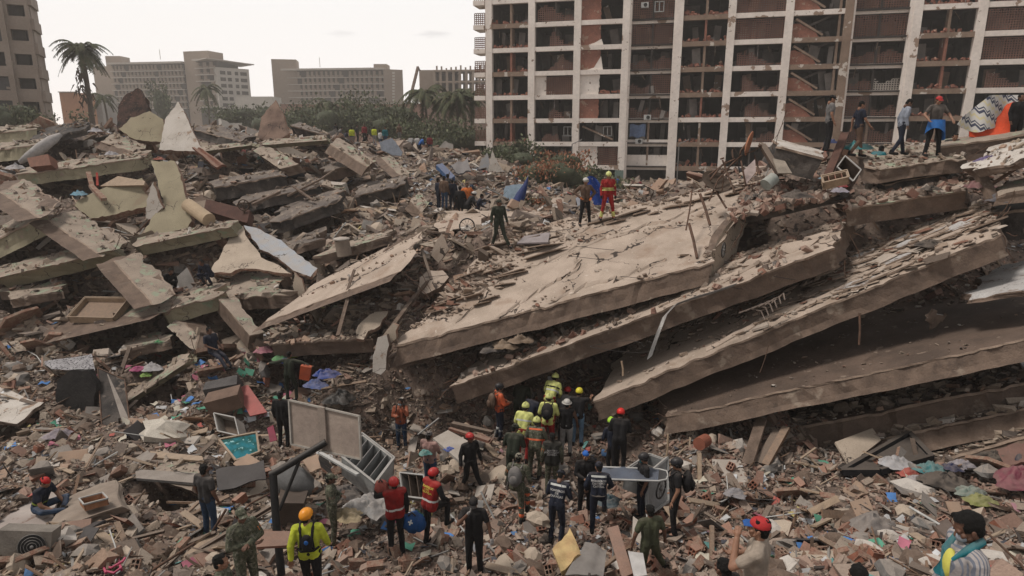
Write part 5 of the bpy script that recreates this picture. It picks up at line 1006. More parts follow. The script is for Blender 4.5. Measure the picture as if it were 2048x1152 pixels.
        o = mb.build(nm_, list(m) if isinstance(m, tuple) else [m, K_], None); o.parent = rt
        if kind in ('rescue',) and lod < 2: mb = MB(); mb.tube([hp((.1, .0, -.0)), hp((.06, -.10, -.02)), hp((0, -.13, -.03)), hp((-.06, -.10, -.02)), hp((-.1, 0, 0))], .014 * s, 6, 0); part(mb, 'neck_guard', K_)
    headgear(head, hc)
    if d < 9 or (lod == 0 and 110 < face % 360 < 250):
        for sx in (-1, 1): mb = MB(); mb.ell(hp((sx * .034, .0885, .004)), (.010 * s, .006 * s, .006 * s), HM, 0, 8, 6); part(mb, 'eye', m_eye)
    ubw = FM_ @ ub; cb = lambda p: FM_ @ ((Vector((0, 0, .98)) + ub @ (Vector(p) - Vector((0, 0, .98)))) * s)
    for e in extra:
        k = e[0]; mb = MB()
        if k == 'backpack':
            mb.ell(cb((0, -.22, 1.24)), (.17 * s, .11 * s, .24 * s), ubw, 0, 12, 8, .06); mb.ell(cb((0, -.32, 1.17)), (.11 * s, .06 * s, .12 * s), ubw, 0, 10, 6, .06); o = part(mb, 'backpack', e[1])
            mb = MB(); [mb.tube([cb((sx * .10, -.16, 1.42)), cb((sx * .12, .02, 1.50)), cb((sx * .12, .155, 1.36)), cb((sx * .14, .13, 1.16)), cb((sx * .14, -.10, 1.10))], .018 * s, 6) for sx in (-1, 1)]; mb.build('strap', e[1]).parent = o
        elif k == 'harness':
            for sx in (-1, 1): mb.tube([cb((sx * .10, -.150, 1.12)), cb((sx * .085, -.152, 1.30)), cb((sx * .10, -.09, 1.45)), cb((sx * .11, .02, 1.495)), cb((sx * .11, .14, 1.38))], .024 * s, 6)
            mb.tube([cb((-.16, -.06, 1.08)), cb((-.1, -.145, 1.08)), cb((.1, -.145, 1.08)), cb((.17, -.05, 1.08))], .02 * s, 6); mb.ell(cb((0, -.15, 1.22)), (.10 * s, .05 * s, .16 * s), ubw, 0, 12, 8); part(mb, 'harness', e[1]); mb = MB(); mb.ell(cb((0, -.195, 1.26)), (.035 * s, .012 * s, .04 * s), ubw, 0, 10, 6); part(mb, 'water_tube', BL)
        elif k == 'stripe':      # reflective band hugging the garment
            bv = BVHTree.FromPolygons([v.co for v in sh2.data.vertices], [tuple(p.vertices) for p in sh2.data.polygons]); z = e[2]; n = 22; ring = []
            for i in range(n + 1):
                a = 2 * math.pi * i / n; dr = (ubw @ Vector((math.sin(a), math.cos(a), 0))).normalized(); row = []
                for dz in (-.022, .022):
                    c0 = cb((0, 0, z + dz)); h = bv.ray_cast(c0 + dr * .6, -dr); row.append((h[0] + dr * .006) if h[0] else c0 + dr * .15)
                ring.append(row)
            mb.sheet(ring, 0, None); part(mb, 'reflective_band', e[1])
        elif k == 'armband':
            sh, el = J['sh' + e[2]], J['el' + e[2]]; a, b = sh + (el - sh) * .42, sh + (el - sh) * .68; cap(mb, a, b, .066, .062); mb.v = [FM_ @ (v * s) for v in mb.v]; part(mb, 'arm_patch', e[1])
        elif k == 'cuffs':
            for S in 'LR': a = J['knee' + S] + (J['ank' + S] - J['knee' + S]) * e[2]; b = a + (J['ank' + S] - J['knee' + S]) * .12; cap(mb, a, b, .066, .062)
            mb.v = [FM_ @ (v * s) for v in mb.v]; part(mb, 'leg_band', e[1])
        elif k == 'mask': mb.ell(hp((0, .062, -.045)), (.055 * s, .05 * s, .05 * s), HM, 0, 10, 7); part(mb, 'face_mask', e[1])
        elif k == 'belt': 
            cap(mb, (-.05, 0, 1.0), (.05, 0, 1.0), .135, .135, 14); mb.v = [FM_ @ (Vector((v.x, v.y, 1.0 + (v.z - 1.0) * .18)) * s) for v in mb.v]; part(mb, 'belt', e[1])
        elif k == 'collar':
            mb.tube([cb((-.07, .10, 1.36)), cb((-.10, .03, 1.47)), cb((-.05, -.07, 1.52)), cb((.05, -.07, 1.52)), cb((.10, .03, 1.47)), cb((.06, .10, 1.36)), cb((.02, .14, 1.18))], [.026 * s, .034 * s, .03 * s, .03 * s, .034 * s, .04 * s, .05 * s], 10); mb.v = [v + Vector((1, 1, 1)) * noise.noise(v * 28) * .018 for v in mb.v]; part(mb, 'scarf', e[1])
        elif k == 'shirtfront': mb.ell(cb((0, .095, 1.28)), (.07 * s, .045 * s, .13 * s), ubw, 0, 12, 8); part(mb, 'undershirt', e[1])
        elif k == 'glasses':
            for sx in (-1, 1): mb.tube([hp((sx * .034 + .02 * math.cos(t), .098, .004 + .016 * math.sin(t))) for t in [i * math.pi / 4 for i in range(9)]], .002 * s, 4)
            part(mb, 'glasses', K_)
        elif k == 'skirt':
            g = []
            for i in range(17):
                a = math.pi * (-.15 + 1.3 * i / 16); g.append([FM_ @ (Vector((-math.cos(a) * (.21 + .07 * v), .05 + math.sin(a) * (.18 + .10 * v) + .02 * math.sin(i * 1.9 + v * 3), 1.06 - v * (.42 + .18 * math.sin(i * .35 + 1.2)))) * s) for v in (0, .33, .66, 1)])
            mb.sheet(g, 0, (0, 0, 0)); 
            o = part(mb, 'tarp_apron', e[1])
    if text:
        bv = BVHTree.FromPolygons([v.co for v in sh2.data.vertices], [tuple(p.vertices) for p in sh2.data.polygons])
        lines, size, zc = text; al = (tuple(lines), size)
        cu = bpy.data.curves.new('t', 'FONT'); cu.body = '\n'.join(lines); cu.size = size; cu.align_x = 'CENTER'; cu.align_y = 'CENTER'; cu.space_line = .95; cu.offset = .0022; cu.resolution_u = 2
        to = bpy.data.objects.new('t', cu); col.objects.link(to); dg = bpy.context.evaluated_depsgraph_get(); tm = bpy.data.meshes.new_from_object(to.evaluated_get(dg)); bpy.data.objects.remove(to)
        dr = ubw @ Vector((0, 1, 0))
        for v in tm.vertices:
            o_ = cb((v.co.x, -.45, zc + v.co.y)); h = bv.ray_cast(o_, dr); v.co = (h[0] - dr * .007) if h[0] else o_ + dr * .28
        tm.materials.clear(); tm.materials.append(tcol or WH); link_mesh('back_lettering', tm, rt)
    return rt, W, J
WHT = paint('reflective_white', (.55, .55, .52), rough=.4, dust=.1, amt=.2); H_RED = paint('helmet_red', (.42, .02, .02), rough=.35, dust=.08); H_YEL = paint('helmet_yellow', (.72, .62, .05), rough=.3, dust=.05); H_LIM = paint('helmet_lime', (.60, .62, .22), rough=.35, dust=.1)
H_WHT = paint('helmet_white', (.5, .47, .43), rough=.4, dust=.1); H_ORG = paint('helmet_orange', (.75, .28, .02), rough=.35, dust=.05); H_BLK = paint('helmet_black', (.015, .015, .018), rough=.4, dust=.08); H_RD2 = paint('hard_hat_red', (.62, .03, .025), rough=.3, dust=.03); CY = paint('letter_yellow', (.6, .45, .08), rough=.7, dust=.05)
OG = paint('orange_band', (.80, .16, .06), rough=.7, dust=.05); BKB = paint('bandana_blue', (.02, .12, .45), rough=.8, dust=.05); GLV = paint('grey_glove', (.32, .30, .29), rough=.9); CAPN = NV; PNK = paint('cap_grey', (.10, .09, .09))
person(787,957,13.1,-22,'stand','rescuer in red vest and helmet, back turned, hand on a raised red bag', K_, K_, head='helmet', hc=H_RED, vest=RD, extra=(('stripe', WHT, 1.08),), over=dict(elL=(-.34,.12,1.34), wrL=(-.30,.20,1.52)), hands=('grip','relax'), text=(('PROTECCION', 'CIVIL'), .055, 1.30), tcol=RD)
person(868,938,13.5,40,'stepup','rescuer in red vest with yellow back lettering stepping up beside the blue bag', K_, K_, head='helmet', hc=H_RED, vest=RD, extra=(('stripe', WHT, 1.08),), text=(('BOMBEROS', 'CIVIL', 'MIRANDA'), .06, 1.30), tcol=CY)
person(946,999,12.6,188,'face','man in black tee and cap wiping his face with a gloved hand', K_, K_, m_skind, 'cap', K_, 'short', extra=(), gloves=(GLV, 'both'), nod=22, over=dict(elL=(-.30,.02,1.16), wrL=(-.36,.10,.92)))
person(940,868,16.8,150,'stride','man all in black with a red and black helmet striding over bricks', K_, K_, m_skind, 'helmet', H_RED, extra=(('belt', K_),), look=-10)
person(858,863,16.4,25,'stand','man in dusty pink polo and grey cap seen from behind by the open fridge', PK, JN, m_skind, 'capback', PNK, 'short', over=dict(elL=(-.24,.08,1.16), wrL=(-.14,.26,1.05), elR=(.24,.08,1.16), wrR=(.14,.26,1.05)))
person(800,798,20.6,182,'facephone','man in orange shirt with a face mask holding a hand to his cheek', cloth('faded_orange', (.36, .10, .05)), JN, m_skind, 'hair', None, 'long', extra=(('backpack', K_), ('mask', paint('mask_blue', (.3, .42, .5)))), s=1.0, lod=0)
person(560,783,18.6,8,'stand','man in black long sleeves standing beside the back of the pale board', K_, K_, m_skind, 'capback', K_)
person(578,703,21.6,5,'armsout','soldier in dark green stretching both arms out, orange case in one hand', DG, DG, m_skin, 'hair', None)
person(588,694,23.2,-20,'lean','crouched rescuer with lime green helmet behind the soldier with arms out', K_, K_, head='rescue', hc=paint('helmet_neon', (.45, .75, .08), rough=.4, dust=0))
person(418,655,21.4,118,'perch','man in navy tee leaning back on a green topped block with legs stretched', NV, NV, m_skind, 'hair', None, 'short', nod=12)
person(400,520,24.8,200,'crouch','man in dark clothes crouching next to the cream cracked wall plate', NV, NV, m_skind, 'hair', None)
person(342,538,25.2,120,'crouch','dark clothed man bent low in the room under the green beam', K_, K_, m_skind, 'hair', None)
person(94,957,14.3,98,'sit','man in red and yellow headgear sitting cross-legged on a mattress', NV, JN, m_skin, 'bandana', paint('headgear_red', (.45, .02, .02), dust=.05), 'short', extra=(('stripe', paint('yellow_green_band', (.22, .28, .04)), 1.1),), nod=14)
person(406,929,13.5,22,'stand','man in charcoal tee and blue jeans with green shoes seen from behind', GR, JN, m_skind, 'hair', None, 'short', shoes=paint('green_shoe', (.15, .32, .24)), look=-25)
person(481,1018,10.2,128,'crossed','camouflaged soldier with crossed arms and an orange shoulder patch', CAMO, CAMO, m_skind, 'cap', CAMO, extra=(('armband', CRM, 'L'),), look=12)
person(440,1110,9.2,85,'stand','bareheaded camouflaged soldier cut off at the shoulders below the one with crossed arms', CAMO, CAMO, m_skin, 'hair', None, look=-10)
person(612,1020,10.4,-8,'walk','rescuer in neon yellow long sleeves with an orange helmet and harness', YL, K_, m_skin, 'helmet', H_ORG, extra=(('harness', K_),), look=25)
person(660,948,14.0,75,'crossed','camouflaged soldier with crossed arms behind the rescuer in neon yellow', CAMO, CAMO, m_skind, 'cap', CAMO, extra=(('armband', MR, 'R'),))
person(1038,907,15.0,18,'stepup','camouflaged soldier with grey backpack and orange knee bands climbing', CAMO, CAMO, m_skin, 'capback', cloth('camo_cap', (.22, .2, .15)), extra=(('backpack', GY), ('cuffs', OG, .18), ('armband', CRM, 'L'), ('cuffs', OG, .6)), flip=True, over=dict(kneeR=(-.16,.30,.72), ankR=(-.2,.18,.3), toeR=(-.2,.32,.26)))
person(1105,866,16.4,4,'stand','soldier whose vest reads EJERCITO on the back, camouflage sleeves', CAMO, CAMO, m_skind, 'hair', None, vest=cloth('vest_black', (.035, .033, .028), .08), extra=(('armband', CRM, 'L'),), text=(('EJERCITO', 'BOLIVARIANO', 'DEFENSA'), .062, 1.24))
person(1124,940,14.4,24,'lean2','firefighter in navy bending forward, back lettering ends in CARACAS', NV, NV, m_skin, 'capback', CAPN, extra=(('stripe', WHT, 1.40),), text=(('BOMBEROS', 'DE', 'CARACAS'), .066, 1.22), nod=25)
person(1198,924,14.5,6,'stepup','firefighter in navy whose back reads BOMBEROS DISTRITO CAPITAL', NV, NV, m_skin, 'capback', CAPN, extra=(('stripe', WHT, 1.42), ('belt', GR)), text=(('BOMBEROS', 'DISTRITO', 'CAPITAL'), .066, 1.26), look=-12)
person(1172,903,15.9,170,'front','rescuer in black with a blue bandana and glasses facing the camera', K_, K_, m_skin, 'bandana', BKB, extra=(('glasses',), ('belt', GR)), nod=5)
person(1286,908,15.1,262,'front','bearded helper in black tee and black helmet beside the blue stretcher', K_, NV, m_skin, 'helmet', H_BLK, 'short', extra=(('belt', GY), ('mask', TE)), over=dict(elL=(-.25,.0,1.15), wrL=(-.26,.10,.92)), nod=10)
person(1352,918,13.1,280,'stand','helper in black tee and dark helmet with a small dark backpack', K_, K_, m_skin, 'helmet', H_BLK, 'short', extra=(('backpack', K_),), nod=10, over=dict(elL=(-.26,-.02,1.15), wrL=(-.28,.08,.90)))
person(1300,1010,12.1,-15,'stepout','young man in olive tee with dark hair seen from behind', OL, OL, m_skind, 'hair', None, 'short')
person(1522,1037,6.5,-62,'facephone','man in beige tee and red and blue cap talking with a hand at his mouth', BG, JN, m_skin, 'cap', (paint('cap_red', (.42, .03, .03), dust=0), paint('cap_blue', (.02, .09, .30), dust=0)), 'short', vox=.011, nod=-4, hands=('grip', 'relax'))
person(1926,1029,4.9,-78,'stand','dark haired man with face mask, teal scarf and pale striped shirt', STRP, JN, m_skind, 'bighair', None, extra=(('collar', TE), ('shirtfront', paint('yellow_tee', (.65, .6, .12), dust=0)), ('mask', paint('mask_grey', (.28, .30, .33), dust=0))), nod=26, vox=.010)
person(1448,1118,7.2,-30,'stand','dark haired head just showing above the picture edge beside the beige tee man', K_, K_, m_skind, 'hair', None)
person(1718,1132,7.0,-10,'stand','dark haired head just showing below the scattered cardboard boxes', K_, K_, m_skind, 'bighair', None)
person(1134,800,18.2,8,'front','man in white full brim hard hat and black sleeveless top', K_, LG, m_skind, 'hardhat', H_WHT, 'none', look=-15, over=dict(elR=(.28,.0,1.15), wrR=(.30,.12,.92)))
person(1159,777,18.5,14,'reach','man in yellow hard hat and pale jeans reaching onto the slab edge', K_, LJ, m_skin, 'helmet', H_YEL, 'short')
person(1099,788,18.3,12,'lean2','firefighter with lime helmet and yellow jacket with black straps, in the middle of the crowd', YB, RD, m_skin, 'rescue', H_LIM, extra=(('backpack', K_),))
person(1112,748,19.4,28,'lean','firefighter in yellow jacket and lime helmet climbing up under the slab', YB, RD, m_skin, 'rescue', H_LIM, extra=(('stripe', WHT, 1.2), ('stripe', K_, 1.3)))
person(1052,806,17.9,20,'lean2','firefighter in yellow jacket and lime helmet between the soldiers', YB, RD, m_skin, 'rescue', H_LIM, extra=(('stripe', WHT, 1.25), ('stripe', RD, 1.0)))
person(1074,835,17.2,12,'lean2','helmeted rescuer in brown camouflage with an orange back band', CAMO, CAMO, m_skin, 'rescue', H_LIM, extra=(('stripe', OG, 1.42), ('stripe', OG, 1.15)))
person(1032,848,16.9,14,'lean2','soldier in plain dark green uniform and cap, back to the camera', DG, DG, m_skind, 'cap', DG, look=40)
person(1000,768,18.7,68,'front','rescuer in orange long sleeves with dark helmet and tan backpack', OR, NV, m_skin, 'helmet', H_BLK, extra=(('backpack', BR_), ('cuffs', WHT, .4)), nod=8)
person(1136,775,19.6,30,'lean2','red helmeted rescuer hidden behind the yellow hard hat', LG, K_, m_skin, 'helmet', H_RED)
person(1242,818,17.7,12,'lean2','bulky man in black with a bright red hard hat at the cave mouth', K_, K_, m_skin, 'helmet', H_RD2, s=1.06)
person(1222,836,18.2,-15,'lean2','rescuer with lime visor and navy sleeves beside the bright red hard hat', NV, K_, m_skin, 'rescue', paint('helmet_neon', (.4, .7, .1)))
person(1048,757,20.0,20,'lean','soldier in dark green lost in the shade under the slab', DG, DG, m_skind, 'cap', DG)
person(1070,785,19.2,40,'lean2','navy clothed helper squeezed behind the orange sleeved rescuer', NV, NV, m_skind, 'hair', None)
person(1172,357,23.6,172,'hips','white helmeted man in brown shirt with orange gloves, hands on hips', BR_, K_, m_skin, 'helmet', H_WHT, gloves=(CRM, 'both'), nod=10, lod=0)
person(1218,345,23.2,178,'wide','firefighter in red and yellow suit with lime helmet on the broad slab', RD, RD, m_skin, 'rescue', H_LIM, extra=(('stripe', YB, 1.16), ('stripe', YB, 1.10), ('armband', YB, 'L'), ('armband', YB, 'R'), ('cuffs', YB, .45), ('cuffs', YB, .75), ('cuffs', YB, .6)), nod=18, gloves=(K_, 'both'), lod=0)
person(998,399,23.0,160,'stride','soldier in dark green and cap striding on the rubble slope', DG, DG, m_skind, 'cap', DG, look=-30, lod=0)
person(1668,191,20.3,98,'stand','man in grey tee, black trousers and dark cap looking down', GY, K_, m_skin, 'cap', K_, 'short', nod=20, lod=0)
person(1727,203,20.5,92,'walk','man in navy tee and brown trousers stepping forward on the roof slab', NV, BR_, m_skin, 'hair', None, 'short', nod=18, lod=0)
person(1824,200,20.3,100,'stride','man in pale grey blue shirt and jeans striding head down', cloth('pale_grey_blue', (.27, .29, .34)), NV, m_skind, 'hair', None, nod=30, over=dict(bend=10), lod=0)
person(1880,193,20.0,182,'hold','man in red cap gathering a blue sheet round his waist', cloth('brown_grey_tee', (.10, .085, .075)), K_, m_skin, 'cap', paint('cap_red', (.5, .03, .03)), 'short', extra=(('skirt', paint('blue_tarp_cloth', (.02, .12, .36), dust=.05)),), nod=12, s=1.05, lod=0)
person(1912,267,20.8,200,'crouch','man with grey top bending low beneath the zigzag blanket', GR, K_, m_skin, 'hair', None, lod=1)
person(2044,188,20.4,180,'stand','dark figure partly hidden by the orange tarp', K_, K_, m_skind, 'hair', None)
person(1765,292,21.6,60,'crouch','man in grey trousers and teal top bent over the debris behind the walkers', TE, GY, m_skind, 'hair', None, lod=1)
for a in ((888,352,33,25,'stand','valley worker in brown shirt and jeans seen from behind',BR_,JN,'hair',None),(904,358,34,-30,'stand','valley worker in navy behind the brown shirted one',NV,NV,'cap',NV),(912,362,34.5,100,'stand','valley worker in white shirt beside the dark doorway of rubble',WH,K_,'hair',None),(934,366,33.5,170,'hips','valley worker wearing a bright orange jacket',CRM,K_,'hair',None),
          (920,372,32.4,10,'walk','valley worker in black walking away from the orange jacket',K_,K_,'hair',None),(950,384,31.8,60,'lean','bending valley worker with a cream helmet',K_,K_,'helmet',H_WHT),(876,356,34.2,60,'stand','valley worker in dark blue against the sooty stub',NV,NV,'hair',None),(965,388,32.2,80,'lean2','stooping valley worker in navy behind the cream helmet',NV,NV,'hair',None),
          (895,348,35.5,0,'stand','valley worker under the round black drum lid',GR,NV,'hair',None)):
    person(*a[:6], a[6], a[7], m_skind, a[8], a[9])
for a in ((671,246,62,20,'stand','onlooker in black highest on the ridge',K_,K_),(684,254,61,60,'crouch','onlooker in grey sitting beside the one in black',GY,JN),(703,254,61,0,'stand','onlooker in a yellow green safety vest on the ridge near the ones in dark clothes',YL,JN),(714,250,62,100,'stand','onlooker in charcoal between the safety vest and the maroon shirt',GR,K_),(728,248,61,190,'stand','onlooker in a maroon shirt on the ridge',MR,K_),(748,253,62,10,'stand','onlooker in the second yellow green safety vest near white and teal shirts',YL,LG),
          (760,260,61,40,'stand','onlooker in white beside the teal shirt',WH,JN),(770,254,60,160,'stand','onlooker in a teal shirt on the ridge',TE,JN),(798,247,63,175,'stand','lone onlooker in brown standing tall apart from the group',BR_,GY),(736,268,58,100,'lean','onlooker in black bending below the maroon shirt',K_,K_),(694,262,60,30,'crouch','seated onlooker in navy below the first safety vest',NV,NV),
          (822,272,59,0,'crouch','crouching onlooker in grey white near the lone one in brown',LG,GR),(834,271,59,20,'stand','onlooker with a white tee by the blue shirted one',WH,NV),(848,274,58,60,'lean','stooping onlooker in bright blue',BL,NV),(859,270,58,0,'stand','onlooker in dark red at the end of the ridge crowd',MR,NV),
          (1236,352,61,120,'stand','helper with white cap and blue cape by the ground floor pillars',BL,NV),(1266,352,62,90,'stand','helper in faded pink by the ground floor pillars',PK,GR),(1282,358,61.5,0,'stand','helper in maroon by the ground floor pillars',MR,K_),(1299,364,60.5,200,'stand','helper with a white tee and helmet by the ground floor pillars',WH,GR)):
    person(*a[:6], a[6], a[7], m_skind, 'hair', None, vox=.05)
# ---------------------------------------------------------------- things lying on the rubble, one by one
m_wood = mat('splintered_wood', (.21, .125, .075), (.13, .08, .05), sc_=9, bs=40, amt=.6, rough=.9, dust=.42); m_woodd = mat('dark_old_wood', (.085, .055, .04), sc_=9, bs=40, amt=.6, dust=.42); m_woodl = mat('pale_pine', (.36, .26, .175), sc_=7, bs=30, amt=.4, dust=.42)
m_redwood = mat('reddish_board', (.20, .085, .055), (.15, .065, .045), sc_=6, amt=.4, dust=.42); m_gboard = mat('grey_board', (.22, .205, .19), sc_=3, amt=.5, dust=.42); m_wboard = mat('offwhite_board', (.42, .38, .335), (.34, .30, .26), sc_=3, amt=.35, dust=.3)
m_card = mat('cardboard', (.29, .175, .11), (.24, .15, .095), sc_=3, amt=.3, dust=.42); m_bk = mat('hollow_clay', (.30, .125, .08), sc_=5, amt=.5, dust=.42); m_enamel = paint('dusty_enamel', (.40, .40, .385), rough=.45, dust=.35); m_steel = paint('dull_steel', (.25, .25, .245), rough=.4)
m_foam = mat('yellow_foam', (.50, .36, .17), (.38, .25, .12), sc_=4, bs=9, amt=.4, bump=.6)
m_tarp_b = paint('blue_tarp', (.02, .10, .30), rough=.6); m_blackcloth = paint('black_tarpaulin', (.018, .018, .022), rough=.6, dust=.12)
LM = [(90,1000,'the man seated on the mattress'),(410,1000,'the man in charcoal tee'),(480,1080,'the soldier with crossed arms'),(610,1090,'the rescuer in neon yellow'),(650,860,'the back of the pale board'),(560,850,'the man in black long sleeves'),(800,860,'the orange shirted man'),(785,1040,'the two red vests'),(945,1080,'the man in black tee wiping his face'),(945,930,'the striding man in black'),
 (1040,980,'the soldier with the grey backpack'),(1120,1030,'the stooping firefighter'),(1200,1020,'the firefighter with one leg up'),(1300,1080,'the young man in olive'),(1350,1000,'the helper with the dark helmet'),(1240,880,'the bright red hard hat'),(1080,820,'the crowd of firefighters'),(1520,1090,'the man in beige tee'),(1930,1090,'the man with the teal scarf'),(1720,920,'the black framed panel'),(1710,1010,'the cardboard boxes'),(1860,940,'the teal clothes pile'),(2030,960,'the magenta bundle'),(1450,940,'the pale cabinet boards'),(1600,1000,'the open brick field'),
 (1180,410,'the flowered blue sheet'),(1000,450,'the striding soldier in green'),(1048,380,'the folded blue parasol'),(920,390,'the valley workers'),(850,300,'the far ridge onlookers'),(710,270,'the safety vest onlookers'),(1120,340,'the fallen orange tree'),(640,350,'the dark mid heap slabs'),(550,250,'the brown pointed wall'),(360,260,'the pale triangular wall'),(280,230,'the soot black wall fragment'),(100,290,'the rolled mattress'),(220,400,'the wide cracked olive wall'),(340,390,'the jagged olive wall'),(500,400,'the rusty trunk'),(500,500,'the cream cracked wall plate'),(200,620,'the wooden crate'),(80,500,'the green faced beam'),(430,700,'the man leaning on the block'),(590,730,'the soldier with arms out'),(300,780,'the half buried green beam'),(130,790,'the charred mattress'),(60,860,'the tipped plaster board'),(300,860,'the white plaster lump'),(480,890,'the turquoise painting'),(700,560,'the propped slab'),(700,480,'the barrel lid'),(850,640,'the snapped beams'),(1500,400,'the orange dish'),(1650,360,'the hollow block pile'),(1800,280,'the men on the roof slab'),(1980,240,'the zigzag blanket'),(1980,400,'the blue black clothes'),(1850,460,'the broken tile field'),(1500,550,'the dusty strip above the curved rails'),(1900,700,'the wide dusty brown slab'),(1200,500,'the broad pale slab')]
def near(px, py): return min(LM, key=lambda l: (l[0] - px) ** 2 + ((l[1] - py) * 1.5) ** 2)[2]
def lf(M, c): return lambda x, y, z: Vector(c) + M @ Vector((x, y, z))
def quad(name, label, cat, pts, th, m, frame=None, sag=0, nseg=6, m2=None, fw=.05):
    """a sheet or board through four pixel+depth corners, with thickness; frame: material of a raised border"""
    q = [P(*p) for p in pts]; n = (q[1] - q[0]).cross(q[3] - q[0]).normalized()
    if n.dot(Vector((0, 0, CZ)) - q[0]) < 0: n = -n
    g = [[(q[0] * (1 - u) + q[1] * u) * (1 - v) + (q[3] * (1 - u) + q[2] * u) * v + n * sag * (math.sin(u * 7 + v * 3) * .5 + noise.noise(Vector((u * 3, v * 3, q[0].x))) ) for v in [j / nseg for j in range(nseg + 1)]] for u in [i / nseg for i in range(nseg + 1)]]
    mb = MB(); mb.sheet(g, 0, -n * th, sag > 0)
    if frame is None: return one(mb, name, m, label, cat), q, n
    rt = thing(name, sum(q, Vector()) / 4, label, cat); mb.build('panel', m, rt); mb = MB()
    for i in range(4): a, b = q[i], q[(i + 1) % 4]; mb.bar(a + n * .01, b + n * .01, fw, fw * 1.3, 0, n)
    mb.build('frame', frame, rt); return rt, q, n
def openbox(name, label, cat, a, b, c, dep, m, mi, wall=.05, shelves=0, door=None, group=None):
    """box whose open face has corner a and sides a->b, a->c; dep: how far it goes back"""
    a, b, c = [P(*p) if not isinstance(p, Vector) else p for p in (a, b, c)]; u, v = b - a, c - a; n = u.cross(v).normalized()
    if n.dot(Vector((0, 0, CZ)) - a) > 0: n = -n
    U, V = u.normalized(), v.normalized(); n_ = n * dep; rt = thing(name, a + (u + v + n_) / 2, label, cat, group); mb = MB()
    mb.prism([a + n_, a + u + n_, a + u + v + n_, a + v + n_], n * wall)
    for (p, q, s) in ((a, a + u, V), (a + v, a + v + u, -V), (a, a + v, U), (a + u, a + u + v, -U)): mb.prism([p, q, q + n_, p + n_], s * wall)
    mb.build('body', m, rt); mb = MB()
    for i in range(shelves): t = (i + 1) / (shelves + 1); p = a + u * t; mb.prism([p + V * wall, p + v - V * wall, p + v - V * wall + n_ * .9, p + V * wall + n_ * .9], U * .015)
    if shelves: mb.build('shelf', mi, rt)
    mb = MB(); mb.prism([a + n_ * .985 + (U + V) * wall, a + u - U * wall + V * wall + n_ * .985, a + u + v + n_ * .985 - (U + V) * wall, a + v + n_ * .985 + U * wall - V * wall], -n * .004); mb.build('liner', mi, rt)
    mb = MB(); e = .03
    for (p, q) in ((a, a + u), (a + u, a + u + v), (a + u + v, a + v), (a + v, a)): mb.bar(p - n * .01, q - n * .01, e, e, 0, n)
    mb.build('rim', m_enamel if m is not m_woodl else m_woodl, rt); return rt
def crumple(name, label, cat, c, r, m, seed=None, flat=.5, group=None, nz=.55):
    """a heap of folded cloth"""
    sd = random.random() * 99 if seed is None else seed; c = Vector(c); n1, n2 = 14, 34; g = []
    for i in range(n1 + 1):
        row = []
        for k in range(n2):
            t = 2 * math.pi * k / n2; q = i / n1; ed = 1 + .55 * noise.noise(Vector((math.cos(t) * 1.3, math.sin(t) * 1.3, sd))) + .25 * noise.noise(Vector((math.cos(t) * 4, math.sin(t) * 4, sd)))
            x, y = math.cos(t) * q * ed * 1.25, math.sin(t) * q * ed * 1.25; p = Vector((x * 2.1 + sd, y * 2.1, 0)) ; w_ = noise.noise(p) * 1.2
            rd = 1 - abs(noise.noise(Vector((x * 2.6 + w_, y * 2.6 + w_, sd)))) * 2.6; rd2 = 1 - abs(noise.noise(Vector((x * 6 + w_ * 2, y * 6, sd + 5)))) * 2.2
            h = (1 - q ** 2.2) * (.55 + .5 * noise.noise(p)) + .30 * max(rd, -.4) * (1 - q * .6) + .12 * rd2 * (1 - q * .5) - .25 * q
            row.append(c + Vector((x * r[0], y * r[1], h * r[2] * 1.15)))
        g.append(row)
    vs = [p for r_ in g for p in r_]; mb = MB(); mb.add(vs, [(i * n2 + k, (i + 1) * n2 + k, (i + 1) * n2 + (k + 1) % n2, i * n2 + (k + 1) % n2) for i in range(n1) for k in range(n2)], 0, True)
    return one(mb, name, m, label, cat, group)
def rock(name, label, cat, px, py, d, r, m, yaw=0):
    c = P(px, py, d); mb = MB(); mb.ell(c, r, rot(random.uniform(-15, 15), random.uniform(-15, 15), yaw), 0, 9, 5, .55, False); o = one(mb, name, m, label, cat); o['kind'] = 'thing'; return o
# the black post with the pale board (seen from its back)
rt = thing('basketball_board', P(562, 1140, 12.5), 'back of a pale board held by a bent black post among the rubble', 'board')
q = [P(*p) for p in ((579, 800, 13.0), (719, 832, 12.5), (723, 918, 12.5), (584, 888, 13.0))]; n = (q[1] - q[0]).cross(q[3] - q[0]).normalized(); n = n if n.dot(Vector((0, 0, CZ)) - q[0]) > 0 else -n
mb = MB(); mb.prism(q, -n * .04); mb.build('panel', mat('dusty_board_back', (.32, .255, .21), (.26, .205, .17), sc_=1.5, amt=.35, bs=9), rt)
mb = MB(); [mb.bar(q[i] + n * .012, q[(i + 1) % 4] + n * .012, .03, .05, 0, n) for i in range(4)]; mb.build('frame', paint('white_frame', (.36, .33, .29), dust=.3), rt)
mb = MB(); mb.bar(P(643, 815, 12.72), P(648, 898, 12.72), .16, .05, 0, n); mb.build('centre_plate', mat('plate_grey', (.25, .20, .165), amt=.3), rt)
m_post = paint('black_post_paint', (.018, .017, .017), rough=.5, dust=.15)
mb = MB(); mb.tube([P(563, 1150, 12.4), P(552, 1040, 12.45), P(546, 948, 12.5)], .075, 12); mb.build('post', m_post, rt)
mb = MB(); mb.tube([P(541, 950, 12.5), P(560, 940, 12.5), P(652, 884, 12.66)], .07, 12); mb.build('arm', m_post, rt); mb = MB(); mb.tube([P(559, 1020, 12.46), P(598, 924, 12.55)], .035, 8); mb.build('brace', m_post, rt)
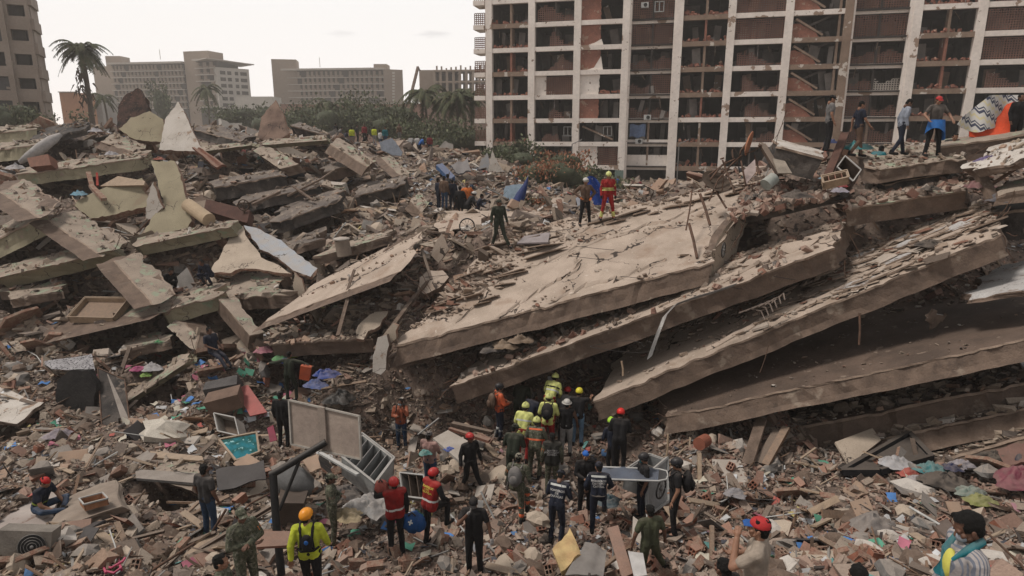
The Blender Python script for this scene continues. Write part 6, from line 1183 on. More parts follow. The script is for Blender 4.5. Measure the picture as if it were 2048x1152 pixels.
openbox('open_fridge', 'big white fridge lying open below the back of the pale board, empty shelves showing', 'fridge', (683,914,16.0), (750,968,15.4), (724,866,16.8), .55, m_enamel, m_steel, .06, 4)
openbox('open_fridge', 'grey metal fridge shell tipped beside the blue stretcher', 'fridge', (1252,938,15.6), (1298,908,16.4), (1290,952,15.4), .5, m_steel, m_gboard, .05, 1)
quad('metal_cabinet', 'tall grey metal side of the tipped shell by the bearded helper', 'cabinet', [(1290,952,15.3),(1334,915,16.2),(1336,1002,15.7),(1296,1030,15.0)], .06, m_steel, frame=m_enamel)
openbox('pine_box', 'small orange brown wooden drawer standing on the brown mattress', 'drawer', (158,998,14.1), (205,986,14.3), (168,1010,13.8), .12, mat('orange_pine', (.36, .17, .09), sc_=6), m_woodl, .02)
openbox('cabinet', 'battered dark cabinet with an open drawer below the dusty pink polo man', 'cabinet', (800,945,15.9), (848,950,15.5), (806,992,15.5), .4, m_gboard, m_woodd, .03, 2)
openbox('wooden_crate', 'shallow wooden crate full of papers on the rounded thick slab', 'crate', (134,634,24.0), (226,636,23.6), (170,594,25.2), .2, m_woodl, m_wood, .05)
openbox('broken_box', 'pale grey box with its front torn off near the dark armchair', 'box', (428,826,19.2), (470,835,18.9), (436,862,18.8), .4, m_wboard, m_woodd, .03)
openbox('hollow_block', 'large hollow clay block balanced on the pale slab by the men', 'brick', (1642,352,19.2), (1694,340,19.0), (1646,366,19.0), .22, m_woodl, m_bk, .05, 3)
openbox('metal_case', 'tilted dark sided drawer case lying over the hollow clay block', 'drawer', (1690,312,20.0), (1722,340,19.6), (1674,334,19.8), .5, m_woodd, m_gboard, .03)
mb = MB(); mb.tube([P(38, 326, 36), P(60, 312, 36), P(82, 296, 36.2), P(104, 280, 36.5), P(122, 268, 37)], [.12, .26, .30, .27, .12], 12); mb.v = [v + Vector((1, .5, 1)) * noise.noise(v * 1.8) * .16 for v in mb.v]; one(mb, 'rolled_mattress', paint('silver_grey_cover', (.34, .32, .31)), 'limp silver grey mattress roll sagging down the upper heap', 'mattress')
# air conditioner
rt = thing('air_conditioner', P(58, 1100, 12.3), 'dented outdoor air conditioner unit with a round fan beside the pale mattress', 'air conditioner'); c = P(58, 1086, 12.0); M = rot(-12, 8, 12)
mb = MB(); mb.box(c, (.86, .34, .58), M, 0, .02); mb.build('casing', mat('yellowed_casing', (.22, .19, .16), amt=.4), rt)
mb = MB(); a = c + M @ Vector((.13, -.172, 0)); mb.tube([a, a + M @ Vector((0, -.02, 0))], .23, 20, 0, False); f = mb.build('fan_guard', m_black, rt)
mb = MB(); [mb.tube([a + M @ Vector((r * math.cos(t), -.028, r * math.sin(t))) for t in [k * math.pi / 10 for k in range(21)]], .006, 4) for r in (.08, .13, .18, .235)]; mb.ell(a + M @ Vector((0, -.03, 0)), (.035, .012, .035), M, 0, 10, 6); g = mb.build('fan_rings', m_metal, None); g.parent = rt; g.data.transform(Matrix.Translation(-rt.location))
# painting, coloured boards, sheets
m_art = mat('seascape_paint', (.02, .17, .21), (.012, .07, .06), sc_=4, amt=.3, dust=0, bs=6, spots=((5, .58, .62, (.25, .45, .45)), (3, .62, .66, (.02, .06, .03))), bump=0)
quad('framed_painting', 'turquoise and green painting in a pale frame tipped on the debris', 'painting', [(438,880,17.6),(513,866,18.0),(518,905,17.4),(472,922,16.9)], .03, m_art, frame=m_woodl, fw=.05)
for (nm, lab, cat, pts, th, m, sag) in (
 ('board', 'bright red board tilted near the man in black long sleeves', 'board', [(470,776,20.6),(496,770,20.6),(534,824,19.6),(500,832,19.6)], .04, paint('red_board', (.34, .05, .05)), 0),
 ('board', 'small crimson board standing behind the man in black long sleeves', 'board', [(534,856,18.4),(546,850,18.4),(554,880,18.2),(540,884,18.2)], .03, paint('crimson_board', (.25, .02, .06)), 0),
 ('tarpaulin', 'black tarpaulin stretched over a leaning wooden frame', 'tarpaulin', [(432,940,16.3),(528,922,16.4),(532,958,15.9),(436,980,15.7)], .03, m_blackcloth, .05),
 ('cardboard_sheet', 'orange brown cardboard sheet above the black tarpaulin', 'cardboard', [(466,928,16.6),(494,908,17),(520,922,16.6),(490,946,16.2)], .02, m_card, .03),
 ('cardboard_sheet', 'tan cardboard flap leaning below the pale board', 'cardboard', [(604,920,15.6),(634,908,15.9),(642,936,15.3),(620,944,15.1)], .02, m_card, .02),
 ('door_leaf', 'reddish brown cupboard door lying by the feet of the soldier with crossed arms', 'door', [(510,1062,12.0),(582,1062,12.2),(584,1090,11.7),(514,1094,11.4)], .04, m_redwood, 0),
 ('plank', 'red brown varnished plank propped beside the young man in olive', 'plank', [(1214,1056,13.0),(1236,1050,13.0),(1266,1146,11.9),(1244,1156,11.8)], .05, m_redwood, 0),
 ('foam_block', 'torn yellow foam slab leaning among bricks below the stooping firefighter', 'foam', [(1104,1098,12.8),(1140,1058,13.3),(1164,1108,12.6),(1122,1144,12.1)], .12, m_foam, .08),
 ('plastic_sheet', 'dusty grey sheet spread beside the yellow foam slab', 'sheet', [(1130,1150,11.9),(1170,1086,12.9),(1214,1098,12.8),(1206,1156,11.8)], .02, paint('grey_sheet', (.15, .145, .14)), .08),
 ('door_leaf', 'white flaking panel standing left of the young man in olive', 'panel', [(1266,1032,12.9),(1292,1052,12.6),(1294,1098,12.3),(1264,1076,12.6)], .04, m_wboard, 0),
 ('drawer_front', 'white drawer front at the feet of the young man in olive', 'panel', [(1256,1102,12.2),(1286,1106,12.1),(1294,1150,11.6),(1268,1154,11.6)], .05, paint('white_laminate', (.5, .49, .48)), 0),
 ('table_top', 'dirty white table top with a teal corner by the striding man in black', 'table top', [(866,876,17.6),(896,860,18),(948,888,17.4),(928,930,16.8)], .08, m_wboard, 0),
 ('panel', 'pale cabinet side standing in front of the hollow under the dusty slab', 'panel', [(1424,918,16.8),(1480,920,16.7),(1500,972,16.0),(1430,976,16.0)], .06, m_wboard, 0),
 ('panel', 'second cabinet board folded behind the pale one', 'panel', [(1384,912,17.2),(1424,904,17.3),(1428,968,16.6),(1386,972,16.5)], .05, m_gboard, 0),
 ('door_frame', 'upright wooden door frame post by the folded cabinet board', 'frame', [(1396,906,16.6),(1403,906,16.6),(1404,982,16.1),(1396,982,16.1)], .08, m_woodl, 0),
 ('board', 'mottled cream board leaning against the black framed panel', 'board', [(1670,884,16.9),(1745,856,17.4),(1762,880,17.0),(1698,930,16.2)], .06, m_cream, 0),
 ('cardboard_box', 'flattened tan cardboard box in the brick field', 'cardboard box', [(1700,1004,14.6),(1736,992,14.8),(1748,1024,14.2),(1716,1040,13.9)], .1, m_card, 0),
 ('cardboard_box', 'creased cardboard box beside the flattened tan one', 'cardboard box', [(1684,978,15.2),(1712,962,15.4),(1738,984,15.0),(1700,1004,14.7)], .03, m_card, .05),
 ('tarpaulin', 'dark brown ribbed tarpaulin half buried behind the man with the teal scarf', 'tarpaulin', [(1812,1082,12.6),(1890,1036,13.3),(1918,1070,12.6),(1870,1108,12.0)], .03, paint('dark_brown_tarp', (.07, .05, .045)), .07),
 ('orange_tarp', 'bright orange tarp hanging behind the standing men under the zigzag blanket', 'tarp', [(1932,226,21.2),(2038,200,21.0),(2040,268,20.6),(1938,274,20.8)], .02, paint('orange_tarp', (.62, .07, .02), dust=.05), .10),
 ('blue_cushion', 'long blue foam cushion lying near the far white crate', 'cushion', [(872,330,44),(884,326,44.5),(910,352,42),(900,358,41.5)], .3, paint('blue_cushion', (.04, .09, .20)), .03),
 ('plastic_sheet', 'grey tarp bundle spread over debris next to the long blue cushion', 'sheet', [(902,330,44),(934,318,45),(942,342,42.5),(912,346,42.5)], .1, paint('grey_tarp', (.12, .12, .13)), .15),
 ('board', 'lilac grey table top lying in front of the striding soldier', 'board', [(1034,486,23.2),(1048,472,23.7),(1100,464,23.8),(1096,484,23)], .06, paint('lilac_board', (.25, .22, .23)), 0),
 ('metal_sheet', 'blue grey board behind the man with orange gloves', 'sheet', [(1152,396,26),(1166,386,26.3),(1170,404,26),(1156,412,25.7)], .04, paint('grey_blue_sheet', (.2, .2, .2)), 0),
 ('carton', 'pale pink red label carton behind the orange dish', 'carton', [(1486,342,22),(1510,318,22.6),(1512,344,22),(1496,364,21.6)], .1, paint('pink_white_card', (.42, .33, .31)), 0),
 ('patterned_cloth', 'dark flowered white cloth spread above the charred mattress', 'cloth', [(80,724,21.8),(184,708,22),(190,740,21.2),(104,738,21.3)], .02, mat('flowered_cloth', (.34, .32, .32), sc_=3, spots=((14, .54, .56, (.05, .045, .05)),)), .05),
 ('board', 'pale lath board lying across the mid debris below the white plaster lump', 'board', [(300,902,17.6),(404,912,17.2),(408,922,17),(302,914,17.3)], .05, m_woodl, 0),
 ('board', 'long grey board with nails in front of the black tarpaulin', 'board', [(270,938,16.6),(392,946,16.2),(390,966,15.8),(272,956,16.2)], .07, m_gboard, 0),
 ('board', 'upright grey lath panel beside the metal bed frame', 'board', [(214,748,20.8),(226,744,20.9),(268,850,19.4),(248,856,19.3)], .06, m_gboard, 0),
 ('torn_tabletop', 'torn wooden tabletop over the wide cracked olive wall', 'table top', [(200,372,30.2),(236,352,30.4),(290,362,30),(288,370,29.8)], .08, m_woodl, 0),
 ('brown_carton', 'rust brown case resting on the green beam under the rolled mattress', 'case', [(54,316,33.4),(96,308,33.4),(102,330,33.2),(60,334,33.2)], .6, m_redwood, 0),
 ('trunk_box', 'rusty dark trunk wedged between slabs beside the valve wheel', 'trunk', [(412,398,30),(500,420,29.4),(494,446,29),(408,420,29.6)], .5, mat('rusty_trunk', (.10, .05, .038), amt=.5), 0),
 ('broken_wardrobe', 'brown curved wardrobe side in the charred corner of the heap', 'wardrobe', [(384,294,36),(398,296,36),(452,330,35),(430,334,35)], .15, m_redwood, .1),
 ('radiator_grille', 'striped metal shutter lying under the brown timber by the orange dish', 'shutter', [(1545,316,20.6),(1570,322,20.4),(1584,346,20.0),(1556,346,20.0)], .04, mat('striped_slats', (.30, .25, .20), sc_=2), 0),
 ('red_carpet', 'dull red curtain of cloth at the very end of the lowest slab edge', 'curtain', [(1990,896,15.6),(2070,868,15.2),(2080,926,14.8),(2010,930,15.0)], .05, paint('dull_red_cloth', (.13, .05, .04)), .08)):
    quad(nm, lab, cat, pts, th, m, sag=sag)
quad('black_framed_panel', 'large black framed panel tipped on the litter under the dark slab edge', 'panel', [(1684,944,16.0),(1818,868,17.0),(1864,916,16.2),(1760,944,15.6)], .04, paint('black_glass_panel', (.03, .03, .032), rough=.35, dust=.25), frame=paint('black_frame', (.014, .014, .016)), fw=.12)
quad('metal_bed_frame', 'thin metal bed frame standing in the dark beside the charred mattress', 'bed frame', [(196,736,21),(250,760,20.6),(262,866,19.2),(204,850,19.5)], .01, m_char, frame=m_rust, fw=.03)
# zigzag blanket over the tarp
g = [[P(1926 + 122 * u - 12 * v * (1 - u), 232 - 42 * min(1, u * 2.2) + v * (68 * math.sin(math.pi * min(.98, u * .9 + .08))) , 20.6 + .5 * u + .15 * math.sin(u * 11)) for v in [j / 8 for j in range(9)]] for u in [i / 16 for i in range(17)]]
m_zz = bpy.data.materials.new('zigzag_blanket_cloth'); m_zz.use_nodes = True; nt = m_zz.node_tree; N = nt.nodes; L = nt.links; b = N['Principled BSDF']; b.inputs['Roughness'].default_value = .9
tc = N.new('ShaderNodeTexCoord'); sp = N.new('ShaderNodeSeparateXYZ'); L.new(tc.outputs['Object'], sp.inputs[0])
def mth(op, a, bb=None, c=None):
    n_ = N.new('ShaderNodeMath'); n_.operation = op
    for i, x in enumerate((a, bb, c)):
        if x is None: continue
        if isinstance(x, (int, float)): n_.inputs[i].default_value = x
        else: L.new(x, n_.inputs[i])
    return n_.outputs[0]
zz = mth('PINGPONG', mth('MULTIPLY', mth('ADD', sp.outputs[0], 5), 1.0), .10); s_ = mth('ADD', mth('MULTIPLY', sp.outputs[0], .55), mth('ADD', sp.outputs[2], mth('MULTIPLY', zz, 1.1))); fr = mth('FRACT', mth('MULTIPLY', mth('ADD', s_, 5), 1.9)); dk = mth('LESS_THAN', fr, .17); d2 = mth('COMPARE', fr, .30, .045); yl = mth('COMPARE', fr, .7, .08)
m1 = N.new('ShaderNodeMixRGB'); L.new(yl, m1.inputs[0]); m1.inputs[1].default_value = (.47, .45, .42, 1); m1.inputs[2].default_value = (.50, .44, .28, 1)
m2 = N.new('ShaderNodeMixRGB'); L.new(mth('MAXIMUM', dk, d2), m2.inputs[0]); L.new(m1.outputs[0], m2.inputs[1]); m2.inputs[2].default_value = (.05, .055, .085, 1); L.new(m2.outputs[0], b.inputs[0])
mb = MB(); mb.sheet(g, 0, (0, -.015, 0)); one(mb, 'zigzag_blanket', m_zz, 'white blanket with dark zigzag bands draped over the orange tarp', 'blanket')
# flowered sheet, parasol, dish antennas
m_flower = mat('flowered_blue', (.015, .05, .24), (.012, .04, .2), sc_=3, dust=0, spots=((9, .64, .66, (.45, .42, .5)), (11, .68, .70, (.4, .12, .1))))
g = [[P(1168 + 34 * v * .6 + u * (26 + 18 * v), 360 + v * 50 - (1 - v) * 8 * math.sin(u * 3), 27 + .12 * math.sin(u * 14 + v * 2)) for v in [j / 6 for j in range(7)]] for u in [i / 12 for i in range(13)]]
mb = MB(); mb.sheet(g, 0, (0, .02, 0)); one(mb, 'flowered_sheet', m_flower, 'deep blue sheet with small pale flowers hanging between the two helmeted rescuers', 'sheet')
rt = thing('folded_parasol', P(1036, 408, 35), 'folded navy parasol slanting out of the valley debris', 'parasol'); mb = MB(); mb.tube([P(1033, 410, 35), P(1042, 390, 35), P(1050, 372, 35), P(1056, 354, 35)], [.32, .26, .14, .03], 10); mb.build('canopy', paint('navy_canopy', (.015, .03, .12), dust=.05), rt); mb = MB(); mb.tube([P(1030, 416, 35), P(1057, 350, 35)], .03, 6); mb.build('pole', m_metal, rt)
def dish(px, py, d, r, yaw, tilt, m, lab, sq=1.0):
    c = P(px, py, d); M = rot(tilt, 0, yaw); rt = thing('satellite_dish', c, lab, 'satellite dish'); g = []
    for i in range(9): g.append([c + M @ Vector((r * sq * i / 8 * math.cos(t), .22 * r * (1 - (i / 8) ** 2), r * i / 8 * math.sin(t))) for t in [k * math.pi / 12 for k in range(25)]])
    mb = MB(); mb.sheet(g, 0, M @ Vector((0, .02, 0))); mb.build('reflector', m, rt); mb = MB(); mb.tube([c + M @ Vector((0, .2 * r, -.0)), c + M @ Vector((0, .5 * r, -r * .7)), c + M @ Vector((0, .5 * r, -r * 2.0))], .035, 7); mb.build('mast', m_rust, rt)
    mb = MB(); mb.tube([c + M @ Vector((0, .05, -r * .9)), c + M @ Vector((0, -.5 * r, -r * .5)), c + M @ Vector((0, -r * .8, -.05))], .018, 6); mb.ell(c + M @ Vector((0, -r * .85, 0)), (.05, .07, .05), M, 0, 8, 6); mb.build('receiver_arm', m_rust, rt)
dish(1499, 287, 21.2, .40, 62, 12, mat('rust_orange_dish', (.36, .15, .08), (.28, .12, .065), sc_=4, amt=.3, bump=.1), 'rust orange satellite dish turned sideways on top of the broad slab')
dish(1433, 362, 21.6, .50, 20, -50, mat('brown_dish', (.10, .07, .05), sc_=4, amt=.5), 'brown satellite dish lying face down in the twisted antenna rods')
mb = MB()
for pts in (((1418,402,21.3),(1436,360,21.5),(1462,330,21.6),(1484,310,21.6)), ((1420,360,21.6),(1444,330,21.7),(1470,318,21.7)), ((1445,320,21.5),(1456,350,21.4),(1470,386,20.9)), ((1410,376,21.8),(1418,350,21.8),(1446,330,21.8),(1452,322,21.8)), ((1441,318,21.4),(1448,316,21.4)), ((1466,316,21.5),(1464,302,21.5),(1467,296,21.5)), ((1482,322,21.3),(1492,372,20.8),(1480,372,20.8),(1506,368,20.9)), ((1509,310,21.4),(1520,350,20.9))):
    mb.tube([P(*p) for p in pts], .03, 6)
one(mb, 'twisted_antenna_rods', m_rust, 'tangle of rusty antenna rods on the upper corner of the broad pale slab', 'antenna')
for (a, b, r, lab) in (((1378,447,19.9),(1394,516,19.3),.045,'rusty pipe stub standing on the broad slab nearest its broken end'), ((1400,388,21.0),(1420,450,20.4),.045,'rusty pipe stub standing further up the broad slab'), ((1372,460,20.2),(1384,380,21.3),.025,'thin bent rod by the rusty pipe stubs'), ((1719,626,17.2),(1718,690,17.2),.03,'rod hanging down from the tile strewn slab'), ((1537,690,17.6),(1520,745,17.7),.012,'wire hanging in the gap under the tile strewn slab'), ((1246,752,18.6),(1243,722,18.6),.03,'pale hose end hanging under the second slab'), ((1336,868,17.0),(1332,920,17.0),.03,'pale bent stake beside the bright red hard hat')):
    mb = MB(); A, B = P(*a), P(*b); mb.tube([A, (A + B) / 2 + Vector((.02, 0, 0)), B], r, 8); one(mb, 'steel_rod', m_rust if 'pale' not in lab else m_woodl, lab, 'rod')
pts = [(1299,716,17.0),(1308,690,17.0),(1318,662,17.0),(1330,632,17.1),(1350,610,17.3),(1385,597,17.5),(1430,584,17.7),(1470,570,17.8)]
mb = MB(); g = [[P(*p) + Vector((dx * .06, 0, dx * .05)) for dx in (-1, 1)] for p in pts]; mb.sheet(g, 0, (0, .03, 0)); one(mb, 'bent_metal_strip', m_metal, 'long grey metal strip bent over the edge of the second slab', 'strip')
mb = MB()
for k in range(6): o = k * .16; mb.tube([P(1478 + k * 13, 626 - k * 4, 17.6), P(1500 + k * 12, 618 - k * 5, 17.7), P(1522 + k * 9, 622 - k * 7, 17.6), P(1530 + k * 8, 640 - k * 8, 17.4)], .022, 6)
one(mb, 'curved_rails', mat('bare_steel_rail', (.17, .13, .105), rough=.7), 'row of curved metal rails squeezed between two floor slabs', 'rails')
mb = MB(); mb.tube([P(376, 410, 29.2), P(418, 440, 28.4)], .30, 18, 0, False); one(mb, 'round_column', mat('cream_column', (.40, .30, .20), amt=.2), 'short cream round column lying against the jagged upright olive wall', 'column')
rt = thing('water_barrel', P(683, 485, 27.2), 'dusty barrel with a pale round lid in the middle of the heap', 'barrel'); c = P(683, 478, 27.2); mb = MB(); mb.ell(c, (.36, .36, .08), None, 0, 18, 6); mb.build('lid', m_wboard, rt); mb = MB(); mb.tube([c - Vector((0, 0, .05)), c - Vector((-.1, 0, .7))], .31, 16); mb.build('drum', m_mattr2, rt)
mb = MB(); c = P(487, 410, 29.2)
for k in range(24): t = k * math.pi / 12; t2 = (k + 1) * math.pi / 12; mb.tube([c + Vector((.24 * math.cos(t), 0, .24 * math.sin(t))), c + Vector((.24 * math.cos(t2), 0, .24 * math.sin(t2)))], .03, 5)
for k in range(5): t = k * 1.257; mb.tube([c, c + Vector((.24 * math.cos(t), 0, .24 * math.sin(t)))], .02, 5)
mb.tube([c, c + Vector((0, .1, -.8))], .04, 6); one(mb, 'valve_wheel', m_woodd, 'small spoked valve wheel on a rod beside the rusty trunk', 'wheel')
def wheel(px, py, d, r, yaw, lab, spokes=True, tl=0):
    c = P(px, py, d); M = rot(tl, 0, yaw); rt = thing('wheel', c, lab, 'wheel'); mb = MB(); mb.tube([c + M @ Vector((r * math.cos(t), 0, r * math.sin(t))) for t in [k * math.pi / 12 for k in range(25)]], r * .1, 6); mb.build('tyre', m_black, rt); mb = MB()
    for k in range(10): t = k * math.pi / 5; mb.tube([c, c + M @ Vector((r * .93 * math.cos(t), 0, r * .93 * math.sin(t)))], .008, 4)
    mb.ell(c, (.05, .05, .05), None, 0, 8, 6); mb.build('spokes', m_metal, rt)
wheel(934, 452, 26.2, .30, 15, 'dark wheel leaning under the curved pale slab'); wheel(1322, 978, 14.9, .22, 50, 'bicycle wheel leaning against the tipped grey shell'); wheel(1447, 500, 19.4, .22, 60, 'small rusty wheel of a scooter between the charred slab and the second slab')
# stretcher
rt = thing('rescue_stretcher', P(1262, 955, 15.2), 'blue stretcher with a white tube frame behind the firefighter with one leg up', 'stretcher'); a, b, c, d_ = P(1200, 958, 14.9), P(1316, 962, 14.7), P(1318, 938, 15.3), P(1204, 934, 15.5)
g = [[(a * (1 - u) + b * u) * (1 - v) + (d_ * (1 - u) + c * u) * v + Vector((0, 0, .04 * math.sin(u * 13) * math.sin(v * 4) + .03 * noise.noise(Vector((u * 8, v * 5, 0))))) for v in [j / 6 for j in range(7)]] for u in [i / 20 for i in range(21)]]; mb = MB(); mb.sheet(g, 0, (0, 0, -.03)); mb.build('cloth', paint('stretcher_blue', (.015, .055, .11)), rt)
mb = MB(); x = (b - a).normalized(); mb.tube([a, b, b + x * .18 + (c - b) * .15, b + x * .22 + (c - b) * .5, c + x * .18 - (c - b) * .15, c, d_], .022, 8); mb.build('tube_frame', m_acw, rt)
# bags
def bag(px, py, d, r, m, lab, emblem=None, nm='backpack'):
    c = P(px, py, d); rt = thing(nm, c, lab, 'bag'); mb = MB(); mb.ell(c, r, rot(0, 10, 20), 0, 16, 12, .22); mb.ell(c + Vector((r[0] * .6, -.02, -.03)), (r[0] * .55, r[1] * .8, r[2] * .8), None, 0, 12, 9, .2); mb.build('body', m, rt)
    mb = MB(); mb.tube([c + Vector((-r[0] * .3, -r[1] * .5, r[2] * .9)), c + Vector((0, -r[1] * .5, r[2] * 1.25)), c + Vector((r[0] * .3, -r[1] * .5, r[2] * .9))], .018, 6); mb.build('handle', m_black, rt)
    if emblem: mb = MB(); e = c + Vector((-r[0] * .1, -r[1] * .98, r[2] * .45)); mb.box(e, (.10, .012, .03), rot(-35, 20, 0)); mb.box(e + Vector((0, .003, 0)), (.03, .012, .11), rot(-35, 20, 0)); mb.build('emblem', WHT, rt)
bag(826, 1044, 13.5, (.24, .18, .22), paint('royal_blue_nylon', (.01, .07, .22), dust=.05), 'bright blue backpack with a white emblem between the two red vests', True)
bag(763, 974, 13.2, (.13, .12, .16), paint('red_nylon', (.35, .08, .06), dust=.1), 'red bag raised next to the helmet of the first red vest', nm='shoulder_bag')
c = P(611, 745, 21.3); rt = thing('carry_case', c, 'orange hard case held by the soldier with arms out', 'case'); mb = MB(); mb.box(c, (.34, .2, .46), rot(0, 12, 10), 0, .015); mb.build('body', paint('orange_case', (.50, .10, .04), dust=.15), rt); mb = MB(); mb.tube([c + Vector((-.06, 0, .24)), c + Vector((0.02, 0, .3)), c + Vector((.12, 0, .25))], .015, 6); mb.build('handle', m_black, rt)
rt = thing('plastic_chair', P(222, 1134, 11.7), 'broken pink plastic chair frame in the rubble near the air conditioner', 'chair'); m_pink = paint('pink_plastic', (.55, .08, .16), rough=.5, dust=.1)
for nm2, pts in (('leg', ((204,1126,11.8),(212,1146,11.4))), ('leg', ((236,1118,11.9),(243,1140,11.5))), ('back_bar', ((204,1128,11.7),(222,1136,11.6),(246,1122,11.7),(250,1116,11.8))), ('seat_rim', ((210,1142,11.5),(228,1146,11.4),(244,1134,11.5)))): mb = MB(); mb.tube([P(*p) for p in pts], .022, 7); mb.build(nm2, m_pink, rt)
rt = thing('armchair', P(445, 800, 20), 'torn grey brown armchair on its side near the bright red board', 'armchair'); mb = MB(); mb.box(P(446, 776, 20.4), (1.0, .4, .5), rot(20, -12, 10), 0, .05); mb.build('backrest', mat('sooty_upholstery', (.10, .09, .085), amt=.5), rt); mb = MB(); mb.box(P(450, 800, 19.9), (.95, .6, .45), rot(10, -14, 12), 0, .05); mb.build('seat', mat('brown_upholstery', (.17, .11, .08), amt=.4), rt)
rt = thing('sofa', P(590, 1000, 15), 'grey sofa end with a brown fabric base jammed behind the black post', 'sofa'); mb = MB(); mb.ell(P(588, 962, 15.2), (.5, .5, .30), rot(0, 30, 20), 0, 16, 10, .2); mb.build('cushion', mat('grey_upholstery', (.12, .115, .11), amt=.3), rt); mb = MB(); mb.box(P(583, 1015, 14.7), (.55, .5, .62), rot(8, 12, 15), 0, .04); mb.build('base', mat('brown_pleat', (.10, .075, .06), amt=.3), rt)
crumple('plastic_heap', 'black crumpled plastic lying behind the back of the pale board', 'plastic', P(680, 796, 20.8), (.42, .35, .3), m_black)
mb = MB(); mb.tube([P(1398, 888, 17), P(1412, 880, 17.3)], .17, 16, 0, False); one(mb, 'clay_pot', mat('clay_pot', (.26, .09, .055), amt=.3), 'round red clay pot lying at the foot of the wide dusty slab', 'pot')
mb = MB(); mb.tube([P(1531, 370, 19.8), P(1548, 356, 19.9)], .19, 14); one(mb, 'plastic_bucket', paint('pale_green_bucket', (.30, .32, .29)), 'pale greenish bucket lying by the bricks on the charred slab', 'bucket')
rock('plaster_lump', 'white plaster lump with a brown stain above the long pale lath', 'plaster lump', 333, 862, 18.6, (.70, .45, .26), mat('stained_white_plaster', (.5, .45, .38), (.42, .37, .31), spots=((3, .64, .67, (.12, .07, .05)),)))
rock('stone_lump', 'shaggy white grey lump beside the dented air conditioner', 'plaster lump', 118, 1090, 12.4, (.32, .3, .28), m_white)
rock('concrete_lump', 'big pale concrete boulder in the brick field near the cardboard boxes', 'boulder', 1838, 985, 14.9, (.5, .36, .22), m_white)
rock('concrete_lump', 'grey rounded boulder just before the magenta bundle', 'boulder', 1978, 945, 15.1, (.26, .2, .16), m_gboard)
rock('concrete_lump', 'pale corner block the stooping firefighter stands on', 'block', 1080, 1040, 14.5, (.27, .2, .12), m_cream)
CL = [('blue plastic bag', (648,748,21.2), .35, (.01,.06,.30)), ('blue plastic sheet', (632,768,20.9), .32, (.02,.08,.28)), ('green shirt', (560,716,22.4), .22, (.04,.32,.10)), ('lime shirt', (584,712,22.6), .18, (.45,.55,.05)), ('pink shirt', (530,700,22.8), .28, (.42,.14,.2)), ('blue shirt', (572,722,22.2), .2, (.02,.08,.4)), ('magenta cloth', (278,738,22), .2, (.45,.05,.2)), ('white cloth', (306,735,22), .3, (.45,.44,.45)), ('green cloth', (292,750,21.8), .16, (.2,.42,.05)), ('green rag', (318,683,23.2), .14, (.03,.35,.12)),
 ('teal heap of clothes', (1865,940,15.4), .32, (.05,.24,.26)), ('red dress', (1818,945,15.5), .22, (.45,.04,.03)), ('white skirt', (1832,958,15.2), .16, (.45,.42,.44)), ('lilac bag', (1922,928,15.4), .22, (.36,.34,.38)), ('navy bag', (1905,935,15.3), .2, (.015,.03,.1)), ('black coat', (1892,962,14.9), .38, (.02,.02,.022)), ('black bundle', (1988,918,15.5), .4, (.018,.018,.018)), ('navy suitcase', (2042,910,15.3), .35, (.01,.018,.05)), ('magenta bundle', (2048,958,14.4), .5, (.22,.03,.07)), ('pale green cloth', (1938,985,14.4), .28, (.25,.32,.28)), ('yellow green leaf cloth', (1958,1000,14.1), .26, (.28,.3,.08)), ('white papers', (1790,925,15.8), .3, (.5,.5,.52)), ('red cloth', (1684,372,19.8), .18, (.4,.03,.05)), ('light blue cloth', (1658,356,19.9), .2, (.12,.3,.42)), ('lavender shirt', (1680,382,19.6), .22, (.4,.38,.46)), ('black shirt', (1590,392,19.5), .35, (.018,.018,.022)), ('dusty pink towel', (1955,372,18.6), .35, (.22,.09,.10)), ('blue black clothes', (2020,400,17.8), .45, (.03,.05,.09)), ('black cloth', (1858,490,18.0), .3, (.015,.015,.018)), ('black rag', (1862,378,19.0), .22, (.02,.02,.02)), ('purple cloth', (1975,322,19), .3, (.08,.06,.22)), ('teal wrap', (1712,296,21.2), .4, (.02,.26,.28)), ('blue bottle bag', (1662,285,21), .2, (.02,.08,.3)), ('orange red bag', (1658,302,20.8), .13, (.5,.1,.06)),
 ('white tarp bag', (734,1012,14.6), .45, (.40,.39,.38)), ('cream foam piece', (692,1030,14.2), .28, (.48,.38,.22)), ('grey plastic bag', (694,985,15.2), .32, (.06,.06,.065)), ('dark black garment', (600,1000,11.9), .001, (.02,.02,.02)), ('white cloth scrap', (190,262,40), .35, (.4,.4,.44)), ('white rag', (222,308,34.8), .3, (.44,.43,.46)), ('red rag', (318,318,35), .25, (.36,.08,.05)), ('grey cloth', (28,950,16.6), .4, (.14,.15,.17)), ('lilac printed cloth', (118,868,18.4), .3, (.32,.28,.33)), ('grey mesh bag', (1745,1045,13.5), .38, (.24,.22,.21)), ('white bag', (1470,985,15.4), .22, (.3,.3,.33)), ('blue cloth scrap', (158,388,30), .3, (.1,.32,.45)), ('white cloth on the beam', (30,336,34), .4, (.42,.41,.42)), ('tan sack', (1012,690,19.4), .35, (.26,.18,.12)), ('brown sack', (1040,680,19.3), .3, (.22,.15,.1)), ('dark grey sack', (985,695,19.6), .4, (.05,.05,.055)), ('grey nylon bag', (1215,1000,15.4), .25, (.03,.10,.14)), ('teal scrap', (850,905,16.4), .15, (.1,.35,.33)), ('blue cup bundle', (898,898,17.3), .12, (.01,.1,.5)), ('white rag by the fence', (1232,345,30), .001, (.5,.5,.5))]
for nm, (x, y, d), r, c in CL:
    if r < .01: continue
    crumple('crumpled_cloth', 'crumpled ' + nm + ' lying near ' + near(x, y), 'cloth', P(x, y, d), (r, r * .75, r * .55), cloth('c_' + nm.replace(' ', '_'), tuple(v * .82 for v in c), .3))
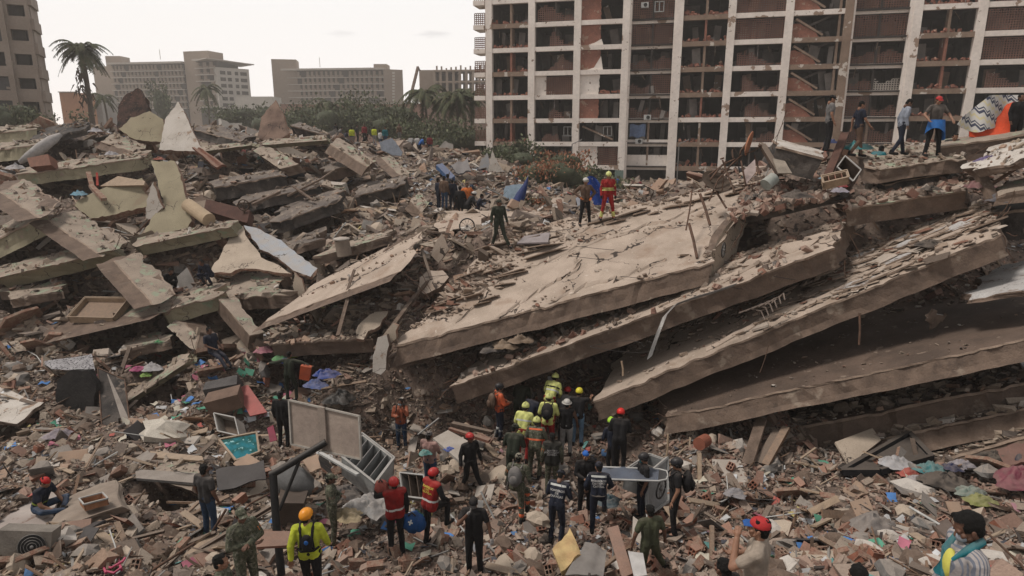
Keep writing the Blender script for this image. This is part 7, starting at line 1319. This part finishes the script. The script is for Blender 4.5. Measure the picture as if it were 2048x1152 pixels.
# bent reinforcing bars and loose cables at the broken ends
for i, (x, y, d, l, a) in enumerate(((1668,500,17.6,.8,200),(1700,470,18.6,.7,-40),(1690,520,17.7,.5,-80),(2005,470,16.6,.7,-60),(1985,440,17.5,.6,-10),(910,770,19.2,.7,220),(960,730,20.2,.5,180),(786,700,19.5,.6,230),(860,600,21.5,.8,140),(1428,560,18.8,.6,-60),(1462,500,20,.9,60),(1500,440,21.5,.9,70),(1540,365,24,.9,50),(852,468,25,.9,20),(806,545,21.8,.6,-60),(1180,812,18.6,.5,200),(285,318,34,.9,0),(262,498,27,.8,160),(222,505,25.6,.9,20),(360,600,24.2,.6,-50),(505,295,37,1.0,10),(656,284,38,1.0,20),(590,395,31.5,1.2,10),(816,366,33.5,1.0,-20),(686,400,31,1.0,-10),(100,440,27.5,.9,30),(326,630,23.6,.7,0),(440,590,24,.6,30),(376,726,21.6,.6,20),(1940,385,18.8,.7,-10),(1690,430,19.2,.6,190),(1930,320,19.7,.7,0),(1326,840,18.3,.5,210),(1545,300,20.8,.9,120))):
    c = P(x, y, d); mb = MB(); t = R(a); p = c.copy(); pts = [p.copy()]; th = t
    for k in range(7): th += random.uniform(-.5, .35) if i % 2 else random.uniform(-.35, .5); p = p + Vector((math.cos(th), random.uniform(-.25, .1), math.sin(th))) * l / 7; pts.append(p.copy())
    mb.tube(pts, .014 if i % 3 else .010, 5); q = c + Vector((.12, .05, .05)); mb2 = [q + (v - c) * random.uniform(.75, .95) + Vector((0, 0, .06 * k)) for k, v in enumerate(pts)]; mb.tube(mb2, .010, 5)
    one(mb, 'bent_rebar', m_rust, 'bent reinforcing bars poking out near ' + near(x, y) + (', short' if l < .65 else ', long'), 'rebar', 'bent rebar near ' + near(x, y))
for i, (x, y, d) in enumerate(((1120,470,23),(1200,500,22),(1290,560,19.6),(1060,640,19.6),(1240,700,18.2),(1560,560,18.4),(700,620,22),(1190,520,21.5),(1470,580,18.6),(300,700,22.5),(760,880,18),(1500,1000,15.2),(400,940,16.6),(620,300,38),(900,560,23))):
    c = P(x, y, d) + Vector((0, -.05, .12)); mb = MB(); rr_ = random.uniform(.25, .5); pts = [c + Vector((rr_ * math.cos(k * .5) * (1 + k * .05) * 1.4, rr_ * math.sin(k * .5), .05 * math.sin(k))) for k in range(random.randint(8, 18))]; mb.tube(pts, .008, 5); one(mb, 'loose_cable', m_black, 'thin dark cable curled near ' + near(x, y), 'cable', 'cables near ' + near(x, y))
# timbers with a place of their own
for (a, b, w, m, lab) in (((904,846,18.8),(984,866,18.2),.16,m_woodd,'dark timber beside the orange sleeved rescuer, upper of the pair'), ((900,856,18.5),(980,882,17.9),.12,m_redwood,'reddish timber lying below the dark one by the orange sleeved rescuer'), ((836,870,18.2),(878,836,18.6),.05,m_steel,'thin grey rail propped behind the dusty pink polo man'), ((1494,930,16.6),(1524,838,17.8),.28,mat('frayed_palm_log', (.17, .12, .09), amt=.6),'frayed trunk piece leaning under the wide dusty slab'), ((1516,926,16.8),(1556,860,17.6),.18,m_woodd,'dark board leaning next to the frayed trunk piece'), ((1530,930,16.7),(1572,856,17.5),.20,m_wood,'brown board pair leaning beside the frayed trunk piece'), ((1600,916,16.6),(1630,896,17),.05,m_woodl,'thin pale stick by the cream board'),
  ((400,1100,13.2),(540,1012,13.9),.10,m_woodd,'charred timber lying in front of the charcoal tee man') , ((130,1130,12.2),(250,1046,13.4),.001,m_woodd,'x'), ((190,1078,13.3),(254,1040,13.9),.10,m_woodd,'charred timber slanting off the brown mattress'), ((214,1090,13.0),(330,1062,13.4),.09,m_woodd,'second charred timber lying flat below the brown mattress'), ((676,672,20.7),(700,580,22.2),.12,m_side,'snapped thin concrete beam standing under the propped slab'), ((692,590,22.2),(708,540,23),.08,m_side,'upper bit of the snapped concrete beam'), ((750,700,20.4),(832,590,22.4),.16,m_side,'long jagged beam leaning beside the pointed brown plate'), ((832,590,22.4),(856,562,23.2),.12,m_side,'jagged beam tip under the pointed brown plate'), ((845,500,24.4),(862,560,23.2),.10,m_woodd,'twisted dark bar off the end of the propped slab'), ((846,462,25.2),(900,468,25),.12,m_side,'short bar bridging two slabs behind the propped slab'), ((900,470,25),(918,500,24.4),.10,m_woodd,'dark bar falling from the bridging bar'),
  ((555,625,24.2),(640,470,28),.001,m_woodd,'x'), ((1680,325,20.0),(1655,392,19.4),.001,m_woodd,'x'), ((1690,268,21.2),(1656,352,19.8),.22,mat('rust_brown_timber', (.11, .055, .04), amt=.6),'rusty brown timber leaning at the grey tee man feet'), ((1672,262,21.4),(1684,300,20.6),.001,m_woodd,'x'), ((1524,290,21.2),(1560,350,20.2),.2,m_woodd,'broad dark timber slanting down beside the striped shutter'), ((1948,330,18.8),(1988,402,18.0),.28,m_side,'narrow slab strip leaning below the purple cloth'), ((1980,372,18.4),(2060,320,17.4),.1,m_rust,'rusty angle bar of the bent metal frame'), ((1990,350,18.6),(2010,322,18.8),.05,m_rust,'upright bar of the bent metal frame'), ((2010,322,18.8),(2022,352,18.2),.05,m_rust,'slanting bar of the bent metal frame'),
  ((540,1000,14.6),(470,1016,14.9),.001,m_wood,'x'), ((716,950,15.6),(640,905,16.4),.09,m_acw,'white rail of the fridge lying under the pale board'), ((612,992,14.6),(680,960,15.4),.001,m_wood,'x'), ((655,995,14.6),(600,1012,14.4),.001,m_wood,'x'), ((170,935,16.4),(205,875,17.4),.05,m_wood,'bare pole sticking up behind the brown mattress'), ((182,372,30),(208,400,29.4),.22,m_brk,'brick stub leaning on the wide cracked olive wall'), ((176,345,31),(186,378,30.4),.2,m_brk,'brick edge strip by the teal niche'), ((194,346,31),(195,372,30.6),.1,mat('red_post', (.32, .05, .035)),'small red post in the teal niche'), ((575,392,32),(640,360,33),.14,m_side,'pale thin beam angled over the mid heap'), ((640,360,33),(668,340,34),.1,m_side,'thin beam tip over the mid heap'), ((505,410,30.5),(560,384,31.5),.2,m_side,'pale thin beam lying above the cracked plates'), ((586,372,32.2),(626,400,31),.12,m_side,'short pale bar across the sooty mid heap')):
    if w < .01: continue
    mb = MB(); A, B = P(*a), P(*b); n_ = 5
    for i in range(n_): 
        p, q = A + (B - A) * i / n_, A + (B - A) * (i + 1) / n_
    mb.bar(A, B, w, w * .6); mb.v = [v + Vector([noise.noise(v * 3 + Vector((k, 0, 0))) * .04 for k in (0, 9, 20)]) for v in mb.v]
    one(mb, 'timber' if m in (m_wood, m_woodd, m_woodl, m_redwood) or 'timber' in lab or 'trunk' in lab else 'bar', m, lab, 'timber' if 'timber' in lab or 'board' in lab else 'bar')

# ---------------------------------------------------------------- kinds that lie about in numbers: each piece an object, sharing a few meshes
def proto_mesh(fn, mats, n):
    out = []
    for _ in range(n):
        mb = MB(); fn(mb); me = bpy.data.meshes.new('shared'); me.from_pydata(mb.v, [], mb.f); [me.materials.append(m) for m in mats]; me.polygons.foreach_set('material_index', mb.m); me.polygons.foreach_set('use_smooth', mb.sm); out.append(me)
    return out
def f_plank(mb): L_ = random.uniform(.8, 1.7); mb.box((0, 0, 0), (L_, random.uniform(.07, .16), .03), None, 0, .012)
def f_plate(mb):
    n = random.randint(5, 8); r = random.uniform(.35, .6); pts = []
    for i in range(n): t = 2 * math.pi * i / n + random.uniform(-.3, .3); k = random.uniform(.6, 1.15); pts.append((r * k * math.cos(t) * 1.3, r * k * math.sin(t), random.uniform(-.02, .02)))
    mb.prism(pts, (0, 0, -random.uniform(.05, .14)), 0, 1)
def f_brick(mb):
    a, b, c = .32, .16, .2; w_ = .018
    for z in (-1, 0, 1): mb.box((0, 0, z * (c / 2 - w_ / 2)), (a, b, w_))
    for y in (-1, 0, 1): mb.box((0, y * (b / 2 - w_ / 2) + (.0005 if y else 0), 0), (a - .002, w_, c - .002))
    mb.box((.06, 0, 0), (.02, b - .01, c - .01), None, 1)  # black plate across the hollows, painting the dark of the holes
def f_chunk(mb): mb.ell((0, 0, 0), (random.uniform(.2, .34), random.uniform(.16, .26), random.uniform(.1, .2)), None, 0, 7, 4, .5, False)
def f_tube(mb): L_ = random.uniform(.8, 1.8); mb.tube([(-L_ / 2, 0, 0), (0, random.uniform(-.1, .1), random.uniform(0, .15)), (L_ / 2, 0, 0)], random.uniform(.012, .03), 6)
def f_board(mb): 
    a, b = random.uniform(.4, .9), random.uniform(.25, .5); mb.box((0, 0, 0), (a, b, .025), None, 0, .03)
def f_paper(mb): mb.sheet([[Vector((x * .14, y * .10, .03 * math.sin(x * 3 + y * 2))) for y in (-1, 0, 1)] for x in (-1, 0, 1)], 0, (0, 0, -.003))
KIND = [
 ('wood_plank', 'plank', f_plank, [('brown', m_wood), ('dark', m_woodd), ('pale', m_woodl)], 10, 'splintered {c} plank lying near {n}', .35, [((0, 760, 620, 1130), 80), ((600, 780, 1000, 1000), 45), ((1000, 1000, 1400, 1150), 14), ((1380, 900, 2040, 1120), 30), ((0, 440, 500, 760), 40), ((500, 380, 900, 700), 24), ((850, 300, 1150, 440), 26), ((1480, 300, 2040, 400), 12)]),
 ('concrete_plate', 'plate', f_plate, [('tan', m_ltop), ('grey', m_gboard), ('dusty', m_side), ('pale', m_cream), ('sooty', m_char)], 12, 'broken {c} concrete plate near {n}', .55, [((0, 640, 600, 1140), 60), ((600, 860, 1000, 1150), 28), ((1000, 1000, 1500, 1150), 14), ((1380, 920, 2040, 1150), 22), ((0, 260, 500, 700), 70), ((500, 260, 900, 720), 60), ((850, 300, 1200, 460), 20)]),
 ('hollow_brick', 'brick', f_brick, [('red', m_bk), ('brown red', m_brk)], 2, '{c} hollow brick near {n}', .6, [((1380, 900, 2040, 1150), 55), ((900, 960, 1400, 1150), 40), ((500, 860, 900, 1140), 40), ((0, 780, 500, 1140), 30), ((0, 300, 900, 720), 40)]),
 ('plaster_chunk', 'chunk', f_chunk, [('white', m_white), ('grey', m_gboard), ('tan', m_cream), ('brown', m_side)], 8, '{c} masonry chunk near {n}', .4, [((0, 700, 2040, 1150), 130), ((0, 260, 900, 700), 80), ((900, 320, 1200, 480), 20)]),
 ('cardboard_scrap', 'scrap board', f_board, [('white', m_wboard), ('brown', m_card), ('reddish', m_redwood), ('grey', m_gboard), ('black', m_blackcloth), ('dark', m_woodd)], 6, 'thin {c} board scrap near {n}', .45, [((0, 700, 620, 1140), 62), ((600, 780, 1000, 1000), 24), ((1380, 880, 2040, 1100), 18), ((0, 300, 900, 700), 40), ((860, 290, 1200, 430), 40)]),
 ('metal_tube', 'tube', f_tube, [('rusty', m_rust), ('grey', m_metal), ('white', m_acw)], 5, '{c} bent metal tube near {n}', .5, [((0, 700, 1000, 1140), 26), ((1000, 950, 2040, 1150), 18), ((0, 300, 1100, 700), 26)]),
 ('paper_scrap', 'paper', f_paper, [('white', paint('paper_white', (.6, .6, .6), dust=0)), ('cream', paint('paper_cream', (.5, .45, .36), dust=0)), ('blue', paint('scrap_blue', (.08, .2, .45), dust=0)), ('green', paint('scrap_green', (.1, .3, .2), dust=0)), ('pink', paint('scrap_pink', (.45, .15, .2), dust=0))], 1, '{c} scrap of paper or plastic near {n}', .35, [((300, 690, 620, 840), 90), ((0, 640, 300, 900), 40), ((300, 840, 1000, 1140), 60), ((1400, 900, 2040, 1140), 50), ((860, 290, 1150, 430), 40)]),
]
slab_bvh = []
for name, cat, fn_, colors, nv_, lab, tilt, zones in KIND:
    meshes = {c: proto_mesh(fn_, [m, m_brk] if name in ('concrete_plate',) else ([m, m_black] if name == 'hollow_brick' else [m]), nv_) for c, m in colors}
    for (x0, y0, x1, y1), cnt in zones:
        # spread over the patch of ground those corners enclose, in metres on the ground
        a, b, c_, d_ = hit(x0, y1), hit(x1, y1), hit(x1, y0), hit(x0, y0)
        for _ in range(cnt):
            u, v = random.random(), random.random() ** 1.3; p = (a * (1 - u) + b * u) * (1 - v) + (d_ * (1 - u) + c_ * u) * v; p.z = float(gz(p.x, p.y)); px, py, dd = pix(p)
            c, m = random.choice(colors); o = bpy.data.objects.new(name, random.choice(meshes[c])); col.objects.link(o); s_ = 1.0 if dd < 20 else min(1.6, dd / 20)
            if name in ('concrete_plate',): s_ *= random.uniform(.4, .85) if dd < 22 else random.uniform(.7, 1.3)
            if name == 'hollow_brick': s_ = 1
            o.scale = (s_, s_, s_); o.location = p + Vector((0, 0, .07 * s_)); o.rotation_euler = (random.gauss(0, tilt), random.gauss(0, tilt), random.uniform(0, 6.28))
            dev = abs(o.rotation_euler.x) + abs(o.rotation_euler.y); l_ = ('small ' if s_ * (1 if name != 'concrete_plate' else 1) < .75 else ('large ' if s_ > 1.15 else '')) + lab.format(c=c, n=near(px, py)).replace(' near ', (' flat ', ' tilted ', ' upended ')[0 if dev < .35 else (1 if dev < .9 else 2)] + 'near ').replace('lying flat', 'lying flat').replace('lying tilted', 'lying askew').replace('lying upended', 'sticking up'); tag(o, l_, cat, l_)
def slab_plate(key, u, v, r, th, m, lab, nm='screed_plate', yaw=0, lift=0):
    pt, n, lu, lv = SB[key]; c = pt(u, v); ex = (pt(u + .01, v) - pt(u - .01, v)).normalized(); ey = n.cross(ex); k = random.randint(5, 8); poly = []; tl = random.uniform(0, .09) * r * 2; th0 = random.uniform(0, 6.3)
    for i in range(k): t = 2 * math.pi * i / k + random.uniform(-.35, .35) + yaw; q = r * random.uniform(.6, 1.15); poly.append(c + ex * q * math.cos(t) * 1.4 + ey * q * math.sin(t) * .8 + n * (th + .015 + lift + tl * math.cos(t + th0)))
    mb = MB(); mb.prism(poly, -n * th, 0, 1); o = one(mb, nm, [m, m_lip], lab, 'plate', lab); o['kind'] = 'thing'
for i in range(20): u, v = random.uniform(.01, .28), random.uniform(.15, .95); slab_plate('A', u, v, random.uniform(.2, .6), .035, m_top, ('broad' if i % 2 else 'small') + ' loose screed plate on the low end of the broad cracked slab')
for i in range(14): slab_plate('A', random.uniform(.35, .95), random.uniform(.78, .97), random.uniform(.2, .5), .06, m_top, 'loose screed plate by the feet of the two helmeted rescuers')
for i in range(46): u = random.uniform(.42, .98); slab_plate('C', u, random.uniform(.08, .9), random.uniform(.15, .42), .05, m_top if i % 3 else m_tile, 'broken floor tile on the tile strewn slab, ' + ('higher' if u > .7 else 'lower') + ' part', 'floor_tile')
for i in range(12): slab_plate('B', random.uniform(.5, .98), random.uniform(.2, .9), random.uniform(.2, .5), .05, m_top, 'loose screed plate on the long slab with the tip above the rescuers')
# long cracks that run through the broad slab, as dark strips painted for the shaded gaps, with one lifted lip
def crack(key, pts, w, lab):
    pt, n, lu, lv = SB[key]; P_ = []
    for (a, b) in zip(pts, pts[1:]):
        for k in range(7): t = k / 7; P_.append((a[0] + (b[0] - a[0]) * t, a[1] + (b[1] - a[1]) * t))
    P_.append(pts[-1]); a_, b_ = [], []
    for i, (u, v) in enumerate(P_):
        jx, jy = noise.noise(Vector((i * .9, 3, u))) * .016, noise.noise(Vector((i * .9, 9, v))) * .05; c = pt(u + jx, v + jy) ; c = c + n * (noise.noise(c * .55) * 0 + .035); ww = w * (.35 + abs(noise.noise(Vector((i * .8, 1, 1)))) * 1.6); dv = (pt(u, v + .01) - pt(u, v - .01)).normalized()
        a_.append(c - dv * ww + n * .012); b_.append(c + dv * ww)
    mb = MB(); mb.sheet([a_, b_], 0, -n * .03, False); o = one(mb, 'slab_crack', m_char, lab, 'crack')
    mb = MB(); mb.sheet([[p - (pt(.5, .52) - pt(.5, .48)).normalized() * (.10 + .1 * abs(noise.noise(p * 1.5))) - n * .03 for p in a_], [p + n * .035 for p in a_]], 0, -n * .02, False); o2 = mb.build('lifted_lip', m_top, None); o2.parent = o; o2.data.transform(Matrix.Translation(-o.location))
crack('A', [(.34, .02), (.42, .18), (.50, .30), (.47, .42), (.40, .52)], .03, 'long dark crack rising from the near edge of the broad cracked slab')
crack('A', [(.50, .03), (.60, .10), (.72, .08), (.84, .16)], .022, 'crack following the near edge of the broad cracked slab')
crack('A', [(.10, .34), (.22, .44), (.36, .55), (.52, .64), (.70, .66), (.90, .74)], .05, 'widest crack running lengthwise through the broad cracked slab')
crack('A', [(.05, .62), (.2, .70), (.34, .80), (.5, .84)], .04, 'rubbly crack near the man in dark green on the broad slab')
crack('A', [(.18, .08), (.2, .26), (.16, .36)], .02, 'short crosswise crack at the low end of the broad slab')
crack('B', [(.70, .15), (.80, .4), (.92, .45)], .02, 'crack over the high end of the long slab under the broad one')
crack('C', [(.3, .1), (.45, .25), (.6, .2), (.8, .32)], .03, 'crack winding along the tile strewn slab')
# splinters: too many to count
X, S, Q = [], [], []
for (dens, y0, y1) in ((7, 8.5, 23), (3, 22, 36), (1.2, 36, 55)):
    x, y, z = terrain_pts(dens, y0, y1); n_ = len(x); ln_ = rng.uniform(.25, .9, n_) * (1 + (y > 24)); X.append(np.stack([x, y, z + .05], 1)); S.append(np.stack([ln_, rng.uniform(.02, .06, n_), rng.uniform(.012, .03, n_)], 1)); Q.append(rotm(rng.normal(0, .3, n_), rng.normal(0, .4, n_), rng.uniform(0, 6.28, n_)))
pieces('splinter_debris', np.concatenate(X), np.concatenate(S), np.concatenate(Q), mat('splinter_wood', (.2, .1, .05), isl=[((.19, .12, .08), 3), ((.10, .065, .045), 3), ((.33, .25, .18), 2), ((.22, .20, .18), 1), ((.05, .04, .035), 2)], bs=30, amt=.4), jit=.1)
X, S, Q = [], [], []
for (dens, y0, y1) in ((5, 8.5, 23), (2.2, 22, 36), (3.0, 34, 60)):
    x, y, z = terrain_pts(dens, y0, y1, .95); n_ = len(x); s_ = rng.uniform(.05, .16, n_) * (1 + (y > 24) * 1.0); X.append(np.stack([x, y, z + .06], 1)); S.append(np.stack([s_ * 1.5, s_, s_ * .12], 1)); Q.append(rotm(rng.normal(0, .4, n_), rng.normal(0, .4, n_), rng.uniform(0, 6.28, n_)))
pieces('litter', np.concatenate(X), np.concatenate(S), np.concatenate(Q), mat('litter_colors', (.2, .1, .05), isl=[((.42, .41, .40), 5), ((.30, .29, .28), 3), ((.08, .16, .30), .8), ((.35, .10, .08), .7), ((.06, .06, .07), 3), ((.12, .26, .24), .5), ((.40, .33, .14), .5), ((.38, .2, .22), .5)], bs=10, amt=.3), jit=.25)
